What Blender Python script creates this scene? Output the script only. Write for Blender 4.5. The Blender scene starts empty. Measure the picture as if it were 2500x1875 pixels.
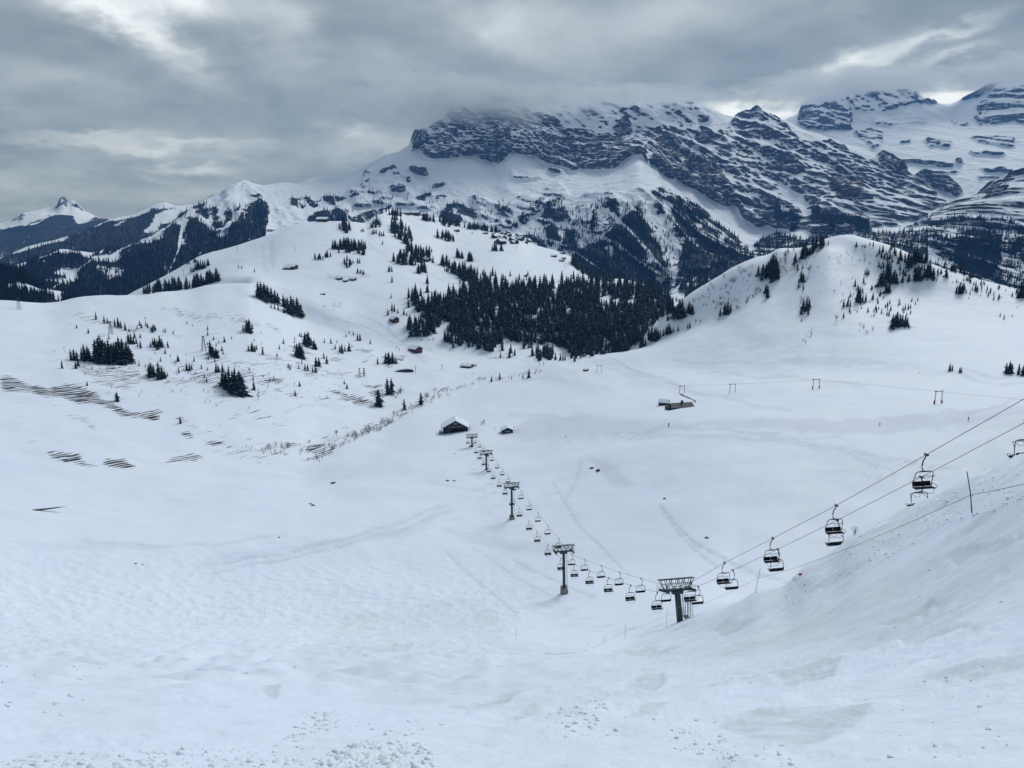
import bpy, math, random
import numpy as np
from mathutils import Vector, Matrix

R = math.radians
rng = np.random.default_rng(7)
random.seed(7)
scene = bpy.context.scene
COL = scene.collection

# ------------------------------------------------------------------ camera
F_PX, CX, CY = 1878.0, 1250.0, 937.5        # focal length and centre for a 2500 px wide frame
PITCH = R(-10.8)
cd = bpy.data.cameras.new('camera')
cam = bpy.data.objects.new('camera', cd)
COL.objects.link(cam)
cd.sensor_fit = 'HORIZONTAL'
cd.sensor_width = 36.0
cd.lens = 36.0 * F_PX / 2500.0
cd.clip_start = 0.1
cd.clip_end = 60000.0
cam.location = (0, 0, 0)
cam.rotation_euler = (math.pi / 2 + PITCH, 0, 0)
scene.camera = cam

# ------------------------------------------------------------------ colour management
vs = scene.view_settings
vs.view_transform = 'Standard'
vs.look = 'None'
vs.exposure = 0.50
vs.gamma = 1.0
vs.use_curve_mapping = False
scene.cycles.use_denoising = True
scene.cycles.volume_bounces = 2
scene.cycles.max_bounces = 6
scene.cycles.diffuse_bounces = 3
scene.cycles.transparent_max_bounces = 8

SUN_EL, SUN_AZ = 44.0, 32.0      # degrees; azimuth from the view direction towards the right
HAZE = 3.4e-5


class NT:
    """small helper round a node tree"""
    def __init__(self, tree):
        self.t = tree
        self.n = tree.nodes
        self.l = tree.links

    def new(self, kind, **kw):
        n = self.n.new(kind)
        for k, v in kw.items():
            setattr(n, k, v)
        return n

    def put(self, sock, v):
        if isinstance(v, bpy.types.NodeSocket):
            self.l.new(v, sock)
        elif v is not None:
            sock.default_value = v

    def math(self, op, a, b=None, c=None, clamp=False):
        n = self.new('ShaderNodeMath', operation=op, use_clamp=clamp)
        self.put(n.inputs[0], a)
        if b is not None:
            self.put(n.inputs[1], b)
        if c is not None:
            self.put(n.inputs[2], c)
        return n.outputs[0]

    def vmul(self, v, s):
        n = self.new('ShaderNodeVectorMath', operation='MULTIPLY')
        self.put(n.inputs[0], v)
        n.inputs[1].default_value = s
        return n.outputs[0]

    def noise(self, vec, scale, detail=3.0, rough=0.5, dist=0.0, w=None):
        n = self.new('ShaderNodeTexNoise')
        if w is not None:
            n.noise_dimensions = '4D'
            n.inputs['W'].default_value = w
        self.put(n.inputs['Vector'], vec)
        n.inputs['Scale'].default_value = scale
        n.inputs['Detail'].default_value = detail
        n.inputs['Roughness'].default_value = rough
        n.inputs['Distortion'].default_value = dist
        return n.outputs['Fac']

    def smooth(self, v, lo, hi):
        n = self.new('ShaderNodeMapRange', interpolation_type='SMOOTHSTEP')
        self.put(n.inputs[0], v)
        n.inputs[1].default_value = lo
        n.inputs[2].default_value = hi
        return n.outputs[0]

    def mix(self, f, a, b):
        n = self.new('ShaderNodeMix', data_type='RGBA')
        self.put(n.inputs[0], f)
        for s, v in ((n.inputs[6], a), (n.inputs[7], b)):
            if isinstance(v, tuple) and len(v) == 3:
                v = (*v, 1.0)
            self.put(s, v)
        return n.outputs[2]

    def attr(self, name):
        n = self.new('ShaderNodeAttribute', attribute_name=name)
        return n.outputs['Fac']


def px_dir(u, v):
    x = (u - CX) / F_PX
    y = (CY - v) / F_PX
    return np.array([x, math.cos(PITCH) - math.sin(PITCH) * y, math.sin(PITCH) + math.cos(PITCH) * y])


# ------------------------------------------------------------------ world: overcast sky with broken gaps
world = bpy.data.worlds.new('World')
scene.world = world
world.use_nodes = True
w = NT(world.node_tree)
w.n.clear()
tc = w.new('ShaderNodeTexCoord')
vec = tc.outputs['Generated']
sep = w.new('ShaderNodeSeparateXYZ')
w.l.new(vec, sep.inputs[0])
X, Y, Z = sep.outputs
zc = w.math('MAXIMUM', Z, 0.0)
den = w.math('ADD', zc, 0.24)
cmb = w.new('ShaderNodeCombineXYZ')
w.put(cmb.inputs[0], w.math('DIVIDE', X, den))
w.put(cmb.inputs[1], w.math('DIVIDE', Y, den))
flat = cmb.outputs[0]
n1 = w.noise(flat, 2.3, 6.0, 0.56, 0.25)
n2 = w.noise(flat, 6.0, 6.0, 0.60, 0.4, w=3.1)
n3 = w.noise(flat, 0.55, 2.0, 0.5, 0.0, w=1.4)
tone = w.math('ADD', w.math('MULTIPLY', n1, 0.6), w.math('ADD', w.math('MULTIPLY', n2, 0.28), w.math('MULTIPLY', n3, 0.35)))
cr = w.new('ShaderNodeValToRGB')
w.put(cr.inputs[0], tone)
e = cr.color_ramp.elements
e[0].position = 0.45
e[0].color = (0.122, 0.153, 0.175, 1)
e[1].position = 0.76
e[1].color = (0.282, 0.325, 0.352, 1)
m_ = cr.color_ramp.elements.new(0.60)
m_.color = (0.182, 0.217, 0.239, 1)
sky_col = cr.outputs[0]
# thin places in the cloud deck where brighter cloud shows: (pixel, half width, half height, tilt, strength)
az = w.math('ARCTAN2', X, Y)
el = w.math('ARCSINE', Z)
wob = w.noise(flat, 5.0, 5.0, 0.6, 0.4, w=7.7)
wob2 = w.noise(flat, 4.0, 5.0, 0.6, 0.4, w=5.2)
azw = w.math('ADD', az, w.math('MULTIPLY', w.math('SUBTRACT', wob, 0.5), 0.16))
elw = w.math('ADD', el, w.math('MULTIPLY', w.math('SUBTRACT', wob2, 0.5), 0.07))
GAPS = [
    (445, 0, 90, 26, 0.0, 1.0), (350, 85, 95, 24, -0.5, 0.85), (250, 10, 70, 22, 0.0, 0.6),
    (1240, 75, 60, 40, -0.2, 0.3), (690, 30, 60, 60, 0.2, 0.35),
    (330, 356, 170, 9, 0.0, 0.4), (220, 330, 80, 7, 0.0, 0.35), (480, 415, 60, 9, 0.1, 0.35), (110, 180, 90, 24, 0.0, 0.25),
    (2070, 152, 80, 13, 0.25, 0.9), (2280, 96, 90, 11, 0.3, 0.5), (2310, 138, 70, 9, 0.25, 0.4),
    (1840, 277, 125, 20, 0.0, 1.35), (2330, 238, 70, 20, 0.0, 1.35), (910, 350, 110, 32, 0.15, 0.3),
    (870, 320, 40, 14, 0.1, 0.25), (1600, 60, 260, 50, 0.2, 0.22), (1300, 30, 240, 40, 0.0, 0.2)]
DARKS = [(860, 400, 170, 60, 0.0, 0.5), (1000, 265, 280, 50, 0.0, 0.42), (1650, 215, 420, 40, 0.06, 0.22),
         (2200, 195, 260, 22, 0.16, 0.34), (60, 130, 160, 60, 0, 0.35), (560, 300, 260, 60, 0, 0.25), (1450, 130, 300, 40, 0.1, 0.12)]


def blob_sum(items):
    tot = None
    for (u, v, hw, hh, tilt, s) in items:
        d = px_dir(u, v)
        a0 = math.atan2(d[0], d[1])
        e0 = math.asin(d[2] / np.linalg.norm(d))
        da = w.math('SUBTRACT', azw, a0)
        de = w.math('SUBTRACT', elw, e0)
        c, s_ = math.cos(tilt), math.sin(tilt)
        p = w.math('DIVIDE', w.math('ADD', w.math('MULTIPLY', da, c), w.math('MULTIPLY', de, s_)), hw / F_PX)
        q = w.math('DIVIDE', w.math('SUBTRACT', w.math('MULTIPLY', de, c), w.math('MULTIPLY', da, s_)), hh / F_PX)
        r2 = w.math('ADD', w.math('MULTIPLY', p, p), w.math('MULTIPLY', q, q))
        g = w.math('MULTIPLY', w.math('EXPONENT', w.math('MULTIPLY', r2, -0.7)), s)
        tot = g if tot is None else w.math('ADD', tot, g)
    return tot


sky_col = w.mix(w.math('MINIMUM', blob_sum(DARKS), 0.6), sky_col, (0.112, 0.143, 0.164))
sky_col = w.mix(w.math('MINIMUM', blob_sum(GAPS), 1.0), sky_col, (0.64, 0.70, 0.755))
nish = w.new('ShaderNodeTexSky', sky_type='NISHITA')
nish.sun_disc = False
nish.sun_elevation = R(SUN_EL)
nish.sun_rotation = R(SUN_AZ)
nish.altitude = 1900
sc10 = w.new('ShaderNodeVectorMath', operation='SCALE')
w.put(sc10.inputs[0], sky_col)
sc10.inputs['Scale'].default_value = 10.0
mixed = w.mix(0.96, nish.outputs[0], sc10.outputs[0])
bg = w.new('ShaderNodeBackground')
w.put(bg.inputs['Color'], mixed)
bg.inputs['Strength'].default_value = 0.1
wo = w.new('ShaderNodeOutputWorld')
w.l.new(bg.outputs[0], wo.inputs['Surface'])

# ------------------------------------------------------------------ sun behind the cloud
sd = bpy.data.lights.new('sun', 'SUN')
sd.energy = 1.5
sd.angle = R(24)
sd.color = (0.93, 0.96, 1.0)
sun = bpy.data.objects.new('sun', sd)
COL.objects.link(sun)
sdir = Vector((math.sin(R(SUN_AZ)) * math.cos(R(SUN_EL)), math.cos(R(SUN_AZ)) * math.cos(R(SUN_EL)), math.sin(R(SUN_EL))))
sun.rotation_euler = sdir.to_track_quat('Z', 'Y').to_euler()


# ------------------------------------------------------------------ small helpers
def hash2(i, j, seed):
    h = (i.astype(np.int64) * 374761393 + j.astype(np.int64) * 668265263 + seed * 974634777) & 0xffffffff
    h = ((h ^ (h >> 13)) * 1274126177) & 0xffffffff
    return (h ^ (h >> 16)) & 0xffffffff


def pn(x, y, seed=0):
    """2-D gradient noise, about -0.7 .. 0.7"""
    xi, yi = np.floor(x), np.floor(y)
    fx, fy = x - xi, y - yi
    ux = fx * fx * fx * (fx * (fx * 6 - 15) + 10)
    uy = fy * fy * fy * (fy * (fy * 6 - 15) + 10)
    out = 0
    for dx in (0, 1):
        for dy in (0, 1):
            a = hash2(xi + dx, yi + dy, seed) * (2 * math.pi / 4294967296.0)
            g = np.cos(a) * (fx - dx) + np.sin(a) * (fy - dy)
            out = out + g * (ux if dx else 1 - ux) * (uy if dy else 1 - uy)
    return out


def fbm(x, y, octs=4, seed=0, gain=0.5):
    s, a = 0, 1.0
    for o in range(octs):
        s = s + a * pn(x * 2 ** o, y * 2 ** o, seed + o * 17)
        a *= gain
    return s


def ridged(x, y, octs=4, seed=0):
    s, a = 0, 1.0
    for o in range(octs):
        s = s + a * (1 - 2.2 * np.abs(pn(x * 2 ** o, y * 2 ** o, seed + o * 17)))
        a *= 0.5
    return s


def smoothstep(x, a, b):
    t = np.clip((x - a) / (b - a), 0, 1)
    return t * t * (3 - 2 * t)


def pchip_slopes(h, d):
    """h (n-1), d (n-1, ...) -> slopes (n, ...) monotone"""
    m = np.zeros((d.shape[0] + 1,) + d.shape[1:])
    for i in range(1, d.shape[0]):
        w1, w2 = 2 * h[i] + h[i - 1], h[i] + 2 * h[i - 1]
        ok = d[i - 1] * d[i] > 0
        with np.errstate(divide='ignore', invalid='ignore'):
            hm = (w1 + w2) / (w1 / d[i - 1] + w2 / d[i])
        m[i] = np.where(ok, hm, 0)
    m[0] = d[0]
    m[-1] = d[-1]
    return m


def pchip(xk, yk, x):
    """xk (n), yk (n, ...), x (m) -> (m, ...)"""
    xk = np.asarray(xk, float)
    yk = np.asarray(yk, float)
    h = np.diff(xk)
    d = np.diff(yk, axis=0) / h.reshape((-1,) + (1,) * (yk.ndim - 1))
    m = pchip_slopes(h, d)
    i = np.clip(np.searchsorted(xk, x, 'right') - 1, 0, len(h) - 1)
    t = (x - xk[i]) / h[i]
    sh = (-1,) + (1,) * (yk.ndim - 1)
    t_, h_ = t.reshape(sh), h[i].reshape(sh)
    return ((1 + 2 * t_) * (1 - t_) ** 2 * yk[i] + t_ * (1 - t_) ** 2 * h_ * m[i]
            + t_ * t_ * (3 - 2 * t_) * yk[i + 1] + t_ * t_ * (t_ - 1) * h_ * m[i + 1])


def unproject(u, v, D):
    x = (u - CX) / F_PX
    y = (CY - v) / F_PX
    dy = math.cos(PITCH) - math.sin(PITCH) * y
    dz = math.sin(PITCH) + math.cos(PITCH) * y
    k = D / np.sqrt(x * x + dy * dy)
    return np.stack([x * k, dy * k, dz * k], -1)


def project(P):
    x, y, z = P[..., 0], P[..., 1], P[..., 2]
    f = y * math.cos(PITCH) + z * math.sin(PITCH)
    up = -y * math.sin(PITCH) + z * math.cos(PITCH)
    return CX + F_PX * x / f, CY - F_PX * up / f


def v_from_z(D, z):
    """pixel row (at the centre column, close enough elsewhere) of a point at distance D and height z"""
    return CY - F_PX * np.tan(np.arctan2(z, D) - PITCH)


def soften(a, us, px):
    if px <= 0:
        return a
    sg = px / (us[1] - us[0])
    n = int(3 * sg) + 1
    k = np.exp(-0.5 * (np.arange(-n, n + 1) / sg) ** 2)
    k /= k.sum()
    b = np.concatenate([2 * a[0] - a[n:0:-1], a, 2 * a[-1] - a[-2:-n - 2:-1]])
    return np.convolve(b, k, 'valid')


def curve(pts, us, sv=0.0, sd=0.0):
    a = np.array(pts, float)
    ud = np.linspace(max(us[0], a[0, 0]), min(us[-1], a[-1, 0]), 780)
    vd = pchip(a[:, 0], np.stack([a[:, 1], np.log(a[:, 2])], 1), ud)
    return np.interp(us, ud, soften(vd[:, 0], ud, sv)), np.interp(us, ud, soften(vd[:, 1], ud, sd))


class Sheet:
    """terrain lofted through profile lines; keeps its points for placing things on it"""
    def __init__(self, us, curves, rows):
        self.us = us
        V = np.stack([c[0] for c in curves])
        L = np.stack([c[1] for c in curves])
        for k in range(1, len(L)):
            L[k] = np.maximum(L[k], L[k - 1] + 0.004)
        s = np.concatenate([k + np.arange(n) / n for k, n in enumerate(rows)] + [[len(rows)]])
        self.s = s
        v = pchip(np.arange(len(curves)), V, s)
        l = pchip(np.arange(len(curves)), L, s)
        self.u0 = np.broadcast_to(us[None, :], v.shape).copy()
        self.v0 = v
        self.D0 = np.exp(l)
        self.P = unproject(self.u0, v, self.D0)
        self.attrs = {}

    def finish(self):
        self.pu, self.pv = project(self.P)
        D = np.hypot(self.P[..., 0], self.P[..., 1])
        self.D = D

    def at(self, u, v):
        """first terrain point met by the line of sight through a pixel"""
        j = int(np.clip(np.searchsorted(self.us, u), 1, len(self.us) - 1))
        if abs(self.us[j - 1] - u) < abs(self.us[j] - u):
            j -= 1
        col = self.pv[:, j]
        idx = np.nonzero(col <= v)[0]
        if len(idx) == 0:
            return None
        i = int(idx[0])
        if i == 0:
            return self.P[0, j].copy()
        t = (col[i - 1] - v) / max(col[i - 1] - col[i], 1e-6)
        t = min(max(t, 0), 1)
        p = self.P[i - 1, j] * (1 - t) + self.P[i, j] * t
        dirn = px_dir(u, v)
        k = math.hypot(p[0], p[1]) / math.hypot(dirn[0], dirn[1])
        return np.array([dirn[0] * k, dirn[1] * k, p[2]])

    def z_at(self, x, y):
        z = -100.0
        D = math.hypot(x, y)
        for _ in range(4):
            u, _v = project(np.array([x, y, z]))
            j = int(np.clip(np.searchsorted(self.us, u), 0, len(self.us) - 1))
            z = float(np.interp(D, self.D[:, j], self.P[:, j, 2]))
        return z

    def mesh(self, name, r0, r1, mat, label_kind='structure'):
        P = self.P[r0:r1 + 1]
        nr, nc = P.shape[:2]
        o = grid_object(name, P, mat, {k: a[r0:r1 + 1] for k, a in self.attrs.items()})
        o['kind'] = label_kind
        return o


def grid_object(name, P, mat, attrs):
    nr, nc = P.shape[:2]
    me = bpy.data.meshes.new(name)
    me.vertices.add(nr * nc)
    me.vertices.foreach_set('co', P.reshape(-1).astype(np.float32))
    idx = np.arange(nr * nc).reshape(nr, nc)
    q = np.stack([idx[:-1, :-1], idx[:-1, 1:], idx[1:, 1:], idx[1:, :-1]], -1).reshape(-1)
    nq = (nr - 1) * (nc - 1)
    me.loops.add(nq * 4)
    me.loops.foreach_set('vertex_index', q.astype(np.int32))
    me.polygons.add(nq)
    me.polygons.foreach_set('loop_start', (np.arange(nq) * 4).astype(np.int32))
    me.polygons.foreach_set('loop_total', np.full(nq, 4, np.int32))
    me.update(calc_edges=True)
    me.polygons.foreach_set('use_smooth', np.ones(nq, bool))
    for k, a in attrs.items():
        at = me.attributes.new(k, 'FLOAT', 'POINT')
        at.data.foreach_set('value', a.reshape(-1).astype(np.float32))
    me.materials.append(mat)
    o = bpy.data.objects.new(name, me)
    COL.objects.link(o)
    return o


def soup_object(name, V, T, mat, parent=None):
    """triangle mesh from arrays"""
    me = bpy.data.meshes.new(name)
    me.vertices.add(len(V))
    me.vertices.foreach_set('co', np.asarray(V, np.float32).reshape(-1))
    T = np.asarray(T, np.int32)
    me.loops.add(len(T) * 3)
    me.loops.foreach_set('vertex_index', T.reshape(-1))
    me.polygons.add(len(T))
    me.polygons.foreach_set('loop_start', (np.arange(len(T)) * 3).astype(np.int32))
    me.polygons.foreach_set('loop_total', np.full(len(T), 3, np.int32))
    me.update(calc_edges=True)
    me.materials.append(mat)
    o = bpy.data.objects.new(name, me)
    COL.objects.link(o)
    o.parent = parent
    return o


def in_poly(u, v, poly):
    inside = np.zeros(u.shape, bool)
    n = len(poly)
    for i in range(n):
        x1, y1 = poly[i]
        x2, y2 = poly[(i + 1) % n]
        if y1 == y2:
            continue
        c = ((y1 > v) != (y2 > v)) & (u < (x2 - x1) * (v - y1) / (y2 - y1) + x1)
        inside ^= c
    return inside


def paint(sh, name, items, warp=6.0, base=0.0, seed=3, blur=1):
    """a ground-cover attribute (rock, wood, bare earth): where each kind of cover lies on the terrain"""
    wu = sh.u0 + warp * 1.6 * fbm(sh.u0 / (warp * 6), sh.v0 / (warp * 5), 3, seed)
    wv = sh.v0 + warp * 1.2 * fbm(sh.u0 / (warp * 6), sh.v0 / (warp * 5), 3, seed + 50)
    a = np.full(sh.u0.shape, base)
    for val, poly in items:
        p = np.array(poly)
        box = (wu > p[:, 0].min()) & (wu < p[:, 0].max()) & (wv > p[:, 1].min()) & (wv < p[:, 1].max())
        m = np.zeros(a.shape, bool)
        m[box] = in_poly(wu[box], wv[box], poly)
        a[m] = val
    # a little softening
    for _ in range(blur):
        for ax in (0, 1):
            a = (np.roll(a, 1, ax) + 2 * a + np.roll(a, -1, ax)) / 4
    sh.attrs[name] = a
    return a


# ------------------------------------------------------------------ materials
def material(name):
    m = bpy.data.materials.new(name)
    m.use_nodes = True
    t = NT(m.node_tree)
    b = t.n['Principled BSDF']
    return m, t, b


def plain(name, col, rough=0.6, metal=0.0, var=0.25, scale=8.0, bump=0.0):
    m, t, b = material(name)
    pos = t.new('ShaderNodeTexCoord').outputs['Object']
    n = t.noise(pos, scale, 4.0, 0.6)
    lo = tuple(c * (1 - var) for c in col)
    hi = tuple(min(1, c * (1 + var)) for c in col)
    t.put(b.inputs['Base Color'], t.mix(n, lo, hi))
    b.inputs['Roughness'].default_value = rough
    b.inputs['Metallic'].default_value = metal
    if bump:
        bp = t.new('ShaderNodeBump')
        bp.inputs['Strength'].default_value = bump
        bp.inputs['Distance'].default_value = 0.02
        t.put(bp.inputs['Height'], n)
        t.put(b.inputs['Normal'], bp.outputs[0])
    return m


SNOW_A, SNOW_B = (0.735, 0.80, 0.93), (0.755, 0.81, 0.905)


def snow_material():
    m, t, b = material('snow')
    geo = t.new('ShaderNodeNewGeometry')
    pos = geo.outputs['Position']
    sp = t.new('ShaderNodeSeparateXYZ')
    t.l.new(pos, sp.inputs[0])
    flat = t.vmul(pos, (1, 1, 0.0))
    near, bare, groom, dirt, scour_shade, track, wood = (t.attr(k) for k in ('near', 'bare', 'groom', 'dirt', 'scour_shade', 'track', 'wood'))
    # clean snow: patches of older, duller snow in fresh bluish snow
    big = t.noise(flat, 0.016, 4.0, 0.55, 0.6)
    med = t.noise(flat, 0.11, 4.0, 0.6, 0.4)
    f = t.smooth(t.math('ADD', t.math('MULTIPLY', big, 0.7), t.math('MULTIPLY', med, 0.3)), 0.40, 0.62)
    col = t.mix(f, SNOW_A, SNOW_B)
    fine = t.noise(flat, 1.7, 5.0, 0.62, 0.3)
    col = t.mix(t.math('MULTIPLY', t.smooth(fine, 0.52, 0.72), 0.10), col, (0.66, 0.70, 0.72))
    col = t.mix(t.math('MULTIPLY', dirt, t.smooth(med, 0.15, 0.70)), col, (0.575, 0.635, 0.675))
    col = t.mix(t.math('MULTIPLY', groom, 0.75), col, (0.62, 0.665, 0.80))
    col = t.mix(t.math('MULTIPLY', t.math('MULTIPLY', scour_shade, 0.8), t.smooth(fine, 0.25, 0.6)), col, (0.55, 0.61, 0.66))  # scoured old snow, with the drift shadows painted in as darker colour
    col = t.mix(t.math('MULTIPLY', track, t.smooth(t.noise(flat, 0.25, 4.0, 0.6), 0.32, 0.55)), col, (0.50, 0.55, 0.64))
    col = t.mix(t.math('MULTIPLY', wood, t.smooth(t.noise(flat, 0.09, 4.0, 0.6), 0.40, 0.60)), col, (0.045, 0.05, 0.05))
    # bare turf on the wind-swept ledges: stripes along the slope
    rot = t.new('ShaderNodeVectorRotate', rotation_type='Z_AXIS')
    t.put(rot.inputs['Vector'], flat)
    rot.inputs['Angle'].default_value = R(-66)
    wav = t.new('ShaderNodeVectorMath', operation='ADD')
    t.put(wav.inputs[0], rot.outputs[0])
    nn = t.new('ShaderNodeTexNoise')
    nn.inputs['Scale'].default_value = 0.05
    t.put(nn.inputs['Vector'], flat)
    wsc = t.vmul(nn.outputs['Color'], (3.5, 3.5, 0))
    t.put(wav.inputs[1], wsc)
    st = t.noise(t.vmul(wav.outputs[0], (0.045, 0.50, 0)), 1.0, 4.0, 0.62)
    st2 = t.noise(t.vmul(wav.outputs[0], (0.09, 0.95, 0)), 1.0, 4.0, 0.6, w=4.0)
    ws = t.new('ShaderNodeSeparateXYZ')
    t.l.new(wav.outputs[0], ws.inputs[0])
    ph = t.math('ADD', t.math('MULTIPLY', ws.outputs[1], 2.1), t.math('MULTIPLY', t.noise(t.vmul(rot.outputs[0], (0.035, 0.11, 0)), 1.0, 3.0, 0.6, 0.4, w=8.0), 15.0))
    wave = t.math('ADD', t.math('MULTIPLY', t.math('SINE', ph), 0.5), 0.5)
    sm = t.math('ADD', t.math('ADD', t.math('MULTIPLY', st, 0.56), t.math('MULTIPLY', st2, 0.30)), t.math('MULTIPLY', wave, 0.14))
    val = t.math('ADD', t.math('MULTIPLY', bare, 0.222), sm)
    bm = t.smooth(val, 0.665, 0.70)
    bm = t.math('MULTIPLY', bm, t.smooth(bare, 0.02, 0.08))
    turf = t.mix(t.noise(flat, 0.6, 3.0), (0.014, 0.013, 0.013), (0.055, 0.040, 0.034))
    col = t.mix(bm, col, turf)
    t.put(b.inputs['Base Color'], col)
    b.inputs['Roughness'].default_value = 0.62
    b.inputs['Specular IOR Level'].default_value = 0.25
    # relief: grains and crusts close by, drifts and old tracks further off
    h1 = t.math('MULTIPLY', t.noise(pos, 9.0, 5.0, 0.65), t.math('MULTIPLY', near, 0.035))
    h2 = t.math('MULTIPLY', t.noise(pos, 1.6, 4.0, 0.55), t.math('ADD', t.math('MULTIPLY', near, 0.10), 0.03))
    rot2 = t.new('ShaderNodeVectorRotate', rotation_type='Z_AXIS')
    t.put(rot2.inputs['Vector'], flat)
    rot2.inputs['Angle'].default_value = R(-25)
    h3 = t.math('MULTIPLY', t.noise(t.vmul(rot2.outputs[0], (0.05, 0.30, 0)), 1.0, 4.0, 0.5, 0.5), 0.55)
    h = t.math('ADD', h1, t.math('ADD', h2, h3))
    h = t.math('SUBTRACT', h, t.math('ADD', t.math('MULTIPLY', bm, 0.5), t.math('MULTIPLY', track, 0.25)))
    bp = t.new('ShaderNodeBump')
    bp.inputs['Strength'].default_value = 0.75
    bp.inputs['Distance'].default_value = 1.0
    t.put(bp.inputs['Height'], h)
    t.put(b.inputs['Normal'], bp.outputs[0])
    return m


def alpine_material():
    """high mountain face: snow on ledges, banded rock, forest floor, rust-coloured fresh breaks"""
    m, t, b = material('alpine')
    geo = t.new('ShaderNodeNewGeometry')
    pos = geo.outputs['Position']
    nz = t.new('ShaderNodeSeparateXYZ')
    t.l.new(geo.outputs['Normal'], nz.inputs[0])
    rock, wood, rust, crag = (t.attr(k) for k in ('rock', 'wood', 'rust', 'crag'))
    rt = t.new('ShaderNodeVectorRotate', rotation_type='AXIS_ANGLE')
    t.put(rt.inputs['Vector'], pos)
    rt.inputs['Axis'].default_value = (0, 1, 0)
    rt.inputs['Angle'].default_value = R(9)
    warp = t.new('ShaderNodeTexNoise')
    warp.inputs['Scale'].default_value = 0.0021
    t.put(warp.inputs['Vector'], pos)
    wv = t.new('ShaderNodeVectorMath', operation='ADD')
    t.put(wv.inputs[0], rt.outputs[0])
    t.put(wv.inputs[1], t.vmul(warp.outputs['Color'], (150, 150, 150)))
    n1 = t.noise(t.vmul(wv.outputs[0], (0.0015, 0.0015, 0.030)), 1.0, 4.0, 0.58)
    n2 = t.noise(t.vmul(wv.outputs[0], (0.0065, 0.0065, 0.042)), 1.0, 5.0, 0.66, w=2.0)
    ch = t.noise(t.vmul(pos, (0.020, 0.010, 0.0040)), 1.0, 4.0, 0.6, 0.8)
    cc = t.noise(pos, 0.034, 4.0, 0.62)
    val = t.math('MULTIPLY', rock, 0.95)
    for n, k in ((n1, 0.34), (n2, 0.34), (ch, 0.62), (cc, 0.34)):
        val = t.math('ADD', val, t.math('MULTIPLY', t.math('SUBTRACT', n, 0.5), k))
    steep = t.math('SUBTRACT', 0.62, nz.outputs[2])
    val = t.math('ADD', val, t.math('MULTIPLY', steep, 0.45))
    val = t.math('ADD', val, t.math('ADD', t.math('MULTIPLY', crag, 0.95), t.math('MULTIPLY', t.math('SUBTRACT', t.noise(pos, 0.0028, 3.0, 0.5), 0.5), 0.40)))
    rmask = t.smooth(val, 0.49, 0.525)
    rc = t.mix(t.noise(t.vmul(pos, (0.01, 0.01, 0.04)), 1.0, 4.0, 0.6), (0.028, 0.032, 0.042), (0.085, 0.088, 0.10))
    rc = t.mix(t.math('MULTIPLY', rust, t.smooth(cc, 0.3, 0.6)), rc, (0.105, 0.066, 0.056))
    rc = t.mix(t.math('MULTIPLY', t.smooth(t.noise(t.vmul(pos, (0.02, 0.02, 0.07)), 1.0, 3.0, 0.6), 0.54, 0.60), 0.6), rc, (0.55, 0.60, 0.66))
    snow = t.mix(t.noise(pos, 0.004, 3.0), SNOW_A, SNOW_B)
    col = t.mix(rmask, snow, rc)
    wn = t.noise(t.vmul(pos, (0.020, 0.012, 0.0045)), 1.0, 5.0, 0.66, 0.6)
    wn2 = t.noise(pos, 0.06, 3.0, 0.6)
    wvv = t.math('ADD', t.math('MULTIPLY', wood, 0.9), t.math('ADD', t.math('MULTIPLY', t.math('SUBTRACT', wn, 0.5), 1.5), t.math('MULTIPLY', t.math('SUBTRACT', wn2, 0.5), 0.7)))
    wm = t.math('MULTIPLY', t.smooth(wvv, 0.40, 0.52), t.smooth(wood, 0.03, 0.12))
    col = t.mix(wm, col, (0.007, 0.010, 0.013))
    t.put(b.inputs['Base Color'], col)
    b.inputs['Roughness'].default_value = 0.8
    b.inputs['Specular IOR Level'].default_value = 0.15
    bp = t.new('ShaderNodeBump')
    bp.inputs['Strength'].default_value = 0.9
    bp.inputs['Distance'].default_value = 24.0
    hh = t.math('ADD', t.math('MULTIPLY', n2, 0.7), t.math('ADD', t.math('MULTIPLY', cc, 0.5), t.math('MULTIPLY', rmask, 0.35)))
    t.put(bp.inputs['Height'], hh)
    t.put(b.inputs['Normal'], bp.outputs[0])
    return m


M_SNOW = snow_material()
M_ALP = alpine_material()

# ------------------------------------------------------------------ snow slopes: one loft from our feet to the village ridge
US = np.concatenate([np.linspace(-3900, -500, 50)[:-1], np.linspace(-500, -60, 60)[:-1], np.linspace(-60, 2560, 600)[:-1], np.linspace(2560, 3000, 60)[:-1], np.linspace(3000, 6300, 50)])
Lc = []
Lc.append(curve([(-500, 2750, 1.55), (1250, 2750, 1.55), (3000, 2750, 1.5)], US, 60, 90))
Lc.append(curve([(-500, 1885, 5.7), (1250, 1885, 5.5), (2000, 1885, 5.2), (3000, 1885, 4.9)], US, 60, 90))
Lc.append(curve([(-500, 1655, 27), (0, 1650, 28), (500, 1645, 29), (1250, 1640, 30), (1668, 1635, 28), (1900, 1600, 26), (2100, 1560, 24),
                 (2300, 1500, 22), (2500, 1430, 20), (3000, 1300, 16)], US, 60, 90))
Lc.append(curve([(-500, 1530, 195), (0, 1528, 200), (480, 1524, 205), (800, 1522, 203), (1100, 1532, 188), (1250, 1545, 165), (1378, 1557, 148),
                 (1476, 1558, 142), (1668, 1519, 141), (1741, 1497, 115), (1815, 1466, 97), (1843, 1448, 90), (1911, 1437, 82), (1939, 1414, 79),
                 (1962, 1388, 76), (2041, 1346, 72), (2086, 1305, 69), (2182, 1266, 65), (2292, 1213, 61), (2371, 1172, 57), (2450, 1142, 53),
                 (2500, 1124, 50), (2700, 1045, 45), (3000, 960, 40)], US, 7, 60))
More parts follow.
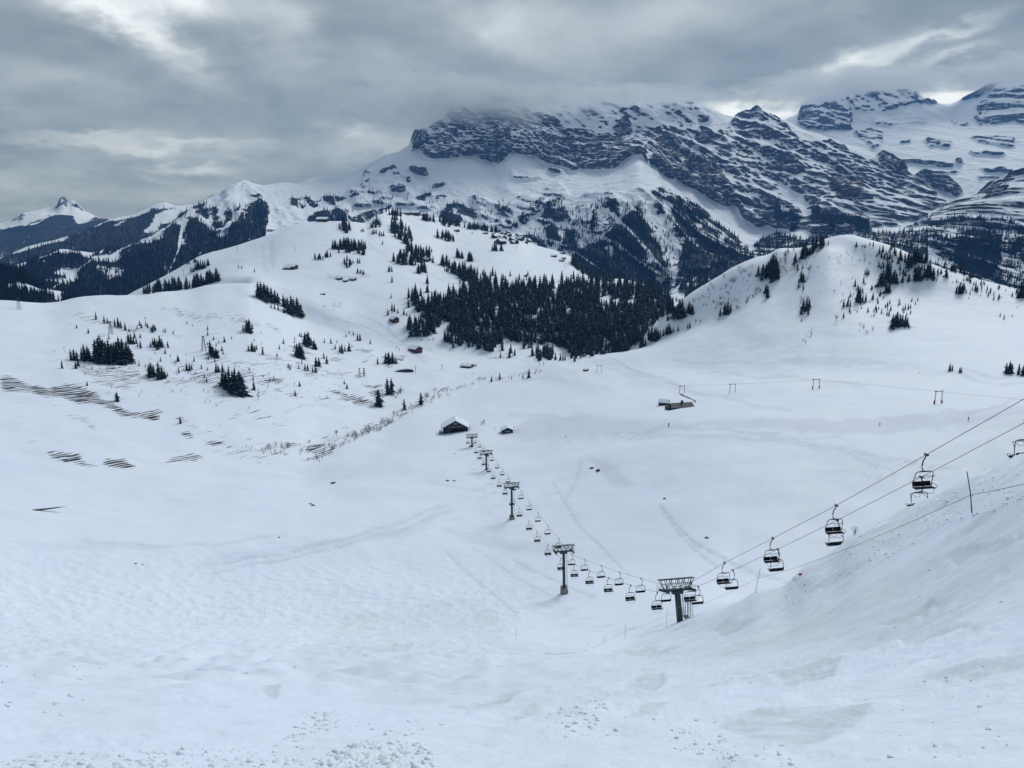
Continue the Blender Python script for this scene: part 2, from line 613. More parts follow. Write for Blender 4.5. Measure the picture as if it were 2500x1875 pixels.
Lc.append(curve([(-500, 1440, 228), (0, 1440, 235), (480, 1430, 242), (800, 1425, 244), (1100, 1425, 243), (1378, 1437, 228), (1500, 1446, 218),
                 (1668, 1458, 205), (1843, 1478, 195), (2000, 1500, 190), (2365, 1510, 185), (3000, 1510, 180)], US, 50, 90))
Lc.append(curve([(-500, 1300, 270), (0, 1300, 276), (300, 1300, 281), (800, 1298, 286), (1100, 1280, 300), (1252, 1275, 306), (1400, 1260, 302),
                 (1600, 1230, 302), (1800, 1180, 312), (2000, 1130, 332), (2250, 1050, 370), (2500, 1000, 390), (3000, 970, 380)], US, 60, 90))
Lc.append(curve([(-500, 1243, 313), (0, 1239, 318), (300, 1226, 332), (550, 1216, 340), (765, 1205, 348), (880, 1170, 374), (1000, 1138, 398), (1112, 1120, 405), (1188, 1119, 402), (1300, 1110, 400),
                 (1500, 1080, 396), (1700, 1042, 402), (1900, 1012, 412), (2100, 992, 424), (2300, 975, 438), (2500, 960, 446), (3000, 952, 420)], US, 50, 80))
Lc.append(curve([(-500, 1185, 365), (0, 1178, 372), (300, 1152, 398), (550, 1138, 418), (765, 1133, 428), (822, 1097, 470), (880, 1067, 510),
                 (938, 1041, 555), (1025, 990, 630), (1112, 968, 655), (1199, 936, 700), (1260, 927, 708), (1400, 906, 712), (1600, 900, 682),
                 (1800, 900, 642), (2000, 898, 595), (2250, 897, 545), (2320, 904, 530), (2400, 906, 518), (2500, 914, 502), (3000, 935, 450)], US, 30, 80))
Lc.append(curve([(-500, 940, 545), (0, 940, 560), (300, 932, 585), (600, 932, 602), (800, 940, 645), (900, 936, 685), (1000, 920, 722),
                 (1100, 905, 745), (1200, 896, 775), (1300, 887, 780), (1364, 884, 772), (1500, 872, 755), (1600, 858, 745), (1800, 822, 722),
                 (2000, 802, 700), (2250, 822, 655), (2500, 842, 610), (3000, 870, 560)], US, 50, 80))
Mc = [(-500, 738, 800), (-100, 735, 840), (0, 732, 850), (66, 737, 860), (121, 741, 865), (202, 727, 880), (304, 722, 900), (405, 712, 925), (451, 710, 940),
      (521, 693, 965), (600, 690, 985), (680, 730, 950), (750, 780, 900), (900, 822, 875), (1000, 850, 850), (1100, 868, 840), (1200, 877, 830),
      (1300, 880, 812), (1364, 877, 800), (1405, 869, 792), (1500, 861, 790), (1558, 851, 795), (1601, 834, 800), (1645, 817, 805), (1691, 799, 810), (1746, 779, 812),
      (1789, 756, 815), (1818, 730, 820), (1900, 686, 840), (1960, 645, 860), (2022, 606, 880), (2060, 620, 870), (2110, 668, 830), (2300, 748, 755), (2500, 792, 700), (3000, 830, 640)]
Lc.append(curve(Mc, US, 13, 80))
mv, ml = Lc[-1]
zM = unproject(US, mv, np.exp(ml))[:, 2]
sk = [(-500, 800, 1000), (200, 800, 1000), (540, 760, 1050), (620, 684, 1030), (700, 712, 985), (800, 752, 935), (900, 785, 915), (1000, 795, 905), (1100, 818, 890),
      (1200, 838, 880), (1300, 856, 870), (1364, 866, 862), (1500, 850, 850), (1560, 822, 845), (1600, 795, 840), (1619, 768, 845), (1651, 747, 850), (1688, 715, 858),
      (1746, 678, 868), (1790, 652, 876), (1842, 629, 884), (1880, 620, 900), (1903, 607, 905), (1938, 606, 908), (1981, 597, 905), (2022, 581, 903),
      (2068, 572, 900), (2120, 585, 892), (2178, 602, 880), (2236, 626, 865), (2294, 652, 850), (2358, 672, 840), (2404, 685, 832), (2453, 698, 824),
      (2500, 710, 815), (2700, 745, 780), (3000, 790, 740)]
v9, l9 = curve(sk, US, 4, 40)
hid = smoothstep(-US, -650, -380)                    # behind the near ridge on one side the ground drops out of sight
v9 = v9 * (1 - hid) + v_from_z(np.exp(ml) * 1.07, zM - 26) * hid
l9 = l9 * (1 - hid) + np.log(np.exp(ml) * 1.07) * hid
hid2 = smoothstep(US, 1340, 1400) * smoothstep(-US, -1590, -1530)
v9 = v9 * (1 - hid2) + v_from_z(np.exp(ml) + 55, zM - 24) * hid2
l9 = l9 * (1 - hid2) + np.log(np.exp(ml) + 55) * hid2
Lc.append((v9, l9))
z9 = unproject(US, v9, np.exp(l9))[:, 2]
v10, l10 = curve([(-500, 790, 1120), (300, 745, 1090), (450, 714, 1080), (600, 672, 1090), (800, 688, 1060), (1000, 705, 1040), (1100, 722, 1030), (1200, 735, 1030),
                  (1300, 745, 1030), (1400, 770, 1010), (1500, 790, 990), (1600, 800, 975), (1700, 800, 990), (3000, 830, 960)], US, 20, 50)
hid3 = smoothstep(US, 1580, 1660)
v10 = v10 * (1 - hid3) + v_from_z(np.exp(l9) + 90, z9 - 55) * hid3
l10 = l10 * (1 - hid3) + np.log(np.exp(l9) + 90) * hid3
Lc.append((v10, l10))
Lc.append(curve([(-500, 800, 1220), (250, 760, 1190), (450, 690, 1200), (600, 640, 1230), (800, 612, 1250), (950, 610, 1320), (1100, 640, 1360), (1200, 645, 1350),
                 (1300, 668, 1300), (1400, 700, 1230), (1500, 722, 1180), (1620, 760, 1130), (1700, 810, 1120), (3000, 850, 1080)], US, 8, 40))
RIDGE = [(-500, 815, 1320), (0, 800, 1320), (250, 750, 1330), (307, 721, 1330), (390, 678, 1340), (451, 646, 1350), (486, 626, 1360), (550, 608, 1380), (607, 591, 1400),
         (640, 579, 1410), (692, 556, 1430), (753, 542, 1450), (794, 539, 1460), (846, 540, 1470), (892, 543, 1500), (915, 526, 1560), (950, 509, 1700), (967, 512, 1730),
         (982, 520, 1760), (1048, 527, 1800), (1112, 547, 1850), (1199, 561, 1850), (1260, 574, 1800), (1304, 597, 1750), (1364, 614, 1700), (1399, 630, 1640),
         (1420, 660, 1540), (1454, 680, 1460), (1509, 680, 1450), (1558, 690, 1410), (1619, 712, 1350), (1680, 755, 1300), (1750, 800, 1260), (3000, 880, 1200)]
Lc.append(curve(RIDGE, US, 3, 30))
zr = unproject(US, Lc[-1][0], np.exp(Lc[-1][1]))[:, 2]
Lc.append((v_from_z(np.exp(Lc[-1][1]) + 160, zr - 110), np.log(np.exp(Lc[-1][1]) + 160)))
ROWS = [26, 120, 140, 46, 56, 32, 36, 80, 72, 60, 40, 44, 56, 12]
S = Sheet(US, Lc, ROWS)
x, y, D0 = S.P[..., 0], S.P[..., 1], S.D0
u0, v0 = S.u0, S.v0
left = smoothstep(-u0, -1500, -1150)
dz = 1.6 * fbm(x / 90, y / 90, 3, 11) * smoothstep(D0, 120, 400)
dz += 0.9 * fbm(x / 33, y / 33, 3, 12) * smoothstep(D0, 30, 200)
slope_zone = smoothstep(D0, 7, 30) * smoothstep(-D0, -300, -205)
mog = np.maximum(fbm(x / 3.4, y / 2.6, 3, 21), -0.25)
dz += 0.75 * mog * left * slope_zone
dz += 0.05 * fbm(x / 0.9, y / 0.9, 3, 22) * smoothstep(-D0, -60, -10)
# wind drifts on the open side: long scarps that run across the slope
ca, sa = math.cos(R(24)), math.sin(R(24))
a_, b_ = x * ca + y * sa, -x * sa + y * ca
ph = b_ / 5.5 + 1.6 * fbm(a_ / 16, b_ / 11, 3, 31)
saw = ph - np.floor(ph)
scarp = np.where(saw < 0.82, saw / 0.82, (1 - saw) / 0.18)
right = 1 - left
dz += 0.42 * (scarp - 0.5) * smoothstep(fbm(a_ / 14, b_ / 5, 2, 33), -0.12, 0.25) * right * smoothstep(D0, 5, 12) * smoothstep(-D0, -170, -90)
dz += 0.22 * fbm(x / 2.1, y / 2.1, 4, 34) * right * smoothstep(D0, 25, 55) * smoothstep(-D0, -170, -110) * smoothstep(u0, 1700, 2100)
dz += 0.085 * np.maximum(ridged(a_ / 4.5, b_ / 1.15, 4, 36), -0.3) * smoothstep(D0, 4, 10) * smoothstep(-D0, -150, -60) * (0.35 + 0.65 * right)
dz += 0.07 * fbm(x / 0.55, y / 0.55, 4, 37) * smoothstep(fbm(x / 3.0, y / 3.0, 3, 38), 0.0, 0.4) * smoothstep(-D0, -40, -14)
dz += 0.28 * fbm(x / 6.0, y / 6.0, 3, 35) * smoothstep(D0, 4, 14) * smoothstep(-D0, -170, -100)
# flats in the basin: soft wind-packed folds
dz += 0.8 * fbm((x * 0.9 + y * 0.2) / 60, y / 24, 3, 41) * smoothstep(D0, 240, 330) * smoothstep(-D0, -760, -620)
TRACKS = [
    (4, .55, [(1350, 1180), (1380, 1230), (1420, 1290), (1480, 1350), (1535, 1400)]), (6, .75, [(1610, 1240), (1680, 1310), (1740, 1350), (1790, 1380), (1870, 1408), (1935, 1425)]),
    (5, .6, [(1612, 1245), (1660, 1305), (1710, 1350), (1750, 1385)]), (7, .5, [(500, 1382), (700, 1350), (900, 1302), (1010, 1268), (1090, 1235)]), (6, .45, [(520, 1398), (760, 1352), (1000, 1292), (1100, 1250)]),
    (6, .6, [(1860, 1065), (1980, 1085), (2100, 1112), (2170, 1130), (2260, 1140), (2340, 1150)]), (5, .5, [(1870, 1070), (2060, 1112), (2180, 1160)]), (5, .4, [(2000, 1150), (2150, 1170), (2300, 1165)]),
    (5, .6, [(1480, 872), (1560, 907), (1640, 937), (1720, 962), (1850, 986), (1930, 1000)]), (6, .5, [(1240, 1010), (1310, 1016), (1370, 1022), (1440, 1020)]), (5, .6, [(1480, 1060), (1560, 1055), (1640, 1043), (1760, 1050), (1900, 1060)]),
    (5, .5, [(1500, 1066), (1700, 1064), (1900, 1072), (2050, 1066)]), (5, .5, [(2310, 907), (2380, 926), (2440, 940), (2500, 938)]), (5, .45, [(2340, 905), (2420, 918), (2500, 924)]), (5, .4, [(2330, 1030), (2400, 1000), (2500, 970)]),
    (5, .55, [(815, 772), (880, 795), (960, 835), (1050, 857)]), (5, .5, [(870, 768), (940, 800), (1000, 850), (1040, 890)]), (4, .5, [(662, 590), (666, 650)]), (4, .4, [(640, 600), (648, 660)]), (5, .5, [(1700, 905), (1820, 915), (1950, 925), (2100, 945)]),
    (5, .5, [(1255, 1365), (1330, 1410), (1450, 1460)]), (5, .4, [(1150, 1340), (1250, 1400), (1360, 1470)]), (5, .4, [(1090, 1350), (1180, 1430), (1260, 1500)]), (5, .45, [(1230, 930), (1330, 925), (1420, 935), (1500, 960)]), (4, .4, [(1420, 1120), (1400, 1180), (1380, 1220)]),
    (5, .4, [(1040, 1180), (1110, 1190), (1180, 1205)]), (6, .35, [(200, 1320), (360, 1336), (520, 1330), (700, 1300)]), (5, .35, [(1650, 880), (1760, 890), (1850, 880)]), (5, .35, [(1000, 660), (1100, 690), (1200, 690)]), (5, .4, [(1150, 676), (1250, 682), (1360, 690)]),
    (5, .35, [(900, 600), (960, 640), (1030, 655)]), (5, .45, [(700, 1005), (740, 990), (800, 985)])]
tr = np.zeros(u0.shape)
for (wd, st_, pl) in TRACKS:
    for (xa, ya), (xb, yb) in zip(pl[:-1], pl[1:]):
        box = (u0 > min(xa, xb) - 25) & (u0 < max(xa, xb) + 25) & (v0 > min(ya, yb) - 25) & (v0 < max(ya, yb) + 25)
        uu, vv = u0[box], v0[box] + 3 * np.sin(u0[box] / 23)
        L2 = (xb - xa) ** 2 + (yb - ya) ** 2
        tt = np.clip(((uu - xa) * (xb - xa) + (vv - ya) * (yb - ya)) / L2, 0, 1)
        dd = np.hypot(uu - xa - tt * (xb - xa), (vv - ya - tt * (yb - ya)) * 1.8)
        tr[box] = np.maximum(tr[box], st_ * np.exp(-(dd / (wd * 1.25)) ** 2))
S.attrs['track'] = tr
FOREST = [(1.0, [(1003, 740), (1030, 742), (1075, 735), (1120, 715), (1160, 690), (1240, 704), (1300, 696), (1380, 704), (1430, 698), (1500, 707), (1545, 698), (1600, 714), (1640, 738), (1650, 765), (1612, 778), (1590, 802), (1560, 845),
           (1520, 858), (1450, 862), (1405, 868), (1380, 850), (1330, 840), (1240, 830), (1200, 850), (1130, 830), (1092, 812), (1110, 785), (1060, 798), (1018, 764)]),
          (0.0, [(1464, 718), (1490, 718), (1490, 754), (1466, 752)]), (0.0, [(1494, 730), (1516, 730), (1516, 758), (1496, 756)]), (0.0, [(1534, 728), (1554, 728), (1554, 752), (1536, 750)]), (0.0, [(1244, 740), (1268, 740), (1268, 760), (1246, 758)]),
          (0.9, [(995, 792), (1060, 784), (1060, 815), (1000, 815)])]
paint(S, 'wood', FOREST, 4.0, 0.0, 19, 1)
SCOUR_SHADE = [  # wind-scoured hollows that also carry the painted diagonal drift shade
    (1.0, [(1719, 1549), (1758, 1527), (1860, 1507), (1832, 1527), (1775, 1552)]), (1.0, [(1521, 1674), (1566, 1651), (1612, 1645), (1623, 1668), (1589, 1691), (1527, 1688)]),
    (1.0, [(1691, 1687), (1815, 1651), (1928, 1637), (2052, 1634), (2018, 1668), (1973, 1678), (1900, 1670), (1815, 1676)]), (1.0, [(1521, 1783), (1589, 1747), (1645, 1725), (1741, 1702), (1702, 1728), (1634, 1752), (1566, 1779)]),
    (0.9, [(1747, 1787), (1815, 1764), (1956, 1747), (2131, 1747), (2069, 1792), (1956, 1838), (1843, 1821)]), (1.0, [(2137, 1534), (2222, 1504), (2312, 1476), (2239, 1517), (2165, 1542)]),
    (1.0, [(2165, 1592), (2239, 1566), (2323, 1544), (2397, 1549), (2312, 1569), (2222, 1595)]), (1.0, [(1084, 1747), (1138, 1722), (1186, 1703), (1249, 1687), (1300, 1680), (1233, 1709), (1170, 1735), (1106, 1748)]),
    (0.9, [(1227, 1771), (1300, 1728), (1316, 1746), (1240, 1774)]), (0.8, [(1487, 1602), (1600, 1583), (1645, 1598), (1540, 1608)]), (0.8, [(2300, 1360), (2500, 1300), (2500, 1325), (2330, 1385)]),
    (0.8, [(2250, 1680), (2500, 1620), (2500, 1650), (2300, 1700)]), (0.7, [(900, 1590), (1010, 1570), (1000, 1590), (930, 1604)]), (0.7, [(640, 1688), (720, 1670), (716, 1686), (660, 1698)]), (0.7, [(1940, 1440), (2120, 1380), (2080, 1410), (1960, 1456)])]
scour_shade = paint(S, 'scour_shade', SCOUR_SHADE, 9.0, 0.0, 17, 2)
S.P[..., 2] += dz - 0.12 * scour_shade * smoothstep(D0, 6, 25)
S.finish()
S.attrs['near'] = np.exp(-D0 / 35.0)
BARE = [
    (0.75, [(560, 1098), (640, 1108), (760, 1116), (820, 1082), (830, 1092), (770, 1126), (700, 1122), (600, 1112)]), (0.55, [(838, 1062), (930, 1036), (960, 1024), (962, 1036), (900, 1056), (845, 1076)]), (0.5, [(960, 1018), (1040, 975), (1046, 982), (970, 1030)]),
    (0.9, [(0, 918), (60, 925), (115, 948), (140, 962), (110, 968), (60, 958), (0, 946)]),
    (0.92, [(112, 940), (160, 932), (215, 948), (270, 985), (330, 1010), (390, 1020), (380, 1032), (300, 1012), (240, 990), (190, 985), (135, 965)]),
    (0.95, [(180, 945), (240, 955), (262, 995), (235, 992), (195, 975)]),
    (0.85, [(325, 1008), (390, 1003), (405, 1012), (385, 1026), (345, 1020)]),
    (0.62, [(420, 1018), (470, 1030), (525, 1048), (515, 1054), (450, 1040)]),
    (0.6, [(165, 1012), (200, 1018), (245, 1050), (235, 1056), (190, 1032)]),
    (0.85, [(110, 1102), (190, 1110), (240, 1138), (235, 1148), (190, 1138), (120, 1118)]),
    (0.85, [(250, 1120), (300, 1118), (340, 1138), (300, 1146), (262, 1142)]),
    (0.75, [(395, 1125), (450, 1100), (500, 1112), (505, 1118), (450, 1122), (400, 1130)]),
    (0.8, [(430, 1048), (480, 1062), (470, 1075), (440, 1060)]),
    (0.85, [(490, 1066), (550, 1078), (610, 1098), (605, 1112), (560, 1096), (500, 1074)]),
    (0.9, [(575, 1095), (615, 1100), (600, 1112), (580, 1106)]),
    (0.7, [(670, 1072), (740, 1084), (730, 1092), (680, 1082)]), (0.8, [(740, 1088), (800, 1076), (790, 1104), (745, 1102)]),
    (0.7, [(785, 1060), (830, 1070), (815, 1082), (790, 1072)]), (0.85, [(830, 1038), (850, 1042), (845, 1050), (828, 1046)]),
    (0.8, [(885, 1022), (925, 1035), (920, 1042), (890, 1030)]), (0.85, [(930, 1036), (955, 1020), (960, 1028), (935, 1040)]),
    (0.9, [(875, 936), (945, 934), (950, 944), (890, 944)]), (0.9, [(905, 950), (945, 952), (940, 970), (905, 968)]),
    (0.8, [(810, 945), (860, 960), (915, 985), (910, 992), (850, 978), (808, 955)]),
    (0.75, [(660, 945), (730, 955), (750, 972), (720, 976), (670, 958)]), (0.6, [(755, 966), (840, 974), (830, 980), (760, 972)]),
    (0.85, [(620, 912), (690, 925), (690, 935), (640, 930)]), (0.75, [(715, 895), (770, 905), (805, 925), (790, 925), (730, 908)]),
    (0.75, [(800, 870), (840, 876), (830, 888), (805, 880)]), (0.7, [(840, 856), (910, 850), (905, 862), (850, 864)]),
    (0.75, [(880, 878), (912, 862), (910, 868), (885, 884)]), (0.75, [(935, 872), (985, 868), (980, 884), (940, 888)]),
    (0.9, [(935, 886), (975, 880), (970, 890), (940, 892)]), (0.9, [(1045, 946), (1080, 948), (1075, 956), (1050, 954)]),
    (0.65, [(1080, 945), (1098, 944), (1095, 952), (1080, 952)]), (0.85, [(1165, 920), (1190, 922), (1185, 930), (1168, 929)]),
    (0.62, [(180, 900), (260, 885), (340, 900), (360, 940), (300, 950), (230, 935)]), (0.55, [(400, 918), (470, 925), (460, 950), (405, 940)]),
    (0.55, [(440, 888), (560, 920), (560, 965), (480, 940), (430, 905)]), (0.6, [(410, 880), (500, 905), (520, 935), (470, 915), (415, 895)]),
    (0.55, [(560, 900), (640, 905), (660, 940), (600, 940)]), (0.5, [(520, 755), (640, 790), (700, 800), (690, 815), (600, 800), (520, 775)]),
    (0.5, [(180, 755), (300, 790), (440, 815), (440, 825), (300, 805), (180, 775)]), (0.5, [(380, 738), (500, 770), (620, 780), (600, 790), (480, 785), (390, 755)]),
    (0.5, [(220, 810), (270, 808), (280, 822), (240, 826)]), (0.55, [(690, 840), (780, 860), (760, 875), (690, 855)]),
    (0.42, [(480, 860), (640, 880), (660, 900), (500, 890)]), (0.45, [(640, 860), (800, 905), (900, 905), (880, 925), (760, 920), (640, 890)]),
    (0.5, [(790, 668), (900, 672), (900, 684), (800, 682)]), (0.45, [(790, 735), (840, 735), (830, 755), (795, 755)]),
    (0.5, [(990, 815), (1070, 820), (1065, 835), (1000, 828)]), (0.6, [(1180, 855), (1215, 870), (1240, 875), (1220, 882), (1185, 868)]),
    (0.55, [(1300, 858), (1380, 850), (1390, 870), (1310, 872)]), (0.5, [(1425, 680), (1500, 690), (1490, 705), (1440, 698)]),
    (0.35, [(560, 1000), (700, 1010), (760, 1040), (650, 1040), (560, 1020)]), (0.35, [(500, 1080), (680, 1100), (760, 1120), (640, 1130), (520, 1105)]),
]
bare = paint(S, 'bare', BARE, 8.0, 0.0, 5, 3)
# faint thin cover over the whole wind-swept hillside
bare[:] = np.maximum(bare, 0.07 * smoothstep(-u0, -950, -700) * smoothstep(v0, 740, 790) * smoothstep(-v0, -1130, -1080) * smoothstep(D0, 380, 430))
GROOM = [
    (1.0, [(1440, 1010), (1520, 1022), (1700, 1030), (1900, 1020), (2080, 1022), (2250, 1012), (2500, 985), (2500, 1010), (2350, 1040), (2150, 1062), (2050, 1058),
           (1850, 1045), (1720, 1040), (1600, 1055), (1480, 1062), (1400, 1075), (1300, 1078), (1210, 1060), (1300, 1020)]),
    (0.9, [(1415, 1106), (1470, 1118), (1530, 1160), (1560, 1184), (1520, 1188), (1485, 1176), (1470, 1150)]),
    (0.7, [(1080, 1290), (1200, 1308), (1360, 1330), (1360, 1352), (1240, 1346), (1140, 1325)]),
    (0.8, [(1870, 876), (1980, 868), (2090, 870), (2180, 884), (2100, 892), (1950, 890)]),
    (0.6, [(1430, 878), (1480, 876), (1620, 930), (1700, 945), (1660, 950), (1560, 935)]),
    (0.6, [(780, 770), (860, 790), (930, 820), (1010, 860), (1060, 880), (1000, 880), (900, 835), (800, 790)]),
    (0.5, [(1750, 770), (1850, 800), (1900, 850), (1760, 850), (1700, 815)]),
    (0.5, [(660, 580), (690, 580), (680, 640), (650, 640)]), (0.5, [(1250, 870), (1400, 900), (1460, 960), (1360, 950)]),
    (0.45, [(700, 1140), (1000, 1130), (1010, 1160), (760, 1175)]), (0.4, [(0, 1320), (400, 1330), (420, 1345), (100, 1345)]),
    (0.5, [(500, 1360), (1000, 1290), (1100, 1235), (1110, 1245), (1010, 1310), (520, 1375)]),
]
paint(S, 'groom', GROOM, 7.0, 0.0, 9)
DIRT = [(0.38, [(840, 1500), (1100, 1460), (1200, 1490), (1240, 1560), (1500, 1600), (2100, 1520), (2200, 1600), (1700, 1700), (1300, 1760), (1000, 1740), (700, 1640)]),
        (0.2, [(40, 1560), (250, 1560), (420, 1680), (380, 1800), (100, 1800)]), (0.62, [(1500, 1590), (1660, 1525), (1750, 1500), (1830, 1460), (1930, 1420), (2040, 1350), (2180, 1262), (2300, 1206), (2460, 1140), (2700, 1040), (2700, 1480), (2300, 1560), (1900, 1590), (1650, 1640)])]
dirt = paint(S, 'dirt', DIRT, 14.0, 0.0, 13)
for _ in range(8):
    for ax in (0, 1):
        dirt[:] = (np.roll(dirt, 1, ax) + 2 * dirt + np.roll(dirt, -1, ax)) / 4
cut = np.concatenate([[0], np.cumsum(ROWS)])
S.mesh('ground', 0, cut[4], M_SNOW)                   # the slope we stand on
# the same slope carried on beside and behind us
Lp, Rp = S.P[:, 0], S.P[:, -1]
aL, aR = math.atan2(Lp[0, 0], Lp[0, 1]), math.atan2(Rp[0, 0], Rp[0, 1])
azs = np.linspace(aR - R(9), aL + R(9) + 2 * math.pi, 40)
rad = np.concatenate([[0.02, 0.5, 1.0], S.D[0, 0] * 1.02 ** np.arange(0, 1), np.geomspace(1.8, 420, 60)])
zL = np.interp(rad, S.D[:, 0], S.P[:, 0, 2])
zR = np.interp(rad, S.D[:, -1], S.P[:, -1, 2])
kk = (np.arange(40) / 39)
hz = -1.72 * np.exp(-(rad / 1.2) ** 2)[:, None] + (1 - np.exp(-(rad / 1.2) ** 2))[:, None] * ((zR[:, None] * (1 - kk) + zL[:, None] * kk) * (1 - np.sin(np.pi * kk) ** 0.8) + (-1.7 + 0.42 * np.minimum(rad, 150))[:, None] * np.sin(np.pi * kk) ** 0.8)
BP = np.stack([rad[:, None] * np.sin(azs), rad[:, None] * np.cos(azs), hz - 0.06], -1)
FRa = np.arctan2(S.P[0, :, 0], S.P[0, :, 1])
fz = np.stack([np.stack([S.P[0, :, 0] * f, S.P[0, :, 1] * f, S.P[0, :, 2] * f - 1.72 * (1 - f)], -1) for f in (0.01, 0.3, 0.6, 0.85, 1.0)])
for nm, Q in (('ground', BP), ('ground', fz)):
    o_ = grid_object(nm, Q, M_SNOW, {'near': np.ones(Q.shape[:2]), **{k_: np.zeros(Q.shape[:2]) for k_ in ('bare', 'groom', 'dirt', 'scour_shade', 'track', 'wood')}})
    o_['kind'] = 'structure'
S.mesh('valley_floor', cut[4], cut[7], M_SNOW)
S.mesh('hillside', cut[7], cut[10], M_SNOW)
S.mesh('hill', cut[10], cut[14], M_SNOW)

# ------------------------------------------------------------------ high mountains
UM = np.linspace(-500, 2460, 820)
mc = []
mc.append(curve([(-500, 790, 1900), (0, 785, 1900), (450, 740, 2200), (1000, 640, 2500), (1400, 730, 2200), (1850, 730, 2200), (2460, 760, 2100)], UM))
mc.append(curve([(-500, 735, 2300), (0, 728, 2300), (300, 712, 2400), (450, 675, 2600), (600, 605, 3000), (700, 562, 3500), (850, 548, 3700), (1000, 555, 3600),
                 (1250, 600, 3200), (1400, 660, 2800), (1600, 700, 2600), (1850, 640, 2800), (2100, 600, 3000), (2350, 650, 2700), (2460, 690, 2600)], UM))
mc.append(curve([(-500, 725, 2600), (0, 700, 2600), (300, 668, 2800), (450, 610, 3200), (600, 550, 3600), (700, 518, 3900), (850, 498, 4200), (1000, 495, 4150),
                 (1200, 510, 3900), (1370, 490, 3700), (1450, 495, 3400), (1560, 480, 3300), (1700, 560, 3300), (1850, 595, 3300), (2000, 570, 3500),
                 (2200, 570, 3500), (2400, 560, 3300), (2460, 570, 3200)], UM))
mc.append(curve([(-500, 712, 2800), (0, 682, 2800), (217, 652, 3000), (300, 632, 3100), (400, 598, 3300), (500, 540, 3700), (600, 492, 4100), (700, 482, 4300),
                 (850, 452, 4600), (1000, 395, 4700), (1063, 386, 4800), (1153, 381, 4800), (1207, 404, 4750), (1247, 375, 4800), (1280, 377, 4800),
                 (1352, 407, 4600), (1442, 420, 4300), (1515, 408, 4100), (1562, 390, 4000), (1587, 414, 4000), (1623, 439, 4000), (1700, 500, 3900),
                 (1790, 560, 3800), (1850, 585, 3750), (2000, 548, 3900), (2150, 540, 4000), (2290, 545, 4000), (2350, 520, 4000), (2460, 530, 3800)], UM))
mc.append(curve([(-500, 695, 2950), (0, 668, 2950), (142, 632, 3100), (217, 636, 3200), (330, 607, 3500), (400, 578, 3600), (500, 515, 4000), (596, 463, 4350),
                 (700, 460, 4500), (800, 447, 4800), (870, 432, 4900), (950, 388, 4900), (1003, 356, 4900), (1060, 340, 5000), (1250, 335, 5000), (1400, 342, 4900),
                 (1560, 345, 4700), (1700, 400, 4600), (1850, 420, 4600), (2000, 430, 4600), (2150, 450, 4600), (2290, 480, 4500), (2460, 520, 4300)], UM))
SKY = [(-500, 690, 3100), (-50, 664, 3100), (17, 656, 3100), (72, 641, 3150), (130, 621, 3200), (150, 613, 3250), (217, 619, 3350), (275, 612, 3450), (330, 596, 3700),
       (390, 567, 3850), (430, 541, 4000), (451, 524, 4100), (492, 495, 4250), (550, 469, 4450), (580, 450, 4550), (596, 443, 4600), (620, 450, 4650), (640, 453, 4700), (701, 448, 4800),
       (727, 451, 4850), (756, 438, 4900), (799, 435, 4950), (828, 438, 5000), (866, 422, 5100), (900, 402, 5200), (954, 378, 5250), (996, 371, 5250),
       (1003, 344, 5200), (1030, 332, 5250), (1055, 318, 5300), (1085, 292, 5350), (1102, 276, 5350), (1112, 268, 5350), (1150, 285, 5400), (1207, 278, 5450), (1272, 272, 5500), (1327, 262, 5500), (1370, 268, 5500),
       (1440, 262, 5500), (1497, 256, 5500), (1560, 250, 5500), (1600, 262, 5500), (1656, 261, 5500), (1700, 259, 5500), (1733, 266, 5500), (1790, 287, 5500),
       (1827, 289, 5500), (1838, 281, 5500), (1848, 274, 5500), (1862, 276, 5500), (1899, 291, 5450), (1924, 300, 5400), (1960, 318, 5350), (1997, 330, 5300), (2060, 352, 5250), (2098, 363, 5200), (2134, 375, 5150),
       (2188, 400, 5100), (2243, 424, 5000), (2315, 447, 4900), (2345, 466, 4850), (2380, 490, 4800), (2460, 525, 4700)]
mc.append(curve(SKY, UM))
zz = unproject(UM, mc[-1][0], np.exp(mc[-1][1]))[:, 2]
mc.append((v_from_z(np.exp(mc[-1][1]) * 1.08, zz - 250), mc[-1][1] + math.log(1.08)))
MROWS = [10, 70, 70, 90, 90, 100, 6]
MS = Sheet(UM, mc, MROWS)
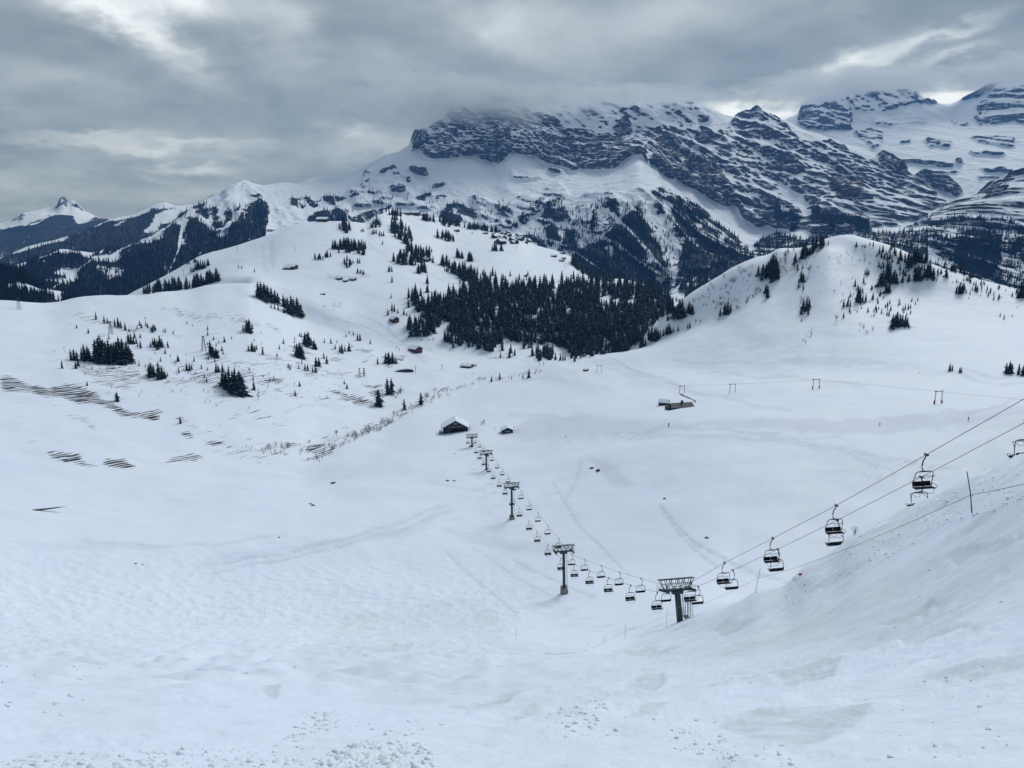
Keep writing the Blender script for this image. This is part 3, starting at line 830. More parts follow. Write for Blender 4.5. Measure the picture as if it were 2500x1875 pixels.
ROCK = [
    (0.66, [(1003, 345), (1055, 318), (1110, 270), (1250, 270), (1330, 285), (1400, 330), (1560, 345), (1650, 400), (1640, 440), (1600, 420), (1570, 392), (1540, 408), (1442, 418),
            (1352, 406), (1290, 378), (1250, 374), (1215, 402), (1170, 392), (1150, 381), (1063, 386), (1040, 378)]),
    (0.88, [(1003, 345), (1035, 335), (1042, 360), (1005, 370)]), (0.85, [(1175, 355), (1240, 340), (1250, 370), (1212, 402), (1168, 392)]),
    (0.80, [(1300, 350), (1500, 350), (1560, 385), (1520, 408), (1440, 418), (1350, 405)]),
    (0.42, [(1330, 262), (1560, 250), (1700, 260), (1740, 300), (1680, 320), (1560, 345), (1400, 330)]),
    (0.62, [(1560, 330), (1680, 310), (1760, 330), (1800, 300), (1850, 275), (1900, 300), (1960, 350), (2060, 362), (2120, 400), (2243, 440), (2310, 500), (2330, 545), (2150, 560),
            (2040, 545), (1960, 550), (1880, 520), (1800, 500), (1700, 470), (1620, 430), (1565, 395)]),
    (0.9, [(1600, 350), (1645, 340), (1660, 400), (1625, 398), (1610, 372)]), (0.92, [(1690, 395), (1735, 400), (1760, 440), (1800, 500), (1760, 515), (1720, 490), (1690, 460), (1640, 435), (1580, 405), (1600, 395), (1650, 420)]),
    (0.88, [(1880, 400), (1935, 390), (1960, 430), (1920, 442), (1885, 432)]), (0.9, [(2060, 430), (2100, 440), (2110, 500), (2080, 515), (2040, 490), (2030, 460)]),
    (0.9, [(1500, 320), (1530, 305), (1545, 330), (1500, 350)]), (0.85, [(2140, 380), (2190, 405), (2230, 430), (2200, 440), (2150, 410)]),
    (0.85, [(2240, 428), (2300, 445), (2345, 468), (2330, 478), (2280, 460)]),
    (0.78, [(1790, 500), (1850, 530), (1960, 550), (2040, 545), (2120, 560), (2060, 580), (1980, 575), (1900, 560), (1840, 560)]),
    # snow slopes and gullies between
    (0.1, [(1575, 400), (1600, 430), (1700, 478), (1760, 530), (1800, 570), (1850, 600), (1960, 590), (1850, 560), (1800, 520), (1740, 490), (1660, 450), (1610, 418)]),
    (0.08, [(1900, 440), (1930, 450), (1990, 520), (2080, 545), (2050, 552), (1960, 530), (1915, 480)]),
    (0.15, [(2180, 548), (2260, 536), (2250, 548), (2200, 556)]),
    # the pyramid and its lower ribs
    (0.33, [(1390, 500), (1440, 480), (1500, 475), (1580, 472), (1640, 490), (1700, 525), (1760, 570), (1800, 620), (1700, 700), (1500, 700), (1380, 640), (1330, 560)]),
    (0.0, [(1340, 490), (1370, 460), (1430, 424), (1515, 404), (1562, 386), (1600, 425), (1625, 450), (1590, 464), (1520, 470), (1430, 482), (1390, 500)]),
    (0.42, [(1450, 485), (1500, 480), (1520, 510), (1470, 525)]), (0.56, [(1590, 478), (1640, 470), (1740, 540), (1700, 545), (1620, 500)]),
    (0.40, [(1150, 480), (1240, 500), (1370, 450), (1380, 480), (1330, 520), (1240, 560), (1180, 560)]),
    (0.36, [(900, 440), (960, 420), (1060, 470), (1100, 490), (1050, 520), (900, 500)]), (0.42, [(860, 470), (905, 465), (905, 510), (860, 510)]),
    (0.60, [(885, 430), (902, 410), (900, 440), (892, 465), (885, 465)]), (0.6, [(925, 425), (960, 415), (970, 422), (930, 432)]),
    (0.6, [(1000, 420), (1040, 420), (1035, 434), (1005, 434)]), (0.62, [(1060, 450), (1095, 448), (1085, 460), (1060, 464)]), (0.6, [(955, 458), (990, 462), (985, 474), (958, 470)]),
    (0.6, [(1395, 405), (1420, 422), (1400, 426), (1385, 412)]), (0.6, [(1250, 408), (1260, 430), (1300, 440), (1330, 430), (1325, 436), (1290, 446), (1252, 436)]),
    (0.55, [(1330, 415), (1375, 420), (1372, 426), (1330, 420)]),
    (0.34, [(640, 500), (740, 520), (850, 510), (850, 540), (640, 580)]), (0.4, [(470, 520), (600, 480), (640, 500), (600, 560), (470, 600)]),
    (0.36, [(530, 470), (600, 450), (640, 480), (560, 500)]),
]
rock = paint(MS, 'rock', ROCK, 9.0, 0.04, 61, 3)
WOOD = [
    (0.34, [(1330, 530), (1400, 510), (1480, 500), (1560, 500), (1640, 500), (1760, 570), (1840, 630), (1790, 720), (1400, 720), (1300, 600)]),
    (0.22, [(850, 470), (1000, 480), (1150, 490), (1300, 500), (1330, 560), (1300, 600), (1100, 570), (850, 560)]),
    (1.0, [(-500, 720), (0, 663), (142, 622), (217, 634), (344, 577), (405, 549), (470, 508), (500, 500), (545, 515), (575, 530), (600, 505), (640, 500), (655, 520), (655, 600), (640, 700), (300, 790), (-500, 800)]),
    (0.0, [(505, 505), (515, 500), (522, 560), (512, 555)]), (0.0, [(530, 500), (543, 500), (552, 560), (545, 560)]), (0.0, [(478, 520), (486, 518), (492, 550), (484, 548)]),
    (0.0, [(560, 510), (572, 500), (580, 556), (570, 556)]), (0.0, [(590, 500), (600, 500), (606, 540), (596, 540)]),
    (0.0, [(217, 634), (275, 624), (330, 600), (350, 587), (392, 567), (393, 590), (375, 598), (340, 597), (320, 607), (292, 624), (285, 640), (240, 642)]),
    (0.0, [(17, 660), (72, 643), (130, 621), (128, 633), (72, 650), (45, 664)]), (0.0, [(122, 680), (150, 665), (180, 660), (188, 690), (165, 695), (150, 683)]),
    (0.0, [(107, 690), (170, 692), (172, 702), (110, 696)]), (0.35, [(240, 655), (290, 650), (302, 665), (298, 682), (255, 680)]), (0.1, [(390, 545), (412, 545), (414, 562), (395, 562)]),
    (0.1, [(435, 586), (452, 586), (448, 602), (438, 600)]),
    (1.0, [(710, 484), (730, 490), (744, 513), (736, 519), (713, 513)]), (0.9, [(740, 484), (765, 490), (780, 512), (760, 510), (745, 496)]),
    (0.9, [(767, 492), (800, 484), (837, 481), (846, 493), (822, 497), (832, 512), (818, 505), (790, 494)]), (0.65, [(837, 486), (918, 474), (920, 482), (850, 492)]),
    (1.0, [(750, 536), (770, 528), (794, 524), (846, 524), (849, 550), (750, 550)]), (0.7, [(850, 536), (900, 520), (960, 505), (960, 530), (850, 560)]),
    (0.6, [(905, 505), (960, 488), (965, 494), (910, 512)]), (0.95, [(1069, 521), (1094, 500), (1126, 499), (1155, 516), (1167, 539), (1083, 552)]), (0.0, [(1100, 512), (1118, 510), (1118, 532), (1104, 530)]),
    (0.8, [(1210, 524), (1236, 516), (1257, 545), (1236, 562), (1216, 548)]), (0.6, [(1150, 484), (1162, 490), (1168, 510), (1155, 505)]), (1.0, [(1013, 498), (1028, 475), (1038, 495)]),
    (0.8, [(1030, 477), (1066, 478), (1060, 486), (1038, 486)]), (0.6, [(1045, 500), (1090, 478), (1095, 482), (1058, 504)]),
    (0.6, [(1240, 560), (1290, 520), (1330, 480), (1330, 500), (1300, 535), (1262, 566)]),
    (0.88, [(1315, 545), (1327, 516), (1367, 487), (1379, 516), (1389, 548), (1335, 556)]), (0.5, [(1350, 490), (1378, 482), (1382, 520), (1340, 520)]),
    (0.95, [(1448, 540), (1458, 498), (1464, 500), (1452, 560), (1440, 590), (1434, 588)]), (0.85, [(1330, 562), (1359, 562), (1366, 602), (1332, 602)]),
    (0.95, [(1382, 576), (1405, 579), (1411, 626), (1373, 618)]), (0.9, [(1275, 574), (1305, 578), (1335, 604), (1330, 615), (1290, 590)]),
    (0.62, [(1470, 485), (1500, 480), (1520, 540), (1490, 570), (1480, 520)]),
    (1.0, [(1400, 632), (1460, 600), (1515, 556), (1558, 514), (1573, 550), (1587, 579), (1613, 608), (1628, 660), (1640, 720), (1529, 720), (1395, 690)]),
    (0.35, [(1480, 610), (1495, 602), (1500, 650), (1485, 650)]), (0.2, [(1515, 610), (1524, 605), (1518, 650), (1512, 650)]), (0.3, [(1575, 640), (1590, 635), (1595, 655), (1580, 655)]),
    (0.2, [(1600, 672), (1612, 668), (1622, 700), (1604, 698)]), (0.5, [(1600, 480), (1620, 480), (1625, 540), (1605, 530)]),
    (0.97, [(1634, 493), (1691, 516), (1746, 545), (1790, 574), (1842, 626), (1790, 690), (1732, 720), (1680, 740), (1655, 704), (1660, 646), (1674, 602), (1645, 559), (1640, 520)]),
    (0.0, [(1690, 552), (1716, 560), (1712, 570), (1694, 564)]), (0.1, [(1685, 592), (1704, 594), (1698, 606), (1690, 602)]), (0.15, [(1750, 584), (1768, 586), (1768, 600), (1755, 596)]), (0.2, [(1750, 612), (1764, 614), (1760, 622)]),
    (0.9, [(1840, 600), (1900, 575), (1960, 590), (2030, 580), (2030, 620), (1850, 640)]), (0.9, [(1971, 551), (2026, 541), (2116, 552), (2152, 584), (2062, 577), (2000, 572)]),
    (0.75, [(1870, 520), (1900, 500), (1910, 530), (1960, 560), (1930, 570), (1880, 545)]), (0.8, [(1970, 505), (2000, 510), (2005, 535), (1980, 535)]),
    (0.7, [(2050, 590), (2200, 570), (2330, 560), (2330, 660), (2200, 640), (2080, 610)]), (0.1, [(2120, 560), (2180, 560), (2190, 574), (2140, 574)]),
]
wood = paint(MS, 'wood', WOOD, 7.0, 0.0, 71, 3)
RUST = [(1.0, [(2066, 450), (2090, 452), (2094, 490), (2080, 500), (2064, 485)]), (0.8, [(1900, 430), (1925, 432), (1915, 442), (1902, 440)]), (0.8, [(1555, 395), (1520, 408), (1525, 398), (1558, 385)]),
        (0.5, [(1625, 385), (1660, 380), (1660, 398), (1630, 398)]), (0.5, [(2000, 425), (2020, 428), (2020, 438), (2000, 436)]), (0.5, [(2000, 440), (2060, 455), (2064, 500), (2030, 500)])]
paint(MS, 'rust', RUST, 4.0, 0.0, 81)


def carve(sh, rib=1.0, size=1.0, gully=1.0):
    """ribs, gullies and rock steps cut into a mountain face"""
    X, Yy, Zz = sh.P[..., 0].copy(), sh.P[..., 1].copy(), sh.P[..., 2].copy()
    rk = sh.attrs['rock']
    wd = sh.attrs['wood']
    lat = X + 0.35 * Yy
    out = (10 + 78 * rk + 22 * wd) * rib * (ridged(lat / (260 * size), (Zz + 0.25 * Yy) / (520 * size), 4, 91) - 0.3)
    out += (4 + 26 * rk) * rib * ridged(lat / (90 * size) + 40, Zz / (120 * size), 4, 95)
    out += 13 * rk * rib * ridged(lat / (38 * size) + 11, Zz / (70 * size), 3, 96)
    dip = Zz + 0.16 * X + 60 * fbm(X / 700, Yy / 900, 3, 97)
    for per, amp in ((66.0, 17.0), (27.0, 8.0)):
        q = dip / (per * size) + 1.5 * pn(dip / (190 * size), X / (2600 * size) + per, int(per) + 2) + 0.30 * fbm(X / (330 * size), Zz / (240 * size), 4, int(per))
        s_ = q - np.floor(q)
        out += amp * size * rk * (0.6 + 1.1 * np.clip(fbm(X / (420 * size), dip / (170 * size), 2, int(per) + 9) + 0.35, 0, 1)) * (np.where(s_ < 0.72, s_ / 0.72, (1 - s_) / 0.28) - 0.5)
    edge = np.minimum(1, np.minimum((sh.s / 0.6)[:, None], 1.0))
    top = smoothstep(-(sh.s)[:, None], -(len(MROWS) - 0.9), -(len(MROWS) - 1.35))
    out = out * edge * (0.40 + 0.60 * top)
    d = np.hypot(X, Yy)
    nx, ny = -X / d, -Yy / d
    sh.P[..., 0] += nx * out
    sh.P[..., 1] += ny * out
    sh.P[..., 2] += 0.30 * out * (0.3 + 0.7 * top) + 3.0 * fbm(X / 60, Yy / 60, 3, 99)
    # how much steeper each spot is than its surroundings: snow lies on the ledges, not on the risers
    a_ = np.gradient(sh.P, axis=1)
    b_ = np.gradient(sh.P, axis=0)
    nn = np.cross(a_, b_)
    nz = np.abs(nn[..., 2]) / np.maximum(np.linalg.norm(nn, axis=-1), 1e-9)
    sm = nz.copy()
    for _ in range(3):
        for ax, k in ((0, 9), (1, 5)):
            c = np.cumsum(np.concatenate([np.repeat(np.take(sm, [0], ax), k + 1, ax), sm, np.repeat(np.take(sm, [-1], ax), k, ax)], ax), axis=ax)
            n_ = sm.shape[ax]
            w_ = 2 * k + 1
            sm = (np.take(c, np.arange(w_, w_ + n_), ax) - np.take(c, np.arange(0, n_), ax)) / w_
    sh.attrs['crag'] = np.clip(sm - nz, -0.6, 0.6) * smoothstep(rk, 0.18, 0.55)
    # avalanche tracks and stream gullies stay bare of trees
    g = np.abs(pn(lat / (150 * size) + 3, (Zz + 0.3 * Yy) / (1100 * size), 55))
    g2 = np.abs(pn(lat / (62 * size) + 9, (Zz + 0.3 * Yy) / (420 * size), 57))
    sh.attrs['wood'] = wd * (1 - gully * 0.85 * smoothstep(-g, -0.045, -0.012)) * (1 - gully * 0.4 * smoothstep(-g2, -0.05, -0.01))


carve(MS)
MS.finish()
MS.mesh('mountain', 0, sum(MROWS), M_ALP)

# glacier plateau and summits behind
UG = np.linspace(1840, 3000, 330)
gc = [curve([(1840, 560, 5600), (2200, 540, 5500), (2500, 520, 5300), (3000, 500, 5200)], UG),
      curve([(1840, 430, 6300), (2000, 420, 6300), (2200, 450, 6000), (2500, 450, 5800), (3000, 430, 5700)], UG),
      curve([(1840, 350, 7000), (2000, 345, 7000), (2200, 350, 6900), (2500, 350, 6800), (3000, 320, 6600)], UG),
      curve([(1840, 320, 7600), (1950, 312, 7600), (2000, 318, 7500), (2200, 300, 7600), (2350, 300, 7700), (2500, 290, 7500), (3000, 260, 7300)], UG),
      curve([(1840, 310, 8400), (1900, 304, 8400), (1924, 288, 8400), (1946, 279, 8400), (1958, 256, 8400), (1975, 238, 8400), (2062, 208, 8500), (2116, 200, 8500), (2188, 200, 8600), (2226, 206, 8600), (2246, 231, 8600), (2286, 252, 8600),
             (2315, 254, 8700), (2351, 241, 8700), (2387, 227, 8700), (2409, 212, 8700), (2440, 204, 8700), (2500, 198, 8700), (3000, 170, 8700)], UG)]
zz = unproject(UG, gc[-1][0], np.exp(gc[-1][1]))[:, 2]
gc.append((v_from_z(np.exp(gc[-1][1]) * 1.08, zz - 250), gc[-1][1] + math.log(1.08)))
GROWS = [40, 60, 60, 70, 6]
GS = Sheet(UG, gc, GROWS)
ROCKG = [
    (0.62, [(1950, 262), (2000, 262), (2060, 250), (2080, 280), (2085, 318), (2040, 318), (1985, 318), (1945, 302)]), (0.50, [(2060, 240), (2200, 222), (2250, 235), (2240, 255), (2160, 275), (2085, 270)]),
    (0.8, [(2240, 250), (2270, 240), (2292, 253), (2250, 256)]), (0.85, [(2345, 244), (2390, 226), (2440, 206), (2420, 222), (2385, 238), (2350, 248)]),
    (0.55, [(2380, 262), (2430, 222), (2600, 205), (2600, 330), (2480, 300), (2400, 300)]), (0.6, [(2380, 290), (2440, 275), (2455, 300), (2385, 306)]),
    (0.5, [(2085, 325), (2150, 318), (2160, 345), (2135, 365), (2095, 340)]), (0.55, [(2200, 345), (2220, 345), (2220, 352), (2200, 352)]), (0.5, [(2255, 345), (2330, 350), (2320, 364), (2270, 362)]),
    (0.5, [(2360, 370), (2450, 375), (2450, 382), (2370, 378)]), (0.5, [(2370, 340), (2480, 340), (2480, 360), (2400, 355)]), (0.6, [(2320, 298), (2364, 302), (2360, 308), (2330, 306)]),
    (0.58, [(2190, 388), (2280, 398), (2330, 402), (2330, 410), (2250, 405), (2190, 396)]), (0.6, [(2330, 392), (2352, 394), (2352, 402), (2336, 400)]), (0.52, [(2250, 420), (2340, 420), (2330, 428), (2260, 428)]),
    (0.55, [(2400, 418), (2470, 418), (2470, 426), (2410, 424)]), (0.5, [(2385, 434), (2440, 434), (2440, 440), (2390, 440)]), (0.34, [(2130, 290), (2260, 285), (2260, 300), (2130, 310)]),
]
paint(GS, 'rock', ROCKG, 6.0, 0.06, 101)
paint(GS, 'wood', [], 1.0, 0.0, 1)
paint(GS, 'rust', [], 1.0, 0.0, 1)
MROWS_KEEP, MROWS = MROWS, GROWS
carve(GS, 0.9, 1.2)
GS.finish()
GS.mesh('glacier', 0, sum(GROWS), M_ALP)

# steep rocky flank on the near side of the glacier valley
UR = np.linspace(2265, 3000, 210)
rc = [curve([(2265, 760, 1900), (3000, 800, 1900)], UR),
      curve([(2265, 690, 2300), (2500, 730, 2300), (3000, 740, 2300)], UR),
      curve([(2265, 580, 2800), (2350, 600, 2700), (2500, 620, 2600), (3000, 600, 2500)], UR),
      curve([(2265, 535, 3200), (2350, 520, 3100), (2500, 510, 3000), (3000, 480, 2900)], UR),
      curve([(2265, 528, 3500), (2297, 514, 3500), (2333, 494, 3500), (2387, 476, 3500), (2423, 450, 3500), (2460, 428, 3500), (2500, 410, 3500), (3000, 330, 3500)], UR)]
zz = unproject(UR, rc[-1][0], np.exp(rc[-1][1]))[:, 2]
rc.append((v_from_z(np.exp(rc[-1][1]) * 1.08, zz - 200), rc[-1][1] + math.log(1.08)))
RROWS = [10, 80, 80, 70, 6]
RS = Sheet(UR, rc, RROWS)
paint(RS, 'rock', [(0.47, [(2265, 545), (2330, 500), (2400, 470), (2500, 420), (3000, 330), (3000, 720), (2400, 680), (2265, 600)]), (0.72, [(2390, 478), (2440, 450), (2470, 470), (2410, 492)]),
                   (0.40, [(2350, 560), (3000, 500), (3000, 760), (2400, 760)])], 9.0, 0.3, 111)
woodr = paint(RS, 'wood', [(0.45, [(2265, 560), (2330, 540), (2420, 545), (2500, 560), (3000, 560), (3000, 780), (2265, 700)]),
                           (1.0, [(2369, 558), (2387, 540), (2405, 558), (2441, 613), (2442, 650), (2420, 690), (2370, 690), (2340, 665), (2326, 620), (2345, 590)]),
                           (0.9, [(2480, 600), (2496, 595), (2490, 630), (2475, 628)])], 6.0, 0.0, 121)
paint(RS, 'rust', [], 1.0, 0.0, 1)
MROWS = RROWS
carve(RS, 0.8, 0.7)
RS.finish()
RS.mesh('rocky_flank', 0, sum(RROWS), M_ALP)

# wooded spur at the edge, and the ranges further down the valley
def backed(c, dz_, k=1.1):
    z_ = c[0]
    zt = unproject(c[2], c[0], np.exp(c[1]))[:, 2]
    return (v_from_z(np.exp(c[1]) * k, zt - dz_), c[1] + math.log(k))


def simple_range(name, lo, hi, n, lines, rows, rock_p, wood_p, rib, size, warp=6.0):
    global MROWS
    uu = np.linspace(lo, hi, n)
    cs = [curve(l, uu) for l in lines]
    zt = unproject(uu, cs[-1][0], np.exp(cs[-1][1]))[:, 2]
    cs.append((v_from_z(np.exp(cs[-1][1]) * 1.08, zt - 0.03 * np.exp(cs[-1][1])), cs[-1][1] + math.log(1.08)))
    sh = Sheet(uu, cs, rows)
    paint(sh, 'rock', rock_p, warp, 0.05, 131)
    paint(sh, 'wood', wood_p, warp, 0.0, 141)
    paint(sh, 'rust', [], 1.0, 0.0, 1)
    MROWS = rows
    carve(sh, rib, size, 0.35)
    sh.finish()
    sh.mesh(name, 0, sum(rows), M_ALP)
    return sh


FH = simple_range('wooded_spur', -500, 330, 150, [
    [(-500, 800, 1250), (330, 800, 1250)],
    [(-500, 720, 1350), (0, 722, 1380), (120, 735, 1400), (330, 790, 1400)],
    [(-500, 690, 1440), (0, 698, 1470), (95, 718, 1480), (160, 728, 1490), (330, 780, 1480)],
    [(-500, 600, 1560), (-100, 645, 1560), (0, 659, 1560), (29, 662, 1560), (72, 677, 1560), (95, 694, 1560), (121, 705, 1570), (162, 713, 1580), (202, 729, 1580), (330, 775, 1600)]],
    [8, 30, 40, 5], [], [(0.95, [(-500, 560), (0, 640), (60, 660), (120, 712), (90, 705), (40, 690), (0, 695), (-500, 700)]), (0.9, [(0, 705), (60, 712), (125, 725), (150, 740), (-100, 780), (-500, 760)]),
                         (0.9, [(150, 712), (205, 725), (205, 745), (150, 740)])], 0.2, 0.3, 3.0)
LC = simple_range('mountain', -500, 560, 190, [
    [(-500, 760, 3600), (560, 640, 4200)],
    [(-500, 720, 4200), (0, 690, 4300), (200, 640, 4600), (400, 590, 5000), (560, 560, 5200)],
    [(-500, 700, 4700), (0, 650, 4800), (145, 610, 5000), (300, 560, 5400), (430, 540, 5600), (560, 530, 5700)],
    [(-500, 690, 5200), (0, 629, 5400), (72, 601, 5500), (145, 583, 5700), (217, 560, 5900), (249, 544, 6000), (289, 531, 6000), (327, 524, 6100), (362, 507, 6200), (380, 499, 6200), (402, 494, 6200),
     (431, 503, 6200), (474, 500, 6200), (560, 500, 6200)]],
    [8, 30, 50, 5], [], [(1.0, [(-500, 690), (0, 634), (145, 590), (249, 550), (300, 536), (340, 528), (370, 512), (430, 512), (425, 520), (380, 540), (372, 565), (340, 585), (300, 620), (200, 700), (-500, 800)]),
                         (0.6, [(385, 512), (430, 508), (425, 522), (395, 522)]), (0.0, [(278, 552), (300, 538), (300, 542), (284, 554)]), (0.9, [(330, 560), (440, 540), (560, 540), (560, 700), (300, 700)]),
                         (0.0, [(344, 570), (372, 545), (402, 530), (398, 545), (362, 572)]), (0.0, [(372, 528), (395, 520), (430, 512), (470, 505), (440, 525), (405, 545), (375, 555)])], 0.7, 1.0)
LD = simple_range('mountain', -500, 560, 190, [
    [(-500, 720, 6400), (560, 640, 6600)],
    [(-500, 650, 7000), (0, 630, 7000), (200, 585, 7200), (560, 560, 7400)],
    [(-500, 590, 8000), (0, 575, 8000), (100, 545, 8200), (200, 545, 8300), (560, 540, 8400)],
    [(-500, 560, 9200), (0, 546, 9200), (29, 536, 9200), (58, 521, 9200), (95, 513, 9300), (130, 504, 9300), (138, 502, 9300), (145, 487, 9300), (150, 483, 9300), (156, 481, 9300), (162, 487, 9300), (168, 496, 9300), (174, 492, 9300), (179, 491, 9300),
     (197, 504, 9300), (206, 515, 9300), (225, 524, 9300), (246, 534, 9300), (300, 534, 9300), (560, 530, 9300)]],
    [8, 30, 60, 5], [(0.36, [(-500, 540), (60, 515), (136, 498), (150, 478), (210, 512), (250, 530), (240, 560), (-500, 580)]), (0.75, [(138, 503), (150, 480), (170, 490), (206, 512), (190, 508), (165, 505)]), (0.42, [(30, 538), (95, 514), (140, 505), (140, 520), (60, 545)])],
    [(1.0, [(-500, 600), (0, 560), (70, 555), (75, 545), (120, 530), (140, 525), (180, 535), (188, 552), (205, 556), (235, 530), (250, 536), (300, 545), (560, 560), (560, 760), (-500, 760)]), (0.6, [(25, 545), (60, 525), (55, 545)]),
     (0.4, [(60, 540), (80, 545), (45, 552)]), (0.0, [(0, 556), (20, 558), (22, 564), (0, 564)]), (0.0, [(76, 548), (125, 530), (122, 536), (80, 552)]), (0.1, [(150, 550), (158, 552), (154, 556)]), (0.1, [(165, 566), (176, 562), (172, 568)]),
     (0.1, [(20, 590), (30, 588), (26, 596)])], 0.8, 1.5)


# ------------------------------------------------------------------ building blocks for objects
class MB:
    def __init__(self):
        self.v, self.f = [], []

    def add(self, vs, fs):
        n = len(self.v)
        self.v += [tuple(p) for p in vs]
        self.f += [tuple(i + n for i in q) for q in fs]
        return self

    def box(self, lo, hi):
        x0, y0, z0 = lo
        x1, y1, z1 = hi
        return self.add([(x0, y0, z0), (x1, y0, z0), (x1, y1, z0), (x0, y1, z0), (x0, y0, z1), (x1, y0, z1), (x1, y1, z1), (x0, y1, z1)],
                        [(0, 3, 2, 1), (4, 5, 6, 7), (0, 1, 5, 4), (1, 2, 6, 5), (2, 3, 7, 6), (3, 0, 4, 7)])

    def tube(self, pts, r, n=6, r2=None):
        pts = [Vector(p) for p in pts]
        rings = []
        for i, p in enumerate(pts):
            a = pts[max(i - 1, 0)]
            b = pts[min(i + 1, len(pts) - 1)]
            d = (b - a).normalized()
            s = d.cross(Vector((0, 0, 1)))
            if s.length < 1e-3:
                s = Vector((1, 0, 0))
            s.normalize()
            t = d.cross(s)
            k = i / max(len(pts) - 1, 1)
            rr = r if r2 is None else r * (1 - k) + r2 * k
            rings.append([p + (s * math.cos(2 * math.pi * j / n) + t * math.sin(2 * math.pi * j / n)) * rr for j in range(n)])
        vs = [q for ring in rings for q in ring]
        fs = []
        for i in range(len(pts) - 1):
            for j in range(n):
                fs.append((i * n + j, i * n + (j + 1) % n, (i + 1) * n + (j + 1) % n, (i + 1) * n + j))
        fs.append(tuple(range(n - 1, -1, -1)))
        fs.append(tuple((len(pts) - 1) * n + j for j in range(n)))
        return self.add(vs, fs)

    def beam(self, a, b, w, h):
        """rectangular bar between two points"""
        a, b = Vector(a), Vector(b)
        d = (b - a).normalized()
        s = d.cross(Vector((0, 0, 1)))
        if s.length < 1e-3:
            s = Vector((1, 0, 0))
        s.normalize()
        t = s.cross(d)
        vs = []
        for p in (a, b):
            for i, j in ((-1, -1), (1, -1), (1, 1), (-1, 1)):
                vs.append(p + s * (i * w / 2) + t * (j * h / 2))
        return self.add(vs, [(0, 1, 2, 3), (7, 6, 5, 4), (0, 4, 5, 1), (1, 5, 6, 2), (2, 6, 7, 3), (3, 7, 4, 0)])

    def mesh(self, name, mat, smooth=False):
        me = bpy.data.meshes.new(name)
        me.from_pydata(self.v, [], self.f)
        me.materials.append(mat)
        if smooth:
            me.polygons.foreach_set('use_smooth', np.ones(len(me.polygons), bool))
        me.update()
        return me

    def build(self, name, mat, parent=None, smooth=False):
        return link(name, self.mesh(name, mat, smooth), parent)


def link(name, me, parent=None):
    o = bpy.data.objects.new(name, me)
    COL.objects.link(o)
    o.parent = parent
    return o


def tag(o, label, cat, group=None, kind=None):
    if label:
        o['label'] = label
    if cat:
        o['category'] = cat
    if group:
        o['group'] = group
    if kind:
        o['kind'] = kind
    return o


def empty(name, loc, rz=0.0, label=None, cat=None, group=None):
    o = bpy.data.objects.new(name, None)
    COL.objects.link(o)
    o.location = loc
    o.rotation_euler = (0, 0, rz)
    o.empty_display_size = 0.5
    return tag(o, label, cat, group)


KIDS = {}


def kids(o):
    if o.name not in KIDS:
        KIDS[o.name] = [c for c in COL.objects if c.parent == o]
    return KIDS[o.name]


def dup(root, loc, rz=0.0, scale=1.0, label=None, group=None):
    r = root.copy()
    COL.objects.link(r)
    r.location = loc
    r.rotation_euler = (0, 0, rz)
    r.scale = (scale,) * 3 if not isinstance(scale, tuple) else scale
    if label:
        r['label'] = label
    if group:
        r['group'] = group
    for c in kids(root):
        k = c.copy()
        COL.objects.link(k)
        k.parent = r
        for g in kids(c):
            q = g.copy()
            COL.objects.link(q)
            q.parent = k
    return r


ORD = ['first', 'second', 'third', 'fourth', 'fifth', 'sixth', 'seventh', 'eighth', 'ninth', 'tenth', 'eleventh', 'twelfth', 'thirteenth', 'fourteenth', 'fifteenth',
       'sixteenth', 'seventeenth', 'eighteenth', 'nineteenth', 'twentieth', 'twenty-first', 'twenty-second', 'twenty-third', 'twenty-fourth', 'twenty-fifth']

M_STEEL = plain('galvanised_steel_dark', (0.030, 0.036, 0.044), 0.5, 0.4, 0.3, 3.0)
M_TEAL = plain('dark_teal_paint', (0.018, 0.045, 0.052), 0.5, 0.0, 0.35, 1.5)
M_SEAT = plain('black_seat_plastic', (0.010, 0.010, 0.012), 0.55, 0.0, 0.2, 3.0)
M_SEAT.node_tree.nodes['Principled BSDF'].inputs['Specular IOR Level'].default_value = 0.08
M_SEAT.node_tree.nodes['Principled BSDF'].inputs['Roughness'].default_value = 0.9
M_CONC = plain('concrete', (0.21, 0.195, 0.17), 0.9, 0.0, 0.3, 1.2, 0.4)
M_CABLE = plain('steel_rope', (0.035, 0.042, 0.055), 0.5, 0.4, 0.2, 3.0)
M_WOOD = plain('weathered_dark_boards', (0.026, 0.020, 0.017), 0.85, 0.0, 0.4, 2.5, 0.4)
M_WOOD2 = plain('brown_boards', (0.075, 0.036, 0.022), 0.85, 0.0, 0.35, 2.5, 0.4)
M_REDWOOD = plain('red_stained_boards', (0.060, 0.020, 0.020), 0.85, 0.0, 0.3, 2.5, 0.3)
M_ROOFSNOW = plain('roof_snow', (0.69, 0.77, 0.87), 0.7, 0.0, 0.05, 1.0, 0.3)
M_SLATE = plain('bare_roof_sheet', (0.05, 0.055, 0.062), 0.7, 0.0, 0.3, 1.5, 0.2)
M_PANE = plain('window_pane', (0.32, 0.38, 0.42), 0.15, 0.0, 0.1, 2.0)
M_PALE = plain('pale_painted_marks', (0.38, 0.42, 0.42), 0.7, 0.0, 0.2, 2.0)
M_POLE = plain('weathered_pole', (0.045, 0.045, 0.05), 0.7, 0.0, 0.4, 6.0)
M_REDPAD = plain('red_padding', (0.30, 0.03, 0.03), 0.7, 0.0, 0.2, 3.0)
M_ROCKS = plain('dark_rock', (0.055, 0.05, 0.05), 0.9, 0.0, 0.5, 1.5, 0.6)
M_TWIG = plain('bare_twigs', (0.075, 0.065, 0.058), 0.9, 0.0, 0.4, 3.0)
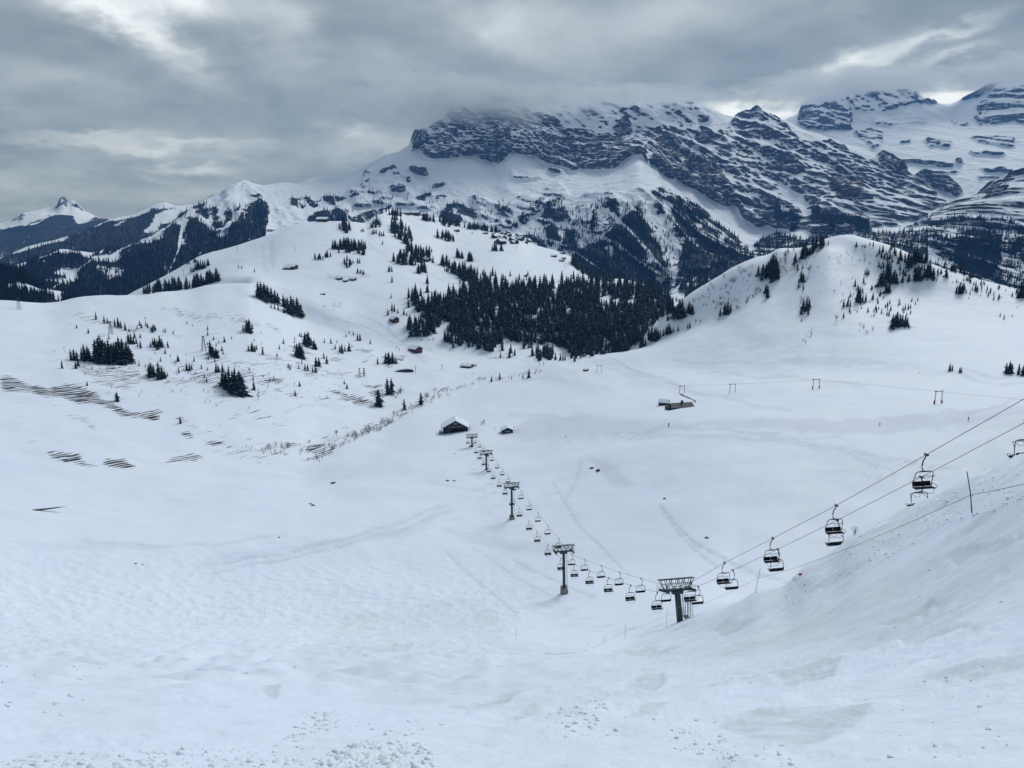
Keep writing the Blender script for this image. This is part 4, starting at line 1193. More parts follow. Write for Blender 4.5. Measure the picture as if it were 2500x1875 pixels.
M_BARK = plain('spruce_bark', (0.045, 0.035, 0.028), 0.9, 0.0, 0.4, 4.0)


def needle_material(name, snowy, k=1.0):
    m, t, b = material(name)
    geo = t.new('ShaderNodeNewGeometry')
    pos = geo.outputs['Position']
    info = t.new('ShaderNodeObjectInfo')
    sp = t.new('ShaderNodeSeparateXYZ')
    t.l.new(geo.outputs['True Normal'], sp.inputs[0])
    base = t.mix(t.noise(pos, 0.25, 4.0, 0.65), (0.005 * k, 0.010 * k, 0.013 * k), (0.017 * k, 0.025 * k, 0.026 * k))
    base = t.mix(t.math('MULTIPLY', info.outputs['Random'], 0.35), base, (0.010 * k, 0.020 * k, 0.026 * k))
    base = t.mix(t.smooth(t.noise(pos, 0.10, 3.0, 0.6, w=6.0), 0.48, 0.66), base, (0.026 * k, 0.040 * k, 0.045 * k))
    up = t.math('ABSOLUTE', sp.outputs[2])
    sn = t.math('MULTIPLY', t.smooth(up, 0.35, 0.9), t.smooth(t.noise(pos, 0.40, 4.0, 0.7), 0.52, 0.68))
    t.put(b.inputs['Base Color'], t.mix(t.math('MULTIPLY', sn, snowy), base, (0.55, 0.62, 0.68)))
    b.inputs['Roughness'].default_value = 0.85
    b.inputs['Specular IOR Level'].default_value = 0.1
    return m


M_NEEDLE = needle_material('spruce_needles', 0.38)
M_NEEDLE_FAR = needle_material('spruce_needles_far', 0.08, 0.6)
M_NEEDLE_WOODS = needle_material('spruce_needles_dusted', 0.55)


def crown_arrays(seed, tiers, blades, slim=0.19, ragged=0.55):
    """drooping boughs in tiers round a thin core, height 1; returns vertices and triangles"""
    r = random.Random(seed)
    V, T = [], []

    def tri(a, b, c):
        n = len(V)
        V.extend((a, b, c))
        T.append((n, n + 1, n + 2))
    lean = (r.uniform(-.02, .02), r.uniform(-.02, .02))
    for i in range(tiers):
        f = i / (tiers - 1)
        z = 0.09 + 0.86 * f ** 0.92
        R0 = slim * (1 - f) ** 0.66 + 0.012
        a0 = r.uniform(0, 6.28)
        for k in range(blades):
            if r.random() < 0.06:
                continue
            a = a0 + 6.283 * k / blades + r.uniform(-.3, .3)
            R1 = R0 * (1 + ragged * r.uniform(-1, 0.75))
            dr = R1 * r.uniform(0.30, 0.62)
            wd = 6.283 / blades * r.uniform(0.50, 0.80)
            ox, oy = lean[0] * z, lean[1] * z
            top = (ox, oy, min(1.0, z + 0.075 * (1 - 0.4 * f)))
            tip = (ox + R1 * math.cos(a), oy + R1 * math.sin(a), z - dr)
            q = 0.66
            l = (ox + q * R1 * math.cos(a - wd), oy + q * R1 * math.sin(a - wd), z - dr * 0.75 + 0.01)
            rr = (ox + q * R1 * math.cos(a + wd), oy + q * R1 * math.sin(a + wd), z - dr * 0.70 + 0.01)
            tri(top, l, tip)
            tri(top, tip, rr)
    n = 5
    for k in range(n):
        a, b = 6.283 * k / n, 6.283 * (k + 1) / n
        tri((slim * .5 * math.cos(a), slim * .5 * math.sin(a), 0.07), (slim * .5 * math.cos(b), slim * .5 * math.sin(b), 0.07), (lean[0], lean[1], 1.0))
    return np.array(V, float), np.array(T, int)


def merged(name, specs, variants, mat):
    """many small trees as one mesh; specs: (x, y, z, height, width factor)"""
    Vs, Ts, off = [], [], 0
    for (x_, y_, z_, h, wf) in specs:
        V, T = variants[rng.integers(len(variants))]
        a = rng.uniform(0, 6.28)
        c, s_ = math.cos(a), math.sin(a)
        P = np.stack([(V[:, 0] * c - V[:, 1] * s_) * h * wf + x_, (V[:, 0] * s_ + V[:, 1] * c) * h * wf + y_, V[:, 2] * h * 1.03 + z_ - 0.03 * h], 1)
        Vs.append(P)
        Ts.append(T + off)
        off += len(V)
    return soup_object(name, np.concatenate(Vs), np.concatenate(Ts), mat)


# ------------------------------------------------------------------ spruces: where each one stands
PLACES = {}
TREES = []          # (place, u, v of the foot, height in pixels)


def trees(place, zoom, pts):
    ox, oy, k = zoom
    for (a, b, h) in pts:
        TREES.append((place, ox + a * k, oy + b * k, h * k))


def scatter(place, zoom, poly, n, h, jit=0.25, holes=()):
    ox, oy, k = zoom
    P = np.array(poly, float) * k + np.array([ox, oy])
    got = 0
    lo, hi = P.min(0), P.max(0)
    for _ in range(n * 40):
        p = rng.uniform(lo, hi)
        if not in_poly(np.array([p[0]]), np.array([p[1]]), [tuple(q) for q in P])[0]:
            continue
        if any(q[0] < p[0] < q[2] and q[1] < p[1] < q[3] for q in holes):
            continue
        TREES.append((place, p[0], p[1], h * k * rng.uniform(1 - jit, 1 + jit)))
        got += 1
        if got >= n:
            break


def line(place, zoom, pts, n, h, spread=6, jit=0.3):
    ox, oy, k = zoom
    a = np.array(pts, float)
    L = np.concatenate([[0], np.cumsum(np.hypot(*np.diff(a, axis=0).T))])
    for t in np.sort(rng.uniform(0, L[-1], n)):
        TREES.append((place, ox + np.interp(t, L, a[:, 0]) * k, oy + (np.interp(t, L, a[:, 1]) + rng.uniform(-spread, spread)) * k, h * k * rng.uniform(1 - jit, 1 + jit)))


Z5, Z6, Z2, Z1, Z3, Z4, Z8 = (0, 720, .2893), (620, 720, .2893), (620, 400, .2893), (0, 400, .2893), (1240, 400, .2893), (1860, 400, .2893), (1860, 720, .2893)
trees('the row stepping down from the left skyline', Z5, [(810, 205, 55), (880, 235, 55), (907, 240, 45), (970, 265, 60), (1000, 275, 75), (1022, 282, 60), (1058, 298, 60)])
trees('the loose row right of the second lattice pylon', Z5, [(1195, 280, 42), (1248, 280, 42), (1288, 300, 50), (1310, 302, 48), (1377, 308, 25), (1462, 325, 28)])
trees('the clump above the big left grove', Z5, [(1085, 405, 70), (1108, 412, 75), (1135, 362, 52), (1130, 415, 60), (1152, 410, 50), (1185, 362, 40), (1187, 450, 65)])
trees('the clump halfway to the third lattice pylon', Z5, [(1290, 425, 60), (1310, 440, 70), (1330, 462, 75), (1350, 440, 85), (1372, 440, 65), (1418, 445, 50), (1395, 495, 40)])
trees('the big dark grove on the left slope', Z5, [
    (600, 545, 75), (625, 552, 80), (650, 556, 70), (660, 600, 65), (690, 545, 80), (715, 555, 115), (740, 545, 100), (760, 560, 90), (810, 570, 160), (835, 560, 165), (860, 575, 170),
    (885, 560, 155), (905, 575, 150), (930, 570, 160), (950, 575, 140), (975, 580, 150), (1000, 578, 150), (1020, 575, 180), (1045, 575, 170), (1070, 570, 140), (1095, 570, 120), (1110, 560, 90),
    (525, 620, 60), (640, 620, 55)])
trees('the clump below the big left grove', Z5, [(1260, 680, 85), (1280, 695, 110), (1300, 690, 85), (1345, 710, 120), (1370, 705, 90), (1395, 700, 60)])
trees('the turf-striped lower left slope', Z5, [(735, 765, 38), (990, 900, 72), (1522, 1085, 60)])
trees('the short row between the left clumps', Z5, [(1500, 560, 50), (1575, 635, 60), (1600, 640, 65), (1620, 630, 45)])
trees('the tallest dark clump on the striped slope', Z5, [(1825, 655, 75), (1845, 650, 60), (1880, 645, 65), (1930, 665, 65), (1980, 660, 55), (1880, 770, 120), (1910, 790, 130), (1940, 810, 150),
      (1965, 830, 170), (1990, 840, 175), (2020, 845, 180), (2045, 845, 150), (2145, 800, 70), (2105, 635, 25)])
trees('the thin line under the left ridge', Z5, [(1578, 245, 25), (1627, 262, 20), (2052, 300, 45), (2085, 312, 90), (2105, 315, 100), (2130, 290, 50)])
trees('the scatter by the third lattice pylon', Z5, [(1803, 380, 35), (1895, 398, 48), (2145, 390, 24), (2097, 470, 48), (2130, 475, 72), (2150, 478, 50), (1780, 500, 100), (1800, 520, 80), (1825, 530, 75), (1840, 535, 60)])
trees('the upright cluster on the middle snow slope', Z6, [(60, 320, 15), (250, 410, 45), (65, 420, 20), (215, 460, 40), (345, 375, 25), (342, 405, 25), (342, 450, 35), (385, 350, 32), (400, 355, 40), (430, 420, 95),
      (445, 440, 70), (462, 430, 110), (490, 420, 45), (510, 455, 70), (525, 462, 55)])
trees('the tight clump over the fourth pylon', Z6, [(365, 520, 100), (385, 530, 115), (405, 535, 100), (425, 545, 50)])
trees('the scattered row left of the valley chalet', Z6, [(595, 405, 40), (650, 408, 48), (700, 405, 30), (660, 465, 22), (685, 458, 42), (725, 475, 50), (745, 490, 75), (768, 475, 50), (803, 475, 70), (828, 440, 25),
      (778, 352, 30), (805, 325, 24), (840, 338, 35), (875, 380, 55), (895, 385, 60), (982, 412, 45)])
trees('the small clumps left of the twin pylon', Z6, [(590, 535, 50), (615, 580, 68), (525, 600, 75), (550, 605, 75), (430, 635, 55), (455, 640, 60), (495, 650, 50), (522, 655, 65)])
trees('the striped banks above the stream gully', Z6, [(785, 790, 45), (348, 850, 50), (80, 695, 20), (135, 725, 30)])
trees('the close clump by the sunken lift shelter', Z6, [(1045, 585, 58), (1112, 575, 85), (1140, 578, 92), (1172, 572, 85), (1200, 580, 50)])
trees('the tiny trees left of the valley chalet', Z6, [(1205, 445, 18), (1228, 468, 22), (1290, 455, 12)])
trees('the stream gully', Z6, [(1130, 840, 130), (1160, 830, 120), (1055, 940, 135), (1270, 970, 90), (1410, 925, 100)])
trees('the snow edge left of the long forest foot', Z6, [(2005, 730, 52), (2075, 715, 62), (2175, 710, 32), (2080, 530, 50), (2155, 528, 75), (2200, 510, 60), (2270, 705, 45), (2320, 700, 75)])
trees('the two leaning groves above the left hillside', Z2, [(35, 1130, 120), (60, 1140, 130), (90, 1150, 125), (120, 1160, 120), (150, 1165, 110), (180, 1175, 100), (205, 1175, 80), (145, 1215, 40), (175, 1225, 45),
      (205, 1235, 50), (250, 1205, 95), (265, 1215, 80), (290, 1260, 120), (315, 1270, 140), (340, 1280, 130), (370, 1285, 140), (395, 1285, 90), (255, 1255, 50)])
trees('the front slope of the forest hill', Z2, [(1165, 1000, 55), (1157, 1132, 38), (1130, 1275, 50), (1165, 1235, 60), (1185, 1245, 65), (1215, 1258, 40), (1265, 1272, 50), (1290, 1278, 30), (1500, 745, 38), (1842, 592, 22)])
# the rounded right-hand hill
RH = 'the right hill'
trees('the long rib of trees on the right hill', Z4, [(45, 1130, 110), (30, 1090, 80), (85, 1000, 110), (280, 830, 85), (270, 845, 60), (300, 900, 60), (345, 880, 45), (335, 800, 80), (350, 780, 110), (370, 750, 90), (400, 760, 70),
      (430, 730, 110), (460, 700, 85), (500, 690, 90), (520, 690, 60), (560, 680, 40), (300, 705, 40), (200, 770, 45), (225, 750, 30), (480, 735, 30)])
scatter('the long rib of trees on the right hill', Z4, [(-40, 890), (140, 840), (150, 970), (70, 1030), (0, 1050), (-30, 1000)], 28, 95)
scatter('the long rib of trees on the right hill', Z4, [(330, 780), (520, 670), (540, 690), (440, 760), (350, 810)], 16, 75)
trees('the narrow strip below the rib of the right hill', Z4, [(330, 990, 90), (345, 1000, 80), (310, 1050, 60), (350, 1060, 50), (345, 1230, 90), (375, 1240, 100), (400, 1215, 80), (330, 1270, 60), (390, 1270, 60), (335, 1325, 35)])
trees('the sparse upper face of the right hill', Z4, [(795, 700, 50), (850, 700, 30), (870, 705, 35), (910, 685, 35), (940, 690, 40), (970, 780, 40), (990, 760, 70), (1010, 790, 60), (1020, 740, 60), (1050, 765, 35), (1080, 800, 70),
      (1100, 830, 45), (1130, 770, 50), (1165, 810, 80), (1180, 815, 60), (1210, 790, 40), (870, 815, 28), (985, 870, 60), (1005, 885, 50), (1165, 895, 60), (1090, 720, 70), (1110, 700, 50), (885, 935, 60), (870, 930, 40), (900, 930, 45),
      (785, 1030, 60), (858, 1005, 60)])
trees('the crest grove of the right hill', Z4, [(1230, 870, 110), (1250, 880, 120), (1280, 840, 130), (1300, 830, 110), (1330, 830, 100), (1350, 835, 90), (1380, 835, 90), (1400, 830, 70), (1240, 800, 60)])
line('the far crest of the right hill', Z4, [(1230, 770), (1330, 800), (1430, 836), (1560, 885), (1710, 938)], 40, 54, 6)
line('the far crest of the right hill', Z4, [(1740, 953), (1900, 986), (2060, 1028), (2220, 1073)], 52, 40, 4)
trees('the dark band under the crest of the right hill', Z4, [(1290, 980, 110), (1310, 985, 130), (1330, 975, 100), (1240, 985, 60), (1185, 1000, 70), (1355, 960, 60), (1390, 950, 100), (1410, 960, 120), (1440, 970, 90), (1370, 900, 60),
      (1420, 900, 60), (1485, 935, 60), (1510, 925, 50), (1555, 955, 80), (1600, 942, 12)])
trees('the tall central grove of the right hill', Z4, [(1000, 1030, 110), (1020, 1010, 120), (1050, 980, 140), (1070, 970, 130), (1080, 1000, 120), (1110, 1005, 110), (1130, 1005, 80), (1050, 1090, 90), (1070, 1080, 80), (1000, 1110, 50), (1025, 1135, 30)])
trees('the slanting row mid right hill', Z4, [(690, 1205, 70), (725, 1195, 80), (745, 1200, 60), (740, 1245, 45), (805, 1170, 130), (825, 1160, 120), (850, 1150, 60), (875, 1160, 75), (935, 1140, 60)])
scatter('the loose trees over the right hill', Z4, [(980, 700), (1200, 760), (1330, 860), (1540, 920), (1480, 990), (1250, 1010), (1150, 940), (1000, 900)], 56, 40, 0.5)
scatter('the loose trees over the right hill', Z4, [(650, 1160), (900, 1000), (1000, 1100), (1260, 1150), (1280, 1280), (960, 1290), (700, 1280)], 44, 34, 0.5)
scatter('the loose trees over the right hill', Z4, [(1560, 960), (1720, 970), (2000, 1040), (2180, 1110), (2000, 1160), (1640, 1080)], 36, 30, 0.5)
trees('the low saplings of the right hill', Z4, [(895, 1250, 45), (960, 1230, 45), (985, 1225, 30), (1010, 1260, 45), (1055, 1275, 40), (1060, 1200, 50), (1080, 1180, 40), (1060, 1230, 30), (925, 1290, 18), (690, 1295, 50), (1190, 1235, 40),
      (1210, 1225, 50), (1235, 1225, 50), (1255, 1215, 35), (1265, 1160, 35), (1295, 1185, 30), (1315, 1155, 35), (1320, 1190, 12)])
trees('the lowest clump of the right hill', Z4, [(1100, 1390, 120), (1120, 1370, 100), (1140, 1370, 120), (1165, 1370, 100), (1185, 1360, 90), (1210, 1370, 90), (1225, 1370, 80), (1240, 1385, 50), (1110, 1400, 40)])
trees('the small clumps on the right shoulder', Z4, [(1640, 1090, 60), (1665, 1098, 80), (1690, 1090, 70), (1705, 1060, 50), (1725, 1085, 25), (1775, 1060, 25), (1800, 1065, 45), (1820, 1070, 40), (1855, 1050, 35), (1703, 985, 30),
      (1725, 980, 30), (1760, 1000, 40), (1745, 1135, 15), (1898, 1080, 12), (2160, 1130, 60), (2180, 1125, 100), (2200, 1130, 90), (2150, 1090, 50), (2010, 1285, 25), (2043, 1310, 35), (2112, 1290, 18), (2155, 1215, 14)])
trees('the snow bump at the right edge', Z8, [(1585, 640, 60), (1605, 640, 50), (1665, 655, 40), (1680, 655, 45), (1325, 660, 15), (2060, 663, 75), (2085, 665, 85), (2105, 666, 70), (2165, 672, 75), (2205, 680, 85)])
# the rib where the right hill meets the forest
W = 'the edge of the valley forest'
trees(W, Z3, [(850, 1590, 80), (880, 1592, 95), (905, 1590, 110), (930, 1588, 110), (950, 1585, 90), (990, 1580, 100), (1010, 1570, 90), (1115, 1555, 70), (1135, 1545, 90), (1160, 1530, 60), (1190, 1490, 100), (1210, 1490, 120),
      (1235, 1495, 110), (1255, 1490, 100), (1270, 1480, 70), (1285, 1460, 60), (1310, 1450, 60), (1335, 1440, 70), (1355, 1435, 85), (1372, 1430, 60), (1395, 1420, 45), (1435, 1410, 50), (1515, 1390, 45), (1535, 1385, 55),
      (1395, 1290, 80), (1410, 1300, 90), (1430, 1305, 110), (1450, 1290, 130), (1470, 1270, 120), (1485, 1300, 80), (1525, 1260, 90), (1550, 1268, 80), (1560, 1265, 60), (1790, 1285, 70), (1830, 1270, 90), (1855, 1265, 100), (1880, 1240, 60),
      (1270, 1300, 60), (1312, 1290, 40)])
KN = ['the small grove on the knoll crest', 'the paired grove right of the knoll crest', 'the low thicket below the paired grove', 'the tiny trees right of the knoll crest', 'the lone saplings mid knoll',
      'the long grove below the ridge restaurant', 'the wide grove on the knoll flank', 'the short row left of the knoll flank', 'the drooping clump under the wide grove', 'the four trees right of the drooping clump',
      'the clump above the ledge huts', 'the large grove round the snow-roofed chalet', 'the dark oval grove on the upper meadow', 'the slanting row on the village meadow', 'the diagonal belt joining the valley forest',
      'the trees just under the ridge restaurant', 'the trees left of the ridge restaurant', 'the trees right of the ridge restaurant', 'the fringe climbing to the top ridge', 'the dark wood behind the upper meadow',
      'the tree line behind the village', 'the clump below the village front', 'the pair under the large grove', 'the pair left of the large grove', 'the tiny trees left of the oval grove']
ki = 0
for poly, n, h in [
        ([(710, 560), (750, 500), (800, 520), (830, 590), (780, 590)], 16, 62), ([(960, 500), (1000, 490), (1085, 500), (1085, 540), (1000, 555)], 16, 48), ([(985, 585), (1020, 575), (1095, 600), (1095, 622), (1030, 610)], 14, 32),
        ([(900, 560), (940, 550), (940, 575), (905, 582)], 6, 20), ([(1080, 665), (1100, 665), (1100, 685), (1080, 685)], 3, 18),
        ([(1160, 520), (1250, 510), (1335, 600), (1330, 680), (1260, 700), (1210, 640), (1160, 600)], 55, 62), ([(660, 715), (720, 755), (850, 768), (945, 772), (945, 710), (800, 700), (740, 700)], 36, 66),
        ([(490, 812), (520, 790), (650, 770), (650, 782), (600, 812), (540, 815)], 15, 42), ([(740, 840), (800, 810), (825, 835), (825, 888), (780, 880), (750, 850)], 16, 42), ([(832, 838), (905, 832), (905, 842), (832, 842)], 4, 36),
        ([(870, 915), (935, 925), (935, 937), (870, 922)], 7, 38), ([(1155, 825), (1280, 760), (1290, 720), (1360, 720), (1450, 750), (1515, 800), (1515, 845), (1430, 835), (1330, 862), (1180, 855)], 75, 66),
        ([(1540, 610), (1600, 610), (1690, 625), (1690, 655), (1630, 662), (1540, 625)], 26, 52), ([(1695, 770), (1710, 770), (1840, 818), (1838, 832), (1700, 785)], 14, 58),
        ([(1565, 850), (1600, 850), (1740, 900), (1880, 960), (1890, 1005), (1760, 980), (1640, 900)], 46, 74), ([(1168, 470), (1220, 470), (1225, 498), (1175, 498)], 6, 50), ([(1130, 425), (1245, 420), (1250, 440), (1150, 440)], 20, 46),
        ([(1420, 460), (1525, 470), (1525, 492), (1430, 482)], 20, 48), ([(1000, 448), (1060, 418), (1140, 385), (1142, 395), (1060, 430), (1000, 456)], 18, 24), ([(1565, 480), (1690, 500), (1740, 528), (1650, 534), (1575, 520)], 42, 50),
        ([(1770, 535), (1900, 545), (2060, 575), (2060, 585), (1900, 560), (1770, 548)], 46, 48), ([(2005, 725), (2088, 732), (2088, 742), (2005, 732)], 7, 62), ([(1380, 912), (1450, 905), (1460, 922), (1385, 924)], 5, 80),
        ([(1125, 905), (1170, 900), (1170, 915), (1125, 918)], 3, 52), ([(1600, 905), (1640, 905), (1640, 913), (1600, 913)], 4, 40)]:
    scatter(KN[ki], Z2, poly, n, h)
    ki += 1
KF = 'the fringe of woods behind the left ridge'
line(KF, Z1, [(1190, 1100), (1400, 1072), (1540, 1062), (1660, 1040), (1780, 1000), (1860, 980)], 75, 78, 6)
line(KF, Z1, [(985, 1095), (1200, 1005), (1380, 930), (1550, 845)], 55, 40, 8)
trees(KF, Z1, [(1610, 912, 40), (1622, 912, 40), (1635, 908, 40), (1650, 892, 55), (1665, 888, 70), (1680, 888, 65), (1695, 886, 70), (1712, 884, 65), (1728, 878, 60), (1750, 860, 55), (1762, 858, 50), (1580, 848, 40), (1597, 848, 45), (1640, 832, 45),
      (1652, 832, 35), (2013, 880, 28), (2040, 882, 26), (2148, 915, 32)])
VF = 'the valley forest'
P0 = (0, 0, 1.0)
HOLES = [(1466, 722, 1488, 752), (1496, 732, 1514, 756), (1536, 730, 1552, 750), (1246, 742, 1266, 758), (1076, 780, 1090, 800)]
scatter(VF, P0, [(1003, 738), (1012, 720), (1030, 745), (1075, 735), (1120, 715), (1160, 682), (1190, 690), (1240, 702), (1300, 694), (1380, 702), (1430, 695), (1500, 705), (1545, 695), (1600, 712), (1640, 735),
        (1650, 760), (1612, 775), (1590, 800), (1560, 842), (1520, 855), (1450, 862), (1405, 868), (1380, 850), (1330, 840), (1240, 832), (1200, 852), (1130, 832), (1092, 815), (1110, 785), (1060, 800), (1018, 762)], 1950, 26, 0.45, HOLES)
scatter(VF, P0, [(995, 790), (1060, 780), (1062, 820), (1000, 822)], 42, 28, 0.25)
scatter(VF, P0, [(985, 700), (1180, 660), (1420, 676), (1660, 735), (1620, 800), (1420, 885), (1080, 850), (960, 800)], 210, 20, 0.4)
scatter('the loose saplings over the striped left slope', P0, [(180, 790), (420, 770), (700, 860), (900, 930), (860, 990), (600, 960), (300, 900), (150, 850)], 60, 10, 0.35)
line(VF, P0, [(1085, 830), (1140, 842), (1205, 858)], 30, 26, 4)
scatter(VF, P0, [(1306, 855), (1350, 858), (1356, 882), (1310, 882)], 32, 25, 0.25)
line(VF, P0, [(1352, 882), (1420, 870), (1480, 862)], 34, 17, 3)
scatter(VF, P0, [(1500, 860), (1530, 855), (1575, 800), (1590, 745), (1560, 745), (1520, 790)], 60, 28, 0.25)
scatter(VF, P0, [(1250, 845), (1300, 835), (1300, 850), (1255, 858)], 6, 22)
line('the wooded drop beyond the village', P0, [(1396, 640), (1420, 664), (1455, 683), (1500, 683)], 80, 24, 5)
scatter(VF, P0, [(1490, 690), (1560, 695), (1620, 716), (1600, 722), (1500, 706)], 40, 22)

variants = [crown_arrays(s_, 9 + s_ % 4, 7 + s_ % 3, 0.165 + 0.012 * s_) for s_ in range(5)]
slim_v = [crown_arrays(s_ + 20, 7, 6, 0.18, 0.35) for s_ in range(5)]
tiny_v = [crown_arrays(s_ + 40, 4, 5, 0.17, 0.25) for s_ in range(4)]
crown_mesh, trunk_mesh = [], []
for i, (V, T) in enumerate(variants):
    o_ = soup_object('crown', V, T, M_NEEDLE)
    crown_mesh.append(o_.data)
    bpy.data.objects.remove(o_)
trunk_mesh = MB().tube([(0, 0, -0.04), (0, 0, 0.25), (0, 0, 0.92)], 0.018, 6, 0.004).mesh('trunk', M_BARK)

BIGGER = {'the valley forest': 1.0, 'the wooded drop beyond the village': 1.0, 'the far crest of the right hill': 0.9}
spots = []
for (place, u, v, h) in TREES:
    h *= BIGGER.get(place, 1.0 if 'right hill' in place else 1.15)
    p = S.at(u, v)
    if p is None:
        continue
    dist = math.sqrt(p[0] ** 2 + p[1] ** 2 + p[2] ** 2)
    if dist > 2600:
        continue
    spots.append((h, place, u, v, p, min(max(h * dist / F_PX, 1.5), 24.0)))
MASS = {'the valley forest': 0.42, 'the wooded drop beyond the village': 0.3, 'the fringe of woods behind the left ridge': 0.8, 'the far crest of the right hill': 0.8}
spots.sort(key=lambda t: -t[0] * MASS.get(t[1], 1.0))      # trees inside the forest mostly hide one another
solo, rest = spots[:318], spots[318:]
by_place = {}
for t in solo:
    by_place.setdefault(t[1], []).append(t)
dense = {'the valley forest'}
for place, ts in by_place.items():
    ts.sort(key=lambda t: t[2])
    for k, (h, _p, u, v, p, hm) in enumerate(ts):
        if place in dense and len(ts) > 8:
            lab = 'dark snow-dusted spruce standing in ' + place
        elif len(ts) == 1:
            lab = 'only tall single spruce in ' + place
        elif k == len(ts) - 1:
            lab = 'rightmost spruce of ' + place
        elif k > len(ts) // 2:
            lab = ORD[min(len(ts) - 1 - k, 24)] + ' spruce from the right, ' + place
        else:
            lab = ('leftmost spruce of ' if k == 0 else ORD[min(k, 24)] + ' spruce from the left, ') + place
        o = empty('spruce_tree', (p[0], p[1], p[2] - 0.15), random.uniform(0, 6.28), lab, 'spruce tree', place if len(ts) > 1 else None)
        wf = random.uniform(1.15, 1.7)
        if h > 28:
            wf *= 1.1
        o.scale = (hm * wf, hm * wf, hm)
        link('crown', crown_mesh[random.randrange(5)], o)
        link('trunk', trunk_mesh, o)
far_specs = [(t[4][0], t[4][1], t[4][2] - 0.3, t[5], random.uniform(1.15, 1.6)) for t in rest]
tag(merged('spruce_forest', far_specs, slim_v, M_NEEDLE_WOODS), 'dense snow-dusted spruce forest on the valley flank below the village', 'forest', kind='stuff')

# woods on the mountain sides: too many to count, one mass
FM = []


def sow(sh, n, lo, hi, hmin=11, hmax=19, seed=1):
    r = np.random.default_rng(seed)
    Wt = sh.attrs['wood'][1:-1, 1:-1]
    P = sh.P[1:-1, 1:-1]
    e1 = sh.P[1:-1, 2:] - P
    e2 = sh.P[2:, 1:-1] - P
    # even in the ground as it lies, weighted by how it shows from afar so that bare distant ground is not overfilled
    pu, pv = sh.pu[1:-1, 1:-1], sh.pv[1:-1, 1:-1]
    ar = np.abs((sh.pu[1:-1, 2:] - pu) * (sh.pv[2:, 1:-1] - pv))
    vis = (pu > -60) & (pu < 2560) & (sh.pv[2:, 1:-1] < pv)
    noise_ = fbm(P[..., 0] / 90, P[..., 2] / 420 + P[..., 1] / 700, 4, 5)
    wt = np.where(vis & (Wt > 0.04), ar * np.clip(1.15 * Wt + 0.5 * noise_ - 0.30, 0, 1), 0).ravel()
    idx = r.choice(len(wt), n, p=wt / wt.sum())
    a, b = r.uniform(0, 1, (n, 1)), r.uniform(0, 1, (n, 1))
    Q = P.reshape(-1, 3)[idx] + a * e1.reshape(-1, 3)[idx] + b * e2.reshape(-1, 3)[idx]
    h = r.uniform(hmin, hmax, n)
    for q, hh in zip(Q, h):
        FM.append((q[0], q[1], q[2] - 1.0, hh, 1.1))


sow(MS, 17000, 0, 1, 14, 24, 1)
sow(RS, 1800, 0, 1, 10, 20, 2)
sow(FH, 1600, 0, 1, 10, 18, 3)
sow(LC, 1500, 0, 1, 18, 30, 4)
tag(merged('mountain_forest', FM, tiny_v, M_NEEDLE_FAR), 'dark conifer woods covering the lower mountain sides and gullies', 'forest', kind='stuff')

# ------------------------------------------------------------------ chairlift
LD_ = Vector((-70.0, 383.0, 0)).normalized()       # down the line, seen from above
LP_ = Vector((LD_.y, -LD_.x, 0))                   # to its right
L0 = Vector((31.2, 135.4, 0))                      # the nearest pylon
HALF = 2.55
RZ = math.atan2(LP_.y, LP_.x)                      # turn that lays an object's x axis across the line


def on_line(u, v, off):
    """point where the sight line through a pixel meets the vertical plane of one rope; returns point and distance along the line"""
    d = px_dir(u, v)
    A = L0 + LP_ * off
    # k*d.xy = A + t*LD
    det = d[0] * -LD_.y + LD_.x * d[1]
    k = (A.x * -LD_.y + LD_.x * A.y) / det
    p = Vector((d[0] * k, d[1] * k, d[2] * k))
    return p, (p - A).dot(Vector((LD_.x, LD_.y, 0)))


LEFT_G = [(2500, 974), (2262, 1110), (2042, 1234), (1887, 1314), (1769, 1374), (1687, 1422), (1605, 1447), (1540, 1429), (1486, 1411), (1440, 1394), (1403, 1379), (1370, 1364), (1338, 1330), (1312, 1299), (1292, 1271), (1268, 1240),
          (1250, 1213), (1233, 1188), (1219, 1170), (1204, 1152), (1193, 1136), (1181, 1119), (1171, 1104), (1162, 1091), (1150, 1077), (1142, 1069)]
RIGHT_G = [(2507, 1029), (2249, 1165), (2044, 1270), (1899, 1341), (1789, 1392), (1705, 1433), (1627, 1431), (1565, 1412), (1512, 1397), (1468, 1381), (1427, 1366), (1396, 1354), (1363, 1314), (1337, 1282), (1313, 1252), (1292, 1225), (1272, 1199),
           (1255, 1178), (1240, 1160), (1226, 1143), (1214, 1127), (1201, 1109), (1190, 1099), (1180, 1088), (1171, 1078), (1160, 1068), (1149, 1060)]

# chair: hangs from its grip at the origin, faces +y
SEAT_Z = -3.30
g_grip = MB().box((-0.09, -0.22, -0.10), (0.09, 0.22, 0.10)).box((-0.05, -0.35, 0.03), (0.05, 0.35, 0.09))


